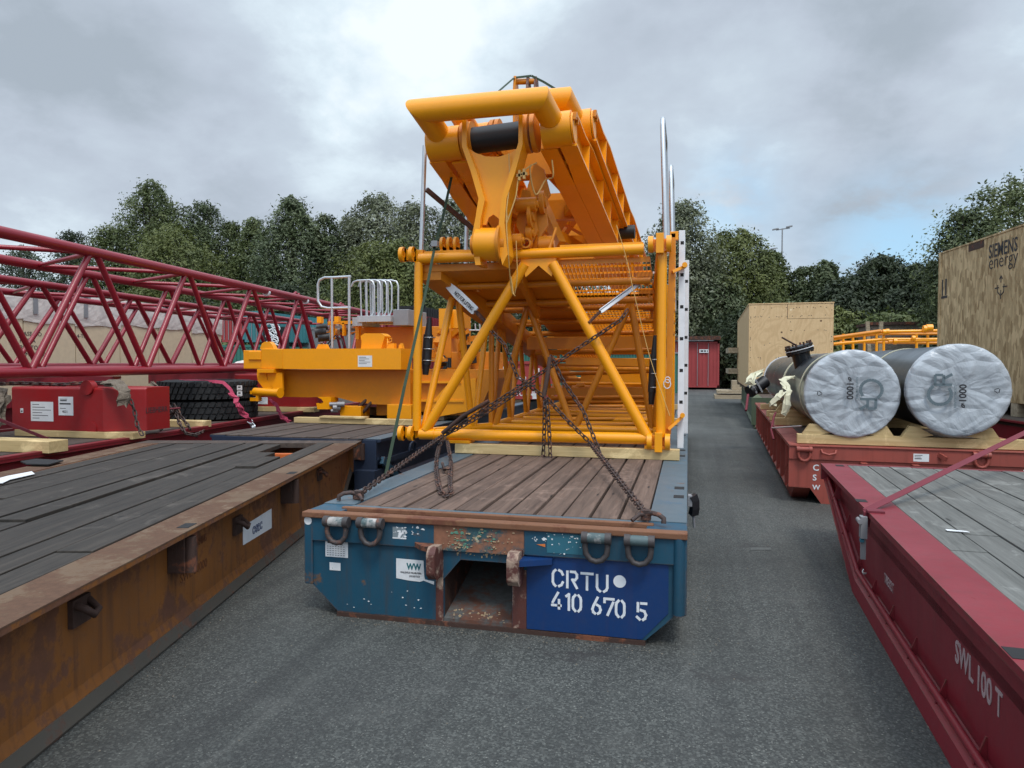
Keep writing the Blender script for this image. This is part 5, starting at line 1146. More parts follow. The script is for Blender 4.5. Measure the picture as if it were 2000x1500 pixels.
# ------------------------------------------------------------------ red boxes with lettering on the dark blue trailer
for (px0, px1, ya, yb2, Yd, tx, ts, lb) in ((928, 1066, 707, 752, 13.0, [('NARROW', 936, 720, .17), ('90 4  0', 1000, 742, .13), ('N', 948, 744, .16)], 0, 'upper red steel box with white lettering behind the yellow frame'), (920, 1078, 755, 782, 13.0, [('NARROW TUNNEL', 950, 772, .16)], 0, 'lower red steel box lettered TUNNEL beneath the other red box')):
    o = thing('red_steel_box', lb, 'steel box', (-2, Yd, 1)); a, c = atY(px0, ya, Yd), atY(px1, yb2, Yd)
    MB().box(a.x, c.x, Yd, Yd+1.4, max(c.z, .76), a.z).build('box', M['rcon'], o, bevel=.01)
    MB().box(a.x-.02, c.x+.02, Yd-.03, Yd+.02, a.z-.05, a.z+.02).build('rim', M['rcon'], o)
    for s, px, py, sz in tx: p = atY(px, py, Yd); text(s, sz, (p.x, Yd-.0045, p.z), EX, EZ, M['white'], o, bold=.004)
    sticker(o, atY(1043, 730, Yd) if ya < 740 else atY(1040, 779, Yd), EX, EZ, .14, .14)
for x in (-2.6, -1.7):
    o = thing('timber_block', 'timber block under the %s end of the red steel boxes' % ('left' if x < -2 else 'right'), 'timber', (x, 13.2, H)); MB().box(x-.1, x+.1, 13.05, 14.2, H+.012, .758).build('block', M['timg'], o)
# ------------------------------------------------------------------ crates wrapped in plastic, behind the booms
WX = -10.6
pz = atX(200, 585, WX).z; y0c = 2.2; rr_ = atX(432, 612, WX)
nC = 9; cwid = (rr_.y-y0c)/nC
for i in range(nC):
    a = y0c+i*cwid
    o = thing('osb_crate', 'plastic covered pale timber crate behind the red booms, %s of its row' % ('leftmost', 'second from left', 'third from left', 'fourth from left', 'middle one', 'fourth from right', 'third from right', 'second from right', 'rightmost')[i], 'crate', (WX-1, a+.5, .9), group='plastic covered crates behind the red booms')
    MB().box(WX-2.0, WX, a+.012, a+cwid-.012, .95, pz).build('crate_board', M['plyp'] if 'plyp' in M else M.setdefault('plyp', plain('pale_board', (.66, .53, .36), .75)), o)
    zl = pz-.60-.04*math.sin(i*1.7)
    b = MB(); secs = []
    for k in range(7):
        y = a-.01+k*(cwid+.02)/6; w1 = .012+.015*abs(math.sin(k*1.9+i)); z_ = zl+.025*math.sin(k*1.1+i*2.1)
        secs.append([(WX+.010, y, pz+.03), (WX+w1+.015, y, pz-.15), (WX+w1, y, z_), (WX+.004, y, z_), (WX+.004, y, pz+.02)])
    b.loft(secs, smooth=False).build('plastic_sheet', M['film'], o)
    if i in (2, 4, 5, 7): MB().box(WX+.03, WX+.05, a+.2, a+.30, pz-.45, pz).box(WX+.03, WX+.05, a+.13, a+.38, pz-.1, pz+.02).build('edge_protector', M['grey'], o)
    if i in (1, 2):
        yy = atX(38, 660, WX).y if i == 1 else atX(150, 645, WX).y
        for j, s in enumerate(('CASE NO', 'MTZ A', 'BOTTOM', 'DIMENSIONS') if i == 1 else ('4-TE',)):
            z_ = atX(38, 655, WX).z-.14*j; text(s, .12, (WX+.003, yy, z_), (0, 1, 0), EZ, M['ink'], o)
rk = thing('steel_rack', 'low dark steel rack carrying the plastic covered crates', 'rack', (WX-1, 7, 0)); MB().box(WX-2, WX+.05, y0c, rr_.y, .78, .93).box(WX-1.9, WX-1.7, y0c, rr_.y, 0, .78).box(WX-.3, WX-.1, y0c, rr_.y, 0, .78).build('frame', M['redm'], rk)
# containers, net of rings, fence, dark shed
def container(name, label, x0, x1, Y, L, z0, z1, mat, ribs=True, doors=True):
    o = thing(name, label, 'container', ((x0+x1)/2, Y+L/2, z0)); b = MB().box(x0+.03, x1-.03, Y+.03, Y+L, z0+.05, z1-.05)
    n = max(4, int((x1-x0)/.22))
    for i in range(n): xx = x0+.1+(x1-x0-.2)*i/n; b.box(xx, xx+(x1-x0)/n*.5, Y, Y+.05, z0+.15, z1-.15)
    for i in range(int(L/.3)): b.box(x0, x0+.04, Y+.1+i*.3, Y+.25+i*.3, z0+.1, z1-.1); b.box(x1-.04, x1, Y+.1+i*.3, Y+.25+i*.3, z0+.1, z1-.1)
    b.build('body', M[mat], o)
    b = MB()
    for x in (x0, x1-.1): b.box(x-.01, x+.11, Y-.02, Y+.08, z0, z1)
    b.box(x0, x1, Y-.02, Y+.08, z1-.12, z1).box(x0, x1, Y-.02, Y+.08, z0, z0+.14); b.build('corner_frame', M[mat], o)
    if doors:
        b = MB()
        for k in (.2, .4, .6, .8): b.tube((x0+(x1-x0)*k, Y-.04, z0+.1), (x0+(x1-x0)*k, Y-.04, z1-.1), .02, 6)
        b.build('lock_rod', M['grey'], o)
    return o
def cpx(name, label, pa, pb, top, bot, Y, L, mat, **k):
    a, c = atY(pa, top, Y), atY(pb, bot, Y); return container(name, label, a.x, c.x, Y, L, max(c.z, .0), a.z, mat, **k)
cpx('shipping_container', 'dull red shipping container end seen between the red booms', 430, 473, 610, 668, 26, 6, 'rcon')
cpx('shipping_container', 'teal shipping container doors seen through the red booms', 474, 520, 608, 668, 26, 6, 'teal')
cpx('shipping_container', 'dark green shipping container standing below the red and teal ones', 425, 520, 674, 735, 26, 6, 'gcard', doors=False)
cpx('shipping_container', 'dark grey shipping container far behind the crane chassis railings', 560, 640, 640, 740, 30, 6, 'grey', doors=False)
rn = thing('ring_stack', 'heap of pale steel rings in a dark frame behind the red booms', 'ring heap', atY(530, 680, 22))
random.seed(5)
for i in range(16):
    c = atY(random.uniform(524, 540), 628+i*3.4, 22); t = random.uniform(0, 3)
    MB().path([c+V((math.cos(k*.698)*.16, .05*math.sin(t), math.sin(k*.698)*.13)) for k in range(9)], .022, 6, closed=True).build('ring', M['white'], rn)
c = atY(533, 690, 22.2); MB().box(c.x-.5, c.x+.6, 22.25, 22.5, .0, 3.2).build('frame', M['dark'], rn)
gb = thing('big_bag', 'white bulk bag on the ground behind the red boom', 'bulk bag', atY(465, 720, 20)); c = atY(462, 720, 20)
MB().loft([[(c.x-.7, 20, .6), (c.x+.7, 20, .6), (c.x+.7, 21, .6), (c.x-.7, 21, .6)], [(c.x-.65, 20, 1.3), (c.x+.7, 20, 1.4), (c.x+.7, 21, 1.4), (c.x-.6, 21, 1.3)], [(c.x-.3, 20.3, 1.7), (c.x+.5, 20.2, 1.85), (c.x+.5, 20.8, 1.8), (c.x-.3, 20.8, 1.7)]]).build('bag', M['film'], gb, bevel=.08)
MB().box(c.x-.9, c.x+.9, 19.9, 21.1, 0, .6).build('pallet', M['timg'], gb)
a, c = atY(700, 690, 36), atY(1330, 690, 36)
fc = thing('green_metal_fence', 'green corrugated metal fence far behind the crane', 'fence', ((a.x+c.x)/2, 36, 0)); b = MB(); n = 120
for i in range(n):
    x = a.x+(c.x-a.x)*i/n; wd = (c.x-a.x)/n; b.box(x, x+wd*.5, 36, 36.03, 0, 2.2); b.box(x+wd*.5, x+wd, 36.05, 36.08, 0, 2.2)
b.build('corrugated_sheet', M['gcard'], fc); MB().box(a.x, c.x, 35.96, 36.1, 2.2, 2.27).build('top_rail', M['grey'], fc)
dk = cpx('shipping_container', 'near black container behind the railings on the chassis', 775, 830, 598, 740, 24, 5, 'dark', doors=False)
rs = cpx('shipping_container', 'small maroon container behind the grey housing on the chassis', 700, 805, 612, 740, 20, 3, 'redm', doors=False)
# ------------------------------------------------------------------ near red trailer at the right (SWL 100 T)
SH = .72; sa = -.046
SO = V((3.742, 3.02, 0)); sw = thing('roll_trailer', 'dark red empty roll trailer with grey planks lettered SWL 100 T, in the right foreground', 'roll trailer', SO, sa)
SM = ROOT[sw.name]; si = SM.inverted(); sx_ = SM.to_3x3() @ V((1, 0, 0)); sd_ = SM.to_3x3() @ V((0, 1, 0))
def C3(mb, secs, xo, sgn, H, web, fw):
    S = []
    for y, zb in secs:
        k = (H-zb)/H
        pr = [(0, H), (0, H-.03), (-web, H-.04), (-web, zb+.13*k), (-.035, zb+.09*k), (-.02, zb), (-.16, zb), (-fw, zb+.02), (-fw, H)]
        S.append([(xo+sgn*x, y, z) for x, z in (pr if sgn > 0 else pr[::-1])])
    mb.loft(S[::-1])
SL = 11.0; SW_ = 2.6; secs = [(0, .60), (-1.65, .0), (-SL, .0)]
mb = MB(); C3(mb, secs, 0, -1, SH, .10, .22); o = nw(mb, 'side_beam', 'redm', sw); o.data.flip_normals()
mb = MB(); C3(mb, secs, SW_, 1, SH, .10, .22); o = nw(mb, 'side_beam', 'redm', sw); o.data.flip_normals()
nw(MB().box(-.001, .218, -SL, 0, SH-.001, SH+.007), 'top_flange', 'redm', sw); nw(MB().box(SW_-.218, SW_+.001, -SL, 0, SH-.001, SH+.007), 'top_flange', 'redm', sw)
nw(MB().box(0, SW_, -.06, .0, .58, SH+.006), 'end_plate', 'redm', sw)
b = MB()
y = -.5
def zbot(y): return max(0, .60*(1+y/1.65))
while y > -SL: 
    b.hexa([(.03, y, zbot(y)+.04), (.11, y, zbot(y)+.06), (.11, y-.012, zbot(y)+.06), (.03, y-.012, zbot(y)+.04)], [(.094, y, zbot(y)+.22), (.11, y, zbot(y)+.22), (.11, y-.012, zbot(y)+.22), (.094, y-.012, zbot(y)+.22)]); y -= .52
nw(b, 'stiffener_rib', 'redm', sw)
nw(MB().tube((.055, -.1, .60), (.055, -1.65, .15), .018, 8).tube((.055, -1.65, .15), (.055, -SL, .15), .018, 8), 'rubbing_rail', 'redm', sw)
mb = MB(); random.seed(4)
n = 12; pw = (SW_-.44)/n
for k in range(n):
    x0 = .22+pw*k; sp = -random.uniform(2, 7)
    for a, c in ((-SL, sp-.004), (sp+.004, -.06)): mb.box(x0+.006, x0+pw-.003, a, c, SH-.05, SH+.004+random.uniform(-.004, .004))
nw(mb, 'deck_planks', 'deckg', sw, bevel=.003)
nw(MB().box(.1, SW_-.1, -SL, -.5, SH-.25, SH-.20), 'deck_frame', 'dark', sw)
b = MB()
for px, py in ((1640, 911), (1682, 980), (1990, 1281)): p = si @ atZ(px, py, SH); b.box(p.x-.035, p.x+.035, p.y-.05, p.y+.05, SH+.0075, SH+.009)
nw(b, 'stake_slot', 'dark', sw)
def sp_(px, py, web=.10): return si @ onpl(px, py, SO+sx_*web, sx_)
fad2 = plain('pale_pink_lettering', (.42, .30, .30), .7)
p, q = sp_(1728, 1130), sp_(1758, 1145); text('TARE 8.2 T', .085, SM @ V((.0985, p.y, p.z-.02)), -sd_, EZ, fad2, sw, sx=.62, bold=.001)
p = sp_(1866, 1290); q = sp_(1868, 1258)
text('SWL 100 T', .145, SM @ V((.0985, p.y, p.z)), -sd_, EZ, fad2, sw, sx=.82, bold=.002)
p = si @ onpl(1690, 1113, SO+sx_*.0, sx_); nw(MB().path([(-.01, p.y, p.z), (-.02, p.y-.02, p.z-.01), (-.02, p.y-.06, p.z-.01), (-.01, p.y-.08, p.z)], .006, 6), 'wire_clip', 'steel', sw)
t_ = thing('paper_scrap', 'small torn white paper on the grey planks of the near red trailer', 'paper', atZ(1855, 1035, SH))
P = [atZ(*q, SH+.010) for q in ((1846, 1034), (1888, 1038), (1894, 1040), (1850, 1037))]
MB().add([tuple(x) for x in P]+[tuple(x+V((0, 0, .003))) for x in P], [(4, 5, 6, 7), (3, 2, 1, 0)]+[(i, (i+1) % 4, 4+(i+1) % 4, 4+i) for i in range(4)]).build('sheet', M['white'], t_)
# strap rising to the upper right, and ratchet
e0 = atZ(1692, 997, SH+.012); e1 = atY(2000, 846, 2.6)
dr = (e1-e0); e2 = e0+dr*1.9
st = thing('lashing_strap', 'taut maroon lashing strap rising from the near red trailer edge to the upper right', 'lashing strap', e0)
MB().beam(e0, e2, .052, .004, (-.2, -.5, 1)).build('webbing', M['strapr'], st)
MB().path([e0+V((0, 0, .0)), SM @ V((-.004, (si @ e0).y-.01, SH+.0)), SM @ V((-.015, (si @ e0).y-.02, SH-.09))], .02, 8, sq=(.026, .003)).build('webbing', M['strapr'], st)
nw(MB().box((si @ e0).x+.0, (si @ e0).x+.10, (si @ e0).y-.05, (si @ e0).y+.04, SH+.008, SH+.02), 'strap_protector', 'strapr', sw)
p = si @ e0; rt_ = thing('ratchet_buckle', 'grey ratchet buckle with tape hanging on the edge of the near red trailer', 'ratchet', SM @ V((-.02, p.y-.02, SH-.12)))
def LB(mb, nm, mt, pr_): 
    mb.v = [tuple(SM @ V(v)) for v in mb.v]; return mb.build(nm, M[mt], pr_)
yy = p.y-.03
LB(MB().box(-.05, -.012, yy-.035, yy+.035, SH-.16, SH-.02), 'housing', 'grey', rt_); LB(MB().tube((-.055, yy-.04, SH-.05), (-.055, yy+.04, SH-.05), .016, 10).box(-.045, -.015, yy-.012, yy+.012, SH-.30, SH-.16), 'handle', 'grey', rt_)
LB(MB().box(-.052, -.03, yy-.03, yy-.0, SH-.185, SH-.165), 'blue_tag', 'tealp', rt_)

# ------------------------------------------------------------------ orange red trailer with pipes
RH = .70; ga = -.045
RO = V((3.69, 4.82, 0)); rr = thing('roll_trailer', 'faded orange red roll trailer with two D rings on its end, carrying the black pipes', 'roll trailer', RO, ga)
RMx = ROOT[rr.name]; ri = RMx.inverted()
RL = 9.2; RW = 2.75
mb = MB(); C2(mb, 0, -1, [(.0, .18), (.35, .0), (RL, .02)][::-1], .06, .25, RH); nw(mb, 'side_beam', 'orr', rr)
mb = MB(); C2(mb, RW, 1, [(.0, .18), (.35, .0), (RL, .02)][::-1], .06, .25, RH); nw(mb, 'side_beam', 'orr', rr)
nw(MB().box(-.001, .25, 0, RL, RH-.0, RH+.007).box(RW-.25, RW+.001, 0, RL, RH, RH+.007).box(.25, RW-.25, 0, .3, RH-.02, RH+.004), 'top_flange', 'orr', rr)
b = MB().prism([(.0, .19), (.24, .185), (.37, .0), (RW-.37, 0), (RW-.24, .185), (RW, .19), (RW, RH-.005), (0, RH-.005)], (0, .02, 0), (1, 0, 0), (0, 0, 1), (0, -.03, 0)); nw(b, 'end_plate', 'orr', rr, bevel=.004)
nw(MB().box(-.0, RW, -.03, -.012, RH-.17, RH-.005).box(.0, RW, -.045, -.012, RH-.012, RH+.004), 'header_plate', 'orr', rr, bevel=.004)
for x in (.78, 1.32): nw(MB().prism([(0, .52), (.0, .36), (-.12, .44), (-.14, .52)], (x, -.01, 0), (0, 1, 0), (0, 0, 1), (.07, 0, 0)), 'coupling_horn', 'orr', rr)
nw(MB().box(.85, 1.32, -.035, -.01, .34, .40), 'coupling_lip', 'rustd', rr)
rx, rnn = RMx.to_3x3() @ V((1, 0, 0)), RMx.to_3x3() @ V((0, -1, 0))
for x in (.17, 2.02): 
    shackle(RMx @ V((x, -.055, RH-.045)), 0, rr, side=(rx, rnn), mats=('orr', 'orr'))
nw(MB().path([(.36, -.03, RH-.05), (.37, -.07, RH-.08), (.44, -.08, RH-.10), (.51, -.07, RH-.08), (.52, -.03, RH-.05)], .014, 8), 'step_rung', 'orr', rr)
nw(MB().beam((1.60, -.03, RH-.06), (1.66, -.10, RH-.10), .03, .05), 'hook_lug', 'orr', rr)
for k in range(24):
    pass
b = MB()
for k in range(12): b.box(-.0, .065, .5+k*.72, .53+k*.72, .12, RH-.04)
nw(b, 'stiffener_rib', 'orr', rr)
mb = MB()
for k in range(11): mb.box(.26+k*.205, .26+k*.205+.198, .3, RL, RH-.06, RH+.002)
nw(mb, 'deck_planks', 'deckb', rr)
p = ri @ atY(1842, 880, 4.7); s2 = sticker(rr, RMx @ V((1.34, -.0305, RH-.145)), rx, EZ, .16, .09, [(.08, .75, .5, .07), (.08, .55, .4, .07), (.08, .3, .45, .12)]); 
text('C', .10, RMx @ V((.27, -.0135, .40)), rx, EZ, M['wht'], rr, bold=.002); text('S', .10, RMx @ V((.27, -.0135, .28)), rx, EZ, M['wht'], rr, bold=.002); text('W', .08, RMx @ V((.27, -.0135, .17)), rx, EZ, M['wht'], rr, bold=.002)
text('EU 140844', .13, RMx @ V((1.62, -.0135, .395)), rx, EZ, M['wht'], rr, bold=.002, sx=.95)
b = MB().path([RMx @ V(q) for q in ((2.44, -.015, .40), (2.44, -.015, .50), (2.54, -.015, .50), (2.54, -.015, .40))], .005, 4, closed=True); b.build('lettering', M['wht'], rr)
# timbers and chocks
for i, (yy, x0, x1) in enumerate(((.12, .10, 2.75), (2.7, .02, 2.6), (3.6, .0, 2.6), (4.5, .0, 2.6), (6.6, 0, 2.6))):
    o = thing('pipe_cradle', 'timber with wedge chocks under the black pipes, %s' % ('at the open trailer end' , 'second from the near end', 'third from the near end', 'fourth from the near end', 'at the far end')[i], 'pipe cradle', RMx @ V((1.3, yy, RH)), ga)
    def PL(mb): mb.v = [tuple(V(v)-V((1.3, yy, RH))) for v in mb.v]; return mb
    PL(MB().box(x0, x1, yy-.05, yy+.06, RH+.012, RH+.125)).build('bearer', M['timX'], o, world=False, bevel=.004)
    for cx in ((.66, 1.74) if i == 0 else (.66, 1.74)):
        for sg in (-1, 1):
            q = [(cx+sg*.50, RH+.126), (cx+sg*.30, RH+.126), (cx+sg*.17, RH+.15), (cx+sg*.34, RH+.25), (cx+sg*.42, RH+.25)]
            if sg < 0: q = q[::-1]
            PL(MB().prism(q, (0, yy-.045, 0), (1, 0, 0), (0, 0, 1), (0, .09, 0))).build('chock', M['timX'], o, world=False, bevel=.003)
# the pipes
def crumple(name, par, C, ax, r, L, seed, txt, ang, flip):
    """gathered foil cover: crinkled disc and skirt"""
    a, b_, d = frame(ax, (0, 0, 1)); b_ = V((0, 0, 1)); a = b_.cross(ax)*-1; a = ax.cross(b_)
    vs = []; fs = []; nr, na = 22, 120
    for i in range(nr+1):
        k = i/nr; rr_ = r*min(1.0, (k/.80))*1.0; back = 0 if k <= .80 else (k-.80)/.20*L
        for j in range(na):
            t = 2*PI*j/na; x, z = math.cos(t)*rr_, math.sin(t)*rr_
            w0 = mnoise.noise(V((x*2.4+seed, z*2.4, .3)))*.022+mnoise.noise(V((x*7+seed, z*7, 2)))*.004
            rg = abs(mnoise.noise(V((math.cos(t)*4+seed, math.sin(t)*4, 5+k*.6))))*.028*k+abs(mnoise.noise(V((x*3+z*2+seed+9, z*1.6-x, 7))))*.014
            dep = (.012 if k < .78 else .004)
            off = -w0-rg+.02*(1-min(1, k/.8))*0
            if k > .8: off *= .15
            ro = 1+(.010*mnoise.noise(V((t*9, k*8, seed))) if k > .78 else 0)
            if k > .8 and back > 0: ro += .006
            rd = 0
            if .72 < k <= .80: rd = (k-.72)/.08
            vs.append(tuple(C+a*x*ro+b_*z*ro+ax*(off+back-(.03*(1-rd**2)) )))
    for i in range(nr):
        for j in range(na): fs.append((i*na+j, i*na+(j+1) % na, (i+1)*na+(j+1) % na, (i+1)*na+j))
    mb = MB().add(vs, fs, True); o = mb.build(name, M['cap'], par)
    # print, flat on the cover
    n = -ax; cx = C+ax*(-.082)
    ex0 = ax.cross(V((0, 0, 1))); e1_ = V((0, 0, 1))
    exr = e1_ if not flip else -e1_; eyr = ex0*-1 if not flip else ex0       # writing runs upward (or downward)
    eyr = (n.cross(exr))
    g_ = plain('grey_print'+name+str(seed), (.12, .16, .18), .6); S = r/.52
    def pt(u, v): return cx+exr*u*S+eyr*v*S
    b = MB(); th = .028*S
    arc = [pt(-.05+.115*math.cos(t), .20+.115*math.sin(t)) for t in [R(35+i*14.5) for i in range(20)]]
    for p, q in zip(arc, arc[1:]): b.beam(p, q, .034*S, .002, n)
    for u0, u1, v0, v1 in ((.06, .06, .08, .265), (.06, .17, .25, .25), (.17, .17, .17, .25), (.06, .17, .165, .165), (.13, .18, .16, .08)): b.beam(pt(u0, v0), pt(u1, v1), .03*S, .002, n)
    b.build('cover_logo', g_, o)
    text('REINFORCEMENTS', .036*S, pt(-.20, .035), exr, eyr, g_, o, 'cover_print', sx=.85, bold=.0004)
    text('ø1000', .10*S, pt(-.20, -.06), exr, eyr, M['ink'], o, 'cover_print', bold=.003, sx=1.05, ext=.001)
    b = MB()
    for i in range(3):
        t = R(90+120*i); c0 = pt(0+.03*math.cos(t), -.36+.03*math.sin(t)); c1_ = pt(.03*math.cos(t+1.7), -.36+.03*math.sin(t+1.7)); b.beam(c0, c1_, .009, .002, n)
    b.build('cover_print', M['ink'], o)
    return o
ax = RMx.to_3x3() @ V((0, 1, 0))
def pipe(name, label, C, r, L, seed, flip, extra=False):
    o = thing(name, label, 'steel pipe', (C.x, C.y, C.z-r))
    MB().tube(C+ax*.02, C+ax*L, r*.985, 64).build('pipe_shell', M['pipe'], o)
    crumple('end_cover', o, C, ax, r*1.01, .13, seed, '', 0, flip)
    b = MB()
    for k in ((.62, 3.2, 3.35) if extra else (2.2,)): b.tube(C+ax*k, C+ax*(k+.035), r*1.004, 64)
    b.build('sling_band', M['cream'], o)
    MB().tube(C+ax*(L-.15), C+ax*(L+.02), r*1.02, 48).build('far_cover', M['white'], o)
    return o
P1 = V((4.385, 4.86, 1.325)); P2 = V((5.46, 4.70, 1.385))
p1 = pipe('black_pipe', 'large black pipe with flanged branch on top and silver foil end cover', P1, .515, 8.6, 1, True, True)
p2 = pipe('black_pipe', 'large plain black pipe with silver foil end cover, beside the tall strand board crate', P2, .515, 8.6, 6, False)
# branch with flange and spindle
c = P1+ax*2.2+V((-.30, 0, .36)); up_ = V((-.45, .1, 1)).normalized()
c = atY(1571, 705, 7.0); top = atY(1563, 688, 6.95)
b = MB().tube(c-V((0, 0, .12)), top, .13, 20); b.build('branch', M['pipe'], p1)
dv = V((-.28, -.05, 1)).normalized()
b = MB().tube(top, top+dv*.03, .20, 28).tube(top+dv*.075, top+dv*.10, .20, 28); b.build('flange', M['black'], p1)
MB().tube(top+dv*.045, top+dv*.055, .205, 28).build('gasket', M['white'], p1)
MB().tube(top+dv*.10+V((-.02, 0, 0)), atY(1527, 659, 6.9), .013, 8).build('spindle', M['rustd'], p1)
b = MB()
for i in range(10): t = i*.628; q = top+V((math.cos(t)*.17, math.sin(t)*.17, -math.cos(t)*-.05)); b.tube(q-dv*.03, q+dv*.14, .014, 6)
b.build('flange_bolts', M['rustd'], p1)
# cream slings bunched at the pipe's side
ribbon([atY(1553, 735, 6.6), atY(1527, 742, 6.3), atY(1535, 755, 6.2), atY(1540, 775, 6.0), atY(1533, 808, 5.9)], .085, 12, 'sling_bundle', 'bunched cream round sling hanging at the left side of the near pipe', 'cream', 'sling')
ribbon([atY(1530, 765, 6.0), atY(1515, 780, 5.9), atY(1508, 790, 5.9), atY(1520, 775, 5.9)], .07, 14, 'sling_bundle', 'cream sling loop curled just left of the bunched one', 'cream', 'sling')
ribbon([atY(1487, 725, 10.0), atY(1470, 735, 9.6), atY(1463, 752, 9.4), atY(1468, 745, 9.4)], .14, 15, 'sling_bundle', 'cream sling tied near the far end of the left pipe', 'cream', 'sling')
o = thing('clamp', 'shiny black clamp with steel bolts at the far left side of the pipe', 'clamp', atY(1479, 755, 9.8)); c = atY(1479, 755, 9.8)
MB().tube(c-V((.15, .1, .1)), c+V((.15, .1, .1)), .12, 14).build('clamp_body', M['black'], o); MB().beam(c+V((-.15, -.15, .12)), c+V((-.02, -.15, -.12)), .04, .03).beam(c+V((-.05, -.15, .14)), c+V((.08, -.15, -.1)), .04, .03).build('bolts', M['steel'], o)
# tie bars on the trailer edge
tb_ = thing('tie_bar', 'dark red lashing bar with white rod hooked on the orange red trailer edge', 'tie bar', atY(1513, 830, 5.6))
MB().path([atY(1511, 858, 5.3), atY(1506, 840, 5.4), atY(1512, 812, 5.7), atY(1515, 806, 5.9)], .014, 8).build('bar', M['strapr'], tb_)
MB().tube(atY(1508, 836, 5.4), atY(1566, 832, 5.1), .010, 8).build('rod', M['steel'], tb_)
tb2 = thing('tie_bar', 'short dark red lashing bar farther along the edge of the orange red trailer', 'tie bar', atY(1458, 780, 9.0)); MB().tube(atY(1461, 771, 8.8), atY(1457, 802, 8.4), .022, 8).build('bar', M['strapr'], tb2)

# ------------------------------------------------------------------ green trailer with the plywood crate
gt = thing('roll_trailer', 'green painted roll trailer farther down the right side, under the tall plywood crate', 'roll trailer', (5.5, 14.6, 0), ga)
gm_ = paint('green_trailer', (.075, .105, .06), .6, .2, (.10, .07, .04), dirt=.5); M['gtr'] = gm_
mb = MB(); C2(mb, -1.42, -1, [(12, .02), (0, .02)], .06, .25, .80); nw(mb, 'side_beam', 'gtr', gt)
mb = MB(); C2(mb, 1.35, 1, [(12, .02), (0, .02)], .06, .25, .80); nw(mb, 'side_beam', 'gtr', gt)
nw(MB().box(-1.17, 1.1, 0, 12, .74, .79), 'deck', 'deckb', gt); nw(MB().box(-1.42, 1.35, -.02, .0, .1, .80), 'end_plate', 'gtr', gt)
Yc = 17.2; a = atY(1463, 595, Yc); c = atY(1628, 587, Yc); bt_z = .93
cr_ = thing('plywood_crate', 'tall closed plywood crate on the green trailer beyond the black pipes', 'crate', (a.x, Yc, bt_z), -.03)
W_ = (c-a).xy.length; hz = a.z-bt_z
nw(MB().box(0, W_, 0, 9.0, 0, hz), 'crate_board', 'ply', cr_, bevel=.01)
nw(MB().box(-.012, W_+.012, -.012, 9.01, hz, hz+.03), 'lid', 'ply', cr_)
b = MB(); random.seed(2)
for i in range(110): x, z = (random.uniform(.05, W_-.05) if i % 3 else random.choice((.05, W_*.5, W_-.05)), random.choice((.08, .42, .9, 1.3, 1.7, 2.1, hz-.12, hz-.35))+random.uniform(-.03, .03) if i % 3 else random.uniform(0, hz)); b.box(x-.010, x+.010, -.003, 0, z-.010, z+.010)
nw(b, 'nail_heads', 'ink', cr_)
nw(MB().box(-.02, -.001, .0, 9, 0, .02).box(W_*.46, W_*.465, -.004, 0, hz-.42, hz).box(W_*.46, W_, -.004, 0, hz-.425, hz-.42), 'joint_line', 'rustd', cr_)
for yy in (.3, 3, 6, 8.6): nw(MB().box(.0, W_, yy, yy+.15, .80-bt_z, 0), 'skid', 'timg', cr_)
# timber ends left of the crate
for pz_, lb in ((684, 'upper greyed timber end sticking out left of the plywood crate'), (725, 'lower greyed timber end sticking out left of the plywood crate')):
    c = atY(1438, pz_, 25); o = thing('timber_end', lb, 'timber', c); MB().box(c.x-.3, c.x+.4, 24.9, 27, c.z-.1, c.z+.1).build('bearer', M['timg'], o)
a = atY(1440, 748, 30); o = thing('timber_stack', 'low stack of pallets and timber on the ground between red container and crate', 'timber stack', (a.x, 30, 0)); MB().box(a.x-1.0, a.x+.6, 30, 31.5, 0, .18).box(a.x-.9, a.x+.5, 30.1, 31.4, .25, .40).box(a.x-.2, a.x+1.2, 30.4, 31.4, .41, .85).build('boards', M['timg'], o)
# ------------------------------------------------------------------ OSB crate with the energy lettering
oa = -(-.0908)    # long face runs away to the left
Oc = atY(1835, 497, 12.0); bz = 1.02; hh2 = Oc.z-bz
oc = thing('strand_board_crate', 'very tall brown strand board crate lettered SIEMENS energy at the right edge', 'crate', (Oc.x, Oc.y, bz), .0908)
OM = ROOT[oc.name]
nw(MB().box(0, 3.2, -10, 0, 0, hh2), 'crate_board', 'osb', oc, bevel=.01); nw(MB().box(-.012, 3.2, -10, .01, hh2, hh2+.03).box(-.014, -.0, -.10, -.0, 0, hh2), 'edge_batten', 'osb', oc)
ody, odx = OM.to_3x3() @ V((0, 1, 0)), OM.to_3x3() @ V((1, 0, 0))
def op(px, py): return OM.inverted() @ onpl(px, py, Oc, odx)
p = op(1931, 505); q = op(1987, 487); wl = abs(q.y-p.y); hl2 = op(1931, 478).z-p.z
stx = text('SIEMENS', hl2*1.35, OM @ V((-.0035, p.y, p.z)), -ody, EZ, M['ink'], oc, bold=.004, sx=1)
me = stx.data; xs = [v.co.y for v in me.vertices]; k_ = wl/(max(xs)-min(xs)); y0_ = max(xs)
for v in me.vertices: v.co.y = y0_+(v.co.y-y0_)*k_
p = op(1931, 527)
stx = text('energy', hl2*1.45, OM @ V((-.0035, p.y, p.z)), -ody, EZ, M['ink'], oc, bold=-.004, sx=1)
me = stx.data; xs = [v.co.y for v in me.vertices]; k_ = wl/(max(xs)-min(xs)); y0_ = max(xs)
for v in me.vertices: v.co.y = y0_+(v.co.y-y0_)*k_
p = op(1955, 561); cpt = lambda u, v: OM @ V((-.003, p.y-u, p.z+v))
b = MB(); 
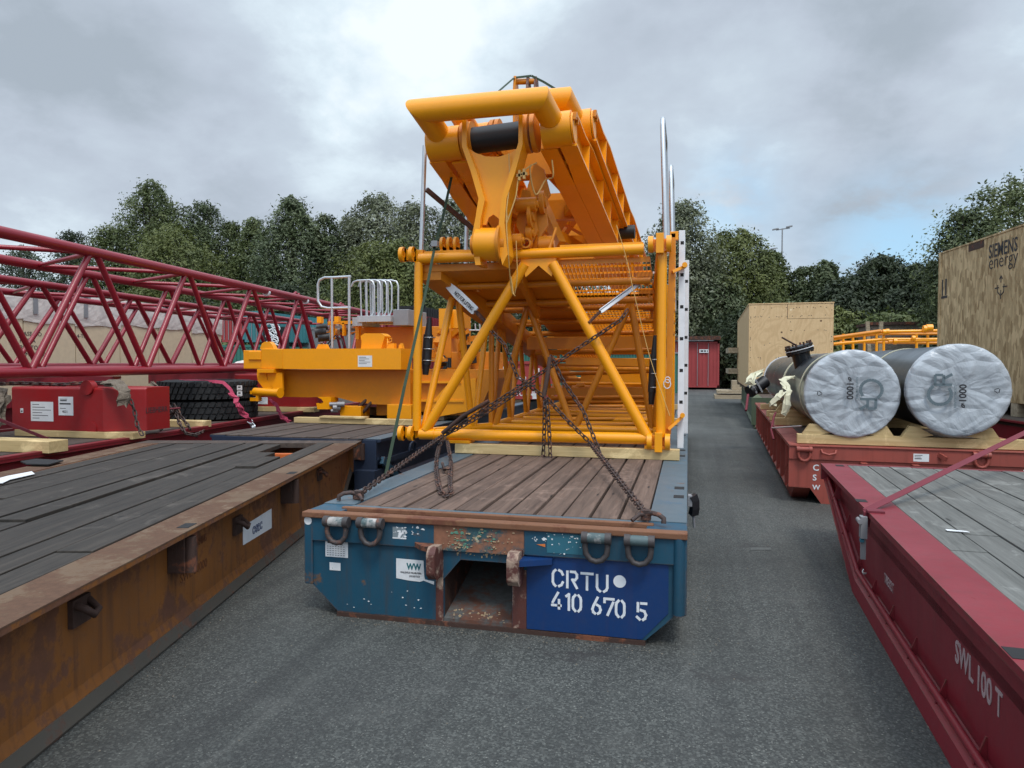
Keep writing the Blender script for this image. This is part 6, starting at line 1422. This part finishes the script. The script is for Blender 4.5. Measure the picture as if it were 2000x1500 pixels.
for u0, v0, u1, v1 in ((0, .20, 0, .08), (0, -.20, 0, -.05), (-.2, 0, -.06, 0), (.06, 0, .2, 0), (-.10, .05, -.10, -.08), (.10, .05, .10, -.08), (-.10, -.08, 0, -.14), (.10, -.08, 0, -.14), (-.05, .14, 0, .20), (.05, .14, 0, .20)): b.beam(cpt(u0, v0), cpt(u1, v1), .02, .003, odx)
b.build('handling_mark', M['ink'], oc)
p1_ = op(1838, 547); p2_ = op(1844, 577); b = MB()
nw(MB().box(-.004, 0, p1_.y-.10, p1_.y-.05, p2_.z, p1_.z).box(-.004, 0, p1_.y-.26, p1_.y-.20, p2_.z, p1_.z).box(-.004, 0, p1_.y-.30, p1_.y-.03, p2_.z-.06, p2_.z-.01), 'handling_mark', 'ink', oc)
p = op(1898, 482); nw(MB().box(-.004, 0, p.y-.45, p.y+.12, hh2-.14, hh2-.01), 'lifting_mark', 'rustd', oc)
b = MB()
for y in (-.5, -3, -5.5, -8): b.box(.0, 3.1, y, y+.2, -.22, 0)
nw(b, 'skid', 'timg', oc)
ft = thing('roll_trailer', 'dark roll trailer under the tall strand board crate, mostly hidden by the pipes', 'roll trailer', (Oc.x+1.6, 7, 0), .0908)
nw(MB().box(-1.5, 1.6, -5.5, 6.0, .70, .795), 'deck', 'deckb', ft); mb = MB(); C2(mb, -1.55, -1, [(6, .02), (-5.5, .02)], .06, .25, .79); nw(mb, 'side_beam', 'redm', ft); nw(MB().box(-1.55, 1.6, -5.52, -5.4, .1, .79), 'end_plate', 'redm', ft)
# ------------------------------------------------------------------ small yellow lattice parts beyond the pipes
Yl = 17.5
fl = thing('stacking_rack', 'pale blue grey rack with boards under the yellow lattice parts beyond the pipes', 'rack', atY(1700, 700, Yl))
a, c = atY(1630, 694, Yl), atY(1860, 694, Yl); MB().box(a.x, c.x, Yl-.3, Yl+3, .9, a.z-.12).build('box', plain('blue_grey', (.22, .30, .38), .6), fl); MB().box(a.x-.4, c.x, Yl-.5, Yl+3, a.z-.10, a.z).build('board_stack', M['timg'], fl)
MB().box(a.x, c.x, Yl-.2, Yl+2.8, 0, .9).build('base', M['navyd'], fl)
ly = thing('crane_lattice_section', 'small yellow lattice crane parts stacked beyond the black pipes at the right', 'crane section', atY(1700, 690, Yl))
def Lp(px, py, d=0): return atY(px, py, Yl+d)
for q in (((1628, 662), (1722, 648), (1724, 648), (1840, 646)), ((1628, 672), (1724, 663), (1840, 663)), ((1735, 667), (1840, 664))):
    b = MB()
    for s, t in zip(q, q[1:]): b.tube(Lp(*s), Lp(*t), .048, 10)
    b.build('chord_tube', Y_, ly)
for q in (((1628, 660, 1.2), (1728, 652, 1.2)), ((1728, 652, 1.2), (1840, 652, 1.2)), ((1640, 668, 1.2), (1840, 670, 1.2))): MB().tube(Lp(*q[0]), Lp(*q[1]), .04, 8).build('chord_tube', YD, ly)
for px in (1647, 1666, 1688, 1712, 1726, 1790, 1812): MB().tube(Lp(px, 652), Lp(px, 690), .035, 8).build('upright', Y_, ly)
for px, py in ((1727, 649), (1748, 667), (1733, 648), (1784, 661), (1812, 641), (1818, 641), (1806, 643)): MB().tube(Lp(px-3, py, -.05), Lp(px+3, py, -.05), .11 if px > 1800 else .085, 14).build('eye_plate', Y_, ly)
MB().tube(Lp(1628, 660), Lp(1720, 647), .06, 10).build('bent_plate', YD, ly)
# ------------------------------------------------------------------ far red container with open lid
rc = cpx('shipping_container', 'red shipping container standing at the end of the tarmac aisle', 1300, 1404, 668, 757, 41.5, 6, 'rcon')
a, c = atY(1366, 683, 41.5), atY(1384, 689, 41.5); sticker(rc, (a.x, 41.44, c.z), EX, EZ, c.x-a.x, a.z-c.z+0.02, [(.12, .25, .3, .5), (.5, .25, .2, .5), (.82, .25, .1, .5)])
a, c = atY(1300, 657, 41.5), atY(1404, 664, 41.5); MB().box(a.x, c.x+.1, 41.2, 47.6, c.z+.0, a.z).build('raised_lid', M['rustd'], rc); MB().box(a.x, atY(1400, 0, 41.5).x, 41.3, 47, c.z-.06, c.z).build('folded_sheet', M['white'], rc)
# lamp posts and gantry
def lamp(name, label, px, pyt, Y):
    t = atY(px, pyt, Y); o = thing(name, label, 'lamp post', (t.x, Y, 0)); MB().tube((t.x, Y, 0), (t.x, Y, t.z), .10, 8, .05).build('pole', M['grey'], o); s_ = Y/60
    MB().beam((t.x-.5*s_, Y, t.z-.12), (t.x+.6*s_, Y, t.z-.0), .09, .08).build('arm', M['grey'], o)
    for dx, dz in ((-.55, -.05), (.55, .12)): MB().beam((t.x+(dx-.25)*s_, Y, t.z+dz-.04), (t.x+(dx+.25)*s_, Y, t.z+dz+.04), .25, .10).build('lamp_head', M['grey'], o)
lamp('lamp_post', 'tall double headed lamp post standing above the right trees', 1528, 446, 60); lamp('lamp_post', 'smaller distant lamp post just left of the tall one', 1497, 488, 85)
c = atY(1512, 545, 75); o = thing('gantry', 'grey gantry top showing through the trees below the lamp post', 'gantry', (c.x, 75, 0))
MB().box(c.x-1.2, c.x+1.2, 75, 75.3, c.z-.3, c.z+.1).box(c.x-1.0, c.x+1.3, 75, 75.3, c.z-.7, c.z-.5).build('sign_panel', M['alu'], o); MB().box(c.x-.1, c.x+.1, 75.3, 75.5, 0, c.z).build('post', M['grey'], o)
for px, lean in ((1706, -.5), (1719, 0)):
    c = atY(px, 640, 34); o = thing('fence_post', ('leaning' if lean else 'upright')+' grey timber post in front of the dark trees', 'post', (c.x, 34, 0)); t = atY(px+(-12 if lean else 2), 628, 34); MB().beam((c.x, 34, 0), (t.x, 34, t.z), .16, .16).build('post', M['timg'], o)
c = atY(1765, 638, 36); o = thing('shed', 'low brown shed roof in front of the dark trees', 'shed', (c.x, 36, 0)); MB().box(c.x-1.5, c.x+.9, 36, 39, 0, c.z+.1).build('wall', M['cloth'], o); MB().box(c.x-1.6, c.x+1.0, 35.9, 39.1, c.z+.1, c.z+.25).build('roof', M['rustd'], o)
# ------------------------------------------------------------------ trees
def leafmat(name, c0, c1, c2):
    m, t, b = mat_base(name); g = G(t); o = g.obj()
    n = g.noise(o, .42, 4, .65); f = g.noise(o, 1.1, 5, .7)
    c = g.mix(g.rng(n, .35, .65), c0, c1); c = g.mix(g.rng(f, .48, .72, 0, .85), c, c2)
    g.to(c, b.inputs['Base Color']); b.inputs['Roughness'].default_value = .65
    tr = g.n('ShaderNodeBsdfTranslucent', {'Color': c}); mx = g.n('ShaderNodeMixShader', {0: .22, 1: b.outputs[0], 2: tr.outputs[0]})
    g.to(mx.outputs[0], t.nodes['Material Output'].inputs[0]); return m
LM_ = {'g': leafmat('leaf_green', (.040, .060, .016), (.095, .122, .032), (.19, .21, .08)), 'd': leafmat('leaf_dark', (.016, .028, .012), (.034, .050, .018), (.065, .085, .032)),
       's': leafmat('leaf_silver', (.080, .095, .045), (.15, .165, .085), (.42, .44, .34)), 'y': leafmat('leaf_olive', (.056, .076, .018), (.125, .145, .032), (.21, .225, .07)),
       'c': leafmat('leaf_bluish', (.040, .062, .024), (.088, .115, .042), (.21, .235, .135))}
bark = plain('bark', (.05, .04, .03), .9)
def tree(name, label, px, pytop, half, Y, kind, seed, nleaf=9000, leaf=.20, zbase=0, low=.12, cat='tree', group=None, dens=1, tallk=1.0):
    c = atY(px, 708, Y); top = atY(px, pytop, Y).z; wr = half/FPX*(Y+4)*1.45; h_ = top-zbase
    o = thing(name, label, cat, (c.x, Y, zbase), 0, group); rg_ = np.random.default_rng(seed)
    nb = int(60*dens)+16; nleaf = int(nleaf*2.6); cl = []
    for i in range(nb):
        k = rg_.random()**.8; z = h_*(low+(1-low)*k)
        prof = math.sin(PI*min(1, max(.0, (z/h_-low*.6)/(1.02-low*.6)))**.75)**.55
        a = rg_.random()*2*PI; rr_ = wr*prof*(.30+.55*rg_.random()); cr_ = wr*(.16+.24*rg_.random())*(1.0 if k < .75 else .8)
        z = min(z, h_-cr_*.8)
        cl.append((math.cos(a)*rr_, math.sin(a)*rr_*.8, z, cr_))
    cl.append((rg_.normal()*.05*wr, 0, h_-wr*.24, wr*.26))
    for q in range(9): z = h_*(low+.08+(.86-low)*q/8); cl.append((rg_.normal()*.08*wr, 0, z, wr*(.55 if q < 6 else .36)*(.7 if q == 8 else 1)))
    cl = np.array(cl)
    pr = cl[:, 3]**2; pr /= pr.sum(); idx = rg_.choice(len(cl), nleaf, p=pr)
    d = rg_.normal(size=(nleaf, 3)); d /= np.linalg.norm(d, axis=1)[:, None]
    rad = cl[idx, 3]*(rg_.random(nleaf)**.42)*(1+.26*rg_.normal(size=nleaf).clip(-1, 1.6))
    P = cl[idx, :3]+d*rad[:, None]*np.array([1, 1, .85])
    ne = int(nleaf*.55); u = rg_.random(ne); zk = u**.85; th = rg_.random(ne)*2*PI; ph = rg_.random(3)*6
    pf_ = np.sqrt(np.clip(1-np.abs((zk-.40)/.61)**3.2, 0, 1))*np.clip(.55+zk*1.6, 0, 1)
    rgh = 1+.16*np.sin(3*th+ph[0]+5*zk)+.12*np.sin(7*th-9*zk+ph[1])+.09*np.sin(13*th+17*zk+ph[2])+.10*rg_.normal(size=ne)
    re_ = wr*.92*pf_*rgh*(.55+.45*rg_.random(ne)**.5)
    zt2 = h_*(low+(1-low)*zk)*(1-.07*(1+np.sin(2*th+ph[1]))*(zk > .5))
    P[:ne] = np.stack([np.cos(th)*re_, np.sin(th)*re_*.8, zt2], 1); d[:ne] = np.stack([np.cos(th), np.sin(th), (zk-.45)*2.2], 1); d[:ne] /= np.linalg.norm(d[:ne], axis=1)[:, None]
    # gaps where the sky or the dark inside shows
    gp = np.sin(P[:, 0]*2.3+ph[0])*np.sin(P[:, 1]*2.1+ph[1])*np.sin(P[:, 2]*2.6+ph[2]); P[:, 2] = np.where(gp > .52, P[:, 2]*.6, P[:, 2])
    P[:, 2] = P[:, 2].clip(.1, None)
    nrm = rg_.normal(size=(nleaf, 3))*.62+d*1.0+np.array([0, 0, .25]); nrm /= np.linalg.norm(nrm, axis=1)[:, None]
    t = np.cross(nrm, rg_.normal(size=(nleaf, 3))); t /= np.linalg.norm(t, axis=1)[:, None]; b_ = np.cross(nrm, t)
    s = leaf*(.55+.9*rg_.random(nleaf))[:, None]
    vs = np.stack([P-t*s, P+b_*s*.42, P+t*s, P-b_*s*.42], 1).reshape(-1, 3)
    me = bpy.data.meshes.new('crown'); me.vertices.add(nleaf*4); me.vertices.foreach_set('co', vs.ravel()); me.loops.add(nleaf*4); me.loops.foreach_set('vertex_index', np.arange(nleaf*4, dtype=np.int32))
    me.polygons.add(nleaf); me.polygons.foreach_set('loop_start', np.arange(0, nleaf*4, 4, dtype=np.int32)); me.polygons.foreach_set('loop_total', np.full(nleaf, 4, dtype=np.int32)); me.update(); me.validate()
    me.materials.append(LM_[kind]); ob = bpy.data.objects.new('crown', me); COL.objects.link(ob); ob.parent = o
    if cat == 'tree':
        b = MB(); tr = .02*h_; b.tube((0, 0, 0), (0, 0, h_*.55), tr, 8, tr*.6, caps=False); b.tube((0, 0, h_*.55), (0, 0, h_*.9), tr*.6, 6, tr*.15, caps=False)
        for q in cl[::3]: b.tube((0, 0, q[2]*.6), (q[0], q[1], q[2]), tr*.35, 5, tr*.08, caps=False)
        b.build('trunk', bark, o, world=False)
    return o
TT = [
 ('deciduous_tree', 'dark green tree closing the gap between the rounded tree and the bluish one', 455, 432, 34, 55, 'g', 31, 7000),
 ('deciduous_tree', 'broad low crown in front of the tallest tree, just over the red boom', 350, 440, 95, 48, 'y', 32, 10000),
 ('willow_tree', 'pale grey willow crown between the bluish tree and the middle willow', 685, 420, 34, 54, 's', 33, 6000),
 ('deciduous_tree', 'tall dark green tree rising highest at the left of the sky', 305, 352, 82, 52, 'g', 1, 17000),
 ('deciduous_tree', 'green tree just right of the tallest left one, with a lower rounded top', 400, 392, 58, 54, 'c', 2, 12000),
 ('deciduous_tree', 'low spreading tree left of the tallest tree, above the red booms', 225, 440, 62, 50, 'g', 3, 9000),
 ('deciduous_tree', 'low dark tree top peeping over the red boom at the far left', 150, 450, 48, 58, 'd', 4, 8000),
 ('deciduous_tree', 'low dark trees seen through the red boom at the left edge', 50, 480, 75, 60, 'd', 5, 9000),
 ('deciduous_tree', 'bluish green tree above the crane chassis railings', 575, 384, 72, 50, 'c', 6, 15000),
 ('deciduous_tree', 'small dark green tree filling the gap left of the bluish tree', 500, 425, 48, 53, 'g', 7, 9000),
 ('deciduous_tree', 'small pointed green tree right of the bluish tree', 640, 418, 40, 51, 'c', 8, 8000),
 ('willow_tree', 'silvery willow with loose top in the middle left', 735, 378, 72, 53, 's', 9, 13000),
 ('willow_tree', 'silvery green willow beside the yellow section at its left', 815, 393, 58, 52, 's', 10, 11000),
 ('willow_tree', 'pale willow behind the left handrail of the yellow section', 890, 385, 55, 54, 's', 11, 9000),
 ('deciduous_tree', 'olive green tree below the willow in the middle left', 760, 470, 90, 46, 'y', 12, 13000),
 ('deciduous_tree', 'dark tree hidden mostly behind the yellow lattice section', 970, 420, 80, 55, 'g', 13, 7000),
 ('deciduous_tree', 'dark tree behind the right half of the yellow lattice section', 1120, 430, 90, 58, 'g', 14, 6000),
 ('willow_tree', 'silvery tree directly right of the handrails', 1325, 392, 62, 52, 's', 15, 12000),
 ('deciduous_tree', 'broad olive green tree above the red container', 1430, 448, 72, 55, 'y', 16, 15000),
 ('deciduous_tree', 'green bushy tree in front of the broad olive tree, over the red container', 1385, 520, 62, 53, 'c', 17, 11000),
 ('deciduous_tree', 'narrow dark green tree under the small lamp post', 1500, 490, 36, 56, 'g', 18, 8000),
 ('conifer_tree', 'twin topped bluish tree left of the big gap of blue sky', 1572, 520, 32, 56, 'c', 19, 8000),
 ('conifer_tree', 'pointed bluish tree beside the twin topped one', 1608, 508, 34, 55, 'c', 20, 8000),
 ('deciduous_tree', 'near black tree with spiky top right of the blue sky gap', 1715, 498, 62, 48, 'd', 21, 13000),
 ('deciduous_tree', 'near black low tree filling in between plywood crate and yellow parts', 1660, 540, 52, 46, 'd', 22, 9000),
 ('deciduous_tree', 'dark tree immediately left of the strand board crate', 1800, 512, 62, 46, 'd', 23, 12000),
 ('deciduous_tree', 'large green tree rising over the strand board crate at the right edge', 1975, 345, 100, 33, 'g', 24, 16000),
 ('deciduous_tree', 'loose leafy tree at the upper left corner of the strand board crate', 1885, 408, 48, 32, 'c', 25, 8000),
]
for n, l, px, py, hw, Y, kd, sd_2, nl in TT: tree(n, l, px, py, hw, Y, kd, sd_2, nl, leaf=.132 if Y > 40 else .088, low=.04)
BW = [(20, 600), (110, 590), (200, 575), (300, 560), (400, 575), (480, 560), (560, 555), (650, 560), (740, 580), (830, 585), (930, 600), (1020, 610), (1180, 600), (1290, 560), (1350, 600), (1420, 620), (1480, 600), (1540, 590), (1610, 600), (1680, 605), (1750, 610), (1820, 600), (1900, 560)]
WH = ['at the far left edge', 'second from the far left', 'third from the left', 'under the tallest tree', 'right of the tallest tree', 'behind the teal container', 'under the bluish tree', 'left behind the railings', 'behind the railings', 'behind the grey housing', 'behind the green fence left', 'behind the green fence middle', 'behind the green fence right', 'behind the ladder', 'behind the red container', 'right of the red container', 'left behind the plywood crate', 'behind the plywood crate', 'right behind the plywood crate', 'behind the lattice parts left', 'behind the grey posts', 'behind the lattice parts right', 'behind the strand board crate']
for i, (px, py) in enumerate(BW): tree('bush', 'dense dark bush at the foot of the trees, '+WH[i], px, py, 68 if not 1250 < px < 1450 else 50, 43+(i*7 % 5) if not 1250 < px < 1450 else 53, 'gdcyd'[i % 5], 100+i, 5000, .15, low=.0, cat='bush', group='bushes below the trees')
# grassy bank
b = MB(); n = 80; vs = []; fs = []
for i in range(n+1):
    x = -60+i*1.5
    for y, z in ((40, -.02), (41.5, .35), (44, 1.1), (50, 2.2), (75, 2.6)): vs.append((x, y+(1.0 if -6 < x < 6 else 0)*(8 if y < 42 else 4.5), z+.25*mnoise.noise(V((x*.3, y*.3, 1)))*(z > 0)))
for i in range(n):
    for k in range(4): fs.append((i*5+k, (i+1)*5+k, (i+1)*5+k+1, i*5+k+1))
bk = b.add(vs, fs, True).build('terrain', leafmat('bank_green', (.03, .045, .018), (.05, .07, .028), (.09, .10, .05))); tag(bk, kind='structure')
rg2 = np.random.default_rng(77); nl = 26000
P = np.stack([rg2.uniform(-45, 45, nl), rg2.uniform(41.6, 50, nl), np.zeros(nl)], 1)
P[:, 1] += np.where(np.abs(P[:, 0]) < 6, 7., 0); P[:, 2] = np.interp(P[:, 1]-np.where(np.abs(P[:, 0]) < 6, 7, 0), [40, 41.5, 44, 50], [0, .35, 1.1, 2.2])
s = rg2.uniform(.15, .55, nl); a = rg2.uniform(0, 2*PI, nl); w2 = np.stack([np.cos(a), np.sin(a), np.zeros(nl)], 1)*.035; tip = P+np.stack([rg2.normal(size=nl)*.12, rg2.normal(size=nl)*.12, s], 1)
vs = np.stack([P-w2, P+w2, tip], 1).reshape(-1, 3); me = bpy.data.meshes.new('tall_grass'); me.vertices.add(nl*3); me.vertices.foreach_set('co', vs.ravel()); me.loops.add(nl*3); me.loops.foreach_set('vertex_index', np.arange(nl*3, dtype=np.int32))
me.polygons.add(nl); me.polygons.foreach_set('loop_start', np.arange(0, nl*3, 3, dtype=np.int32)); me.polygons.foreach_set('loop_total', np.full(nl, 3, dtype=np.int32)); me.update(); me.materials.append(LM_['y'])
ob = bpy.data.objects.new('tall_grass', me); COL.objects.link(ob); tag(ob, 'tall rough grass on the bank in front of the trees', 'grass', kind='stuff')

# grit and leaves gathered along the trailer edges: too many to count
rg3 = np.random.default_rng(5); n_ = 2600
lines = [((-.35, -1.6), (-1.25, 2.2), .25), ((.3, -.06), (2.3, -.08), .12), ((2.62, 0), (2.62, 9), .12), ((3.55, -3), (3.75, 2.4), .22), ((3.9, 4.4), (4.4, 13), .2)]
P = []
for i in range(n_):
    if i % 3 == 0: P.append((rg3.uniform(-1.5, 4.0), rg3.uniform(-3.2, 14)))
    else:
        a, c, w_ = lines[i % 5]; t = rg3.random(); P.append((a[0]+(c[0]-a[0])*t+rg3.normal()*w_*.6, a[1]+(c[1]-a[1])*t+rg3.normal()*w_*.3))
b = MB()
for x, y in P:
    r_ = .0025+.006*rg3.random()**2; a = rg3.random()*6; q = [(x+math.cos(a+k*2.1)*r_, y+math.sin(a+k*2.1)*r_*.8, .001) for k in range(3)]
    b.add(q+[(x, y, r_*.9)], [(0, 1, 3), (1, 2, 3), (2, 0, 3)])
tag(b.build('grit', plain('grit', (.17, .15, .12), .9)), 'small grit and crumbs scattered on the tarmac along the trailers', 'grit', kind='stuff')
# ------------------------------------------------------------------ tidy: separate pieces become parts, lone parts become the thing
SPLIT = {'header_plate', 'corner_post', 'stiffener_rib', 'stiffener', 'tunnel_wall', 'cheek_plate', 'lock_rod', 'cross_member', 'top_flange', 'flange_bolts', 'cap_bolts', 'stake_slot', 'skid', 'fork_lug_', 'boss_pin', 'far_end_plate', 'coupling_horn', 'bracket_plate', 'machinery', 'white_band', 'handling_mark', 'upper_body', 'lettering_', 'wire_tie', 'tied_sling', 'aluminium_step', 'top_tube_', 'saddle_foot', 'corner_frame', 'rubbing_rail_', 'red_rim', 'fork_end', 'latch', 'rung_holes', 'rungs', 'lacing_tube', 'bolts', 'hydraulic_hose', 'hydraulic_fitting', 'block', 'boards', 'handle', 'support_plate', 'hydraulic_motor'}
def islands(me):
    n = len(me.vertices); par = list(range(n))
    def fd(a):
        while par[a] != a: par[a] = par[par[a]]; a = par[a]
        return a
    pos = {}
    for v in me.vertices:
        k = tuple(round(c, 4) for c in v.co)
        if k in pos: par[fd(v.index)] = fd(pos[k])
        else: pos[k] = v.index
    for p in me.polygons:
        a = fd(p.vertices[0])
        for b in p.vertices[1:]: par[fd(b)] = a
    g = {}
    for p in me.polygons: g.setdefault(fd(p.vertices[0]), []).append(p)
    return list(g.values())
done = {}
for o in [o for o in sc.objects if o.type == 'MESH' and o.parent and o.name.split('.')[0] in SPLIT]:
    me = o.data
    if me.name not in done:
        gs = islands(me); ms = None
        if 1 < len(gs) <= 60:
            ms = []
            for g in gs:
                ids = sorted({i for p in g for i in p.vertices}); mp = {v: k for k, v in enumerate(ids)}
                m2 = bpy.data.meshes.new(me.name); m2.from_pydata([tuple(me.vertices[i].co) for i in ids], [], [[mp[i] for i in p.vertices] for p in g])
                m2.polygons.foreach_set('use_smooth', [p.use_smooth for p in g]); m2.materials.append(me.materials[0]); m2.update(); ms.append(m2)
        done[me.name] = ms
    ms = done[me.name]
    if not ms: continue
    nm = o.name.split('.')[0]; nm = {'rungs': 'rung', 'rung_holes': 'rung_hole', 'bolts': 'bolt', 'cap_bolts': 'cap_bolt', 'flange_bolts': 'flange_bolt', 'boards': 'board'}.get(nm, nm)
    for m2 in ms[1:]:
        c = o.copy(); c.data = m2; c.name = nm; COL.objects.link(c)
    o.data = ms[0]; o.name = nm
for r_ in [o for o in sc.objects if o.type == 'EMPTY' and not o.parent]:
    if len(r_.children) == 1:
        c = r_.children[0]; nm = r_.name; mtx = ROOT[nm]
        for k in ('label', 'category', 'group', 'kind'):
            if k in r_: c[k] = r_[k]
        c.parent = None; c.matrix_world = mtx; bpy.data.objects.remove(r_); c.name = nm
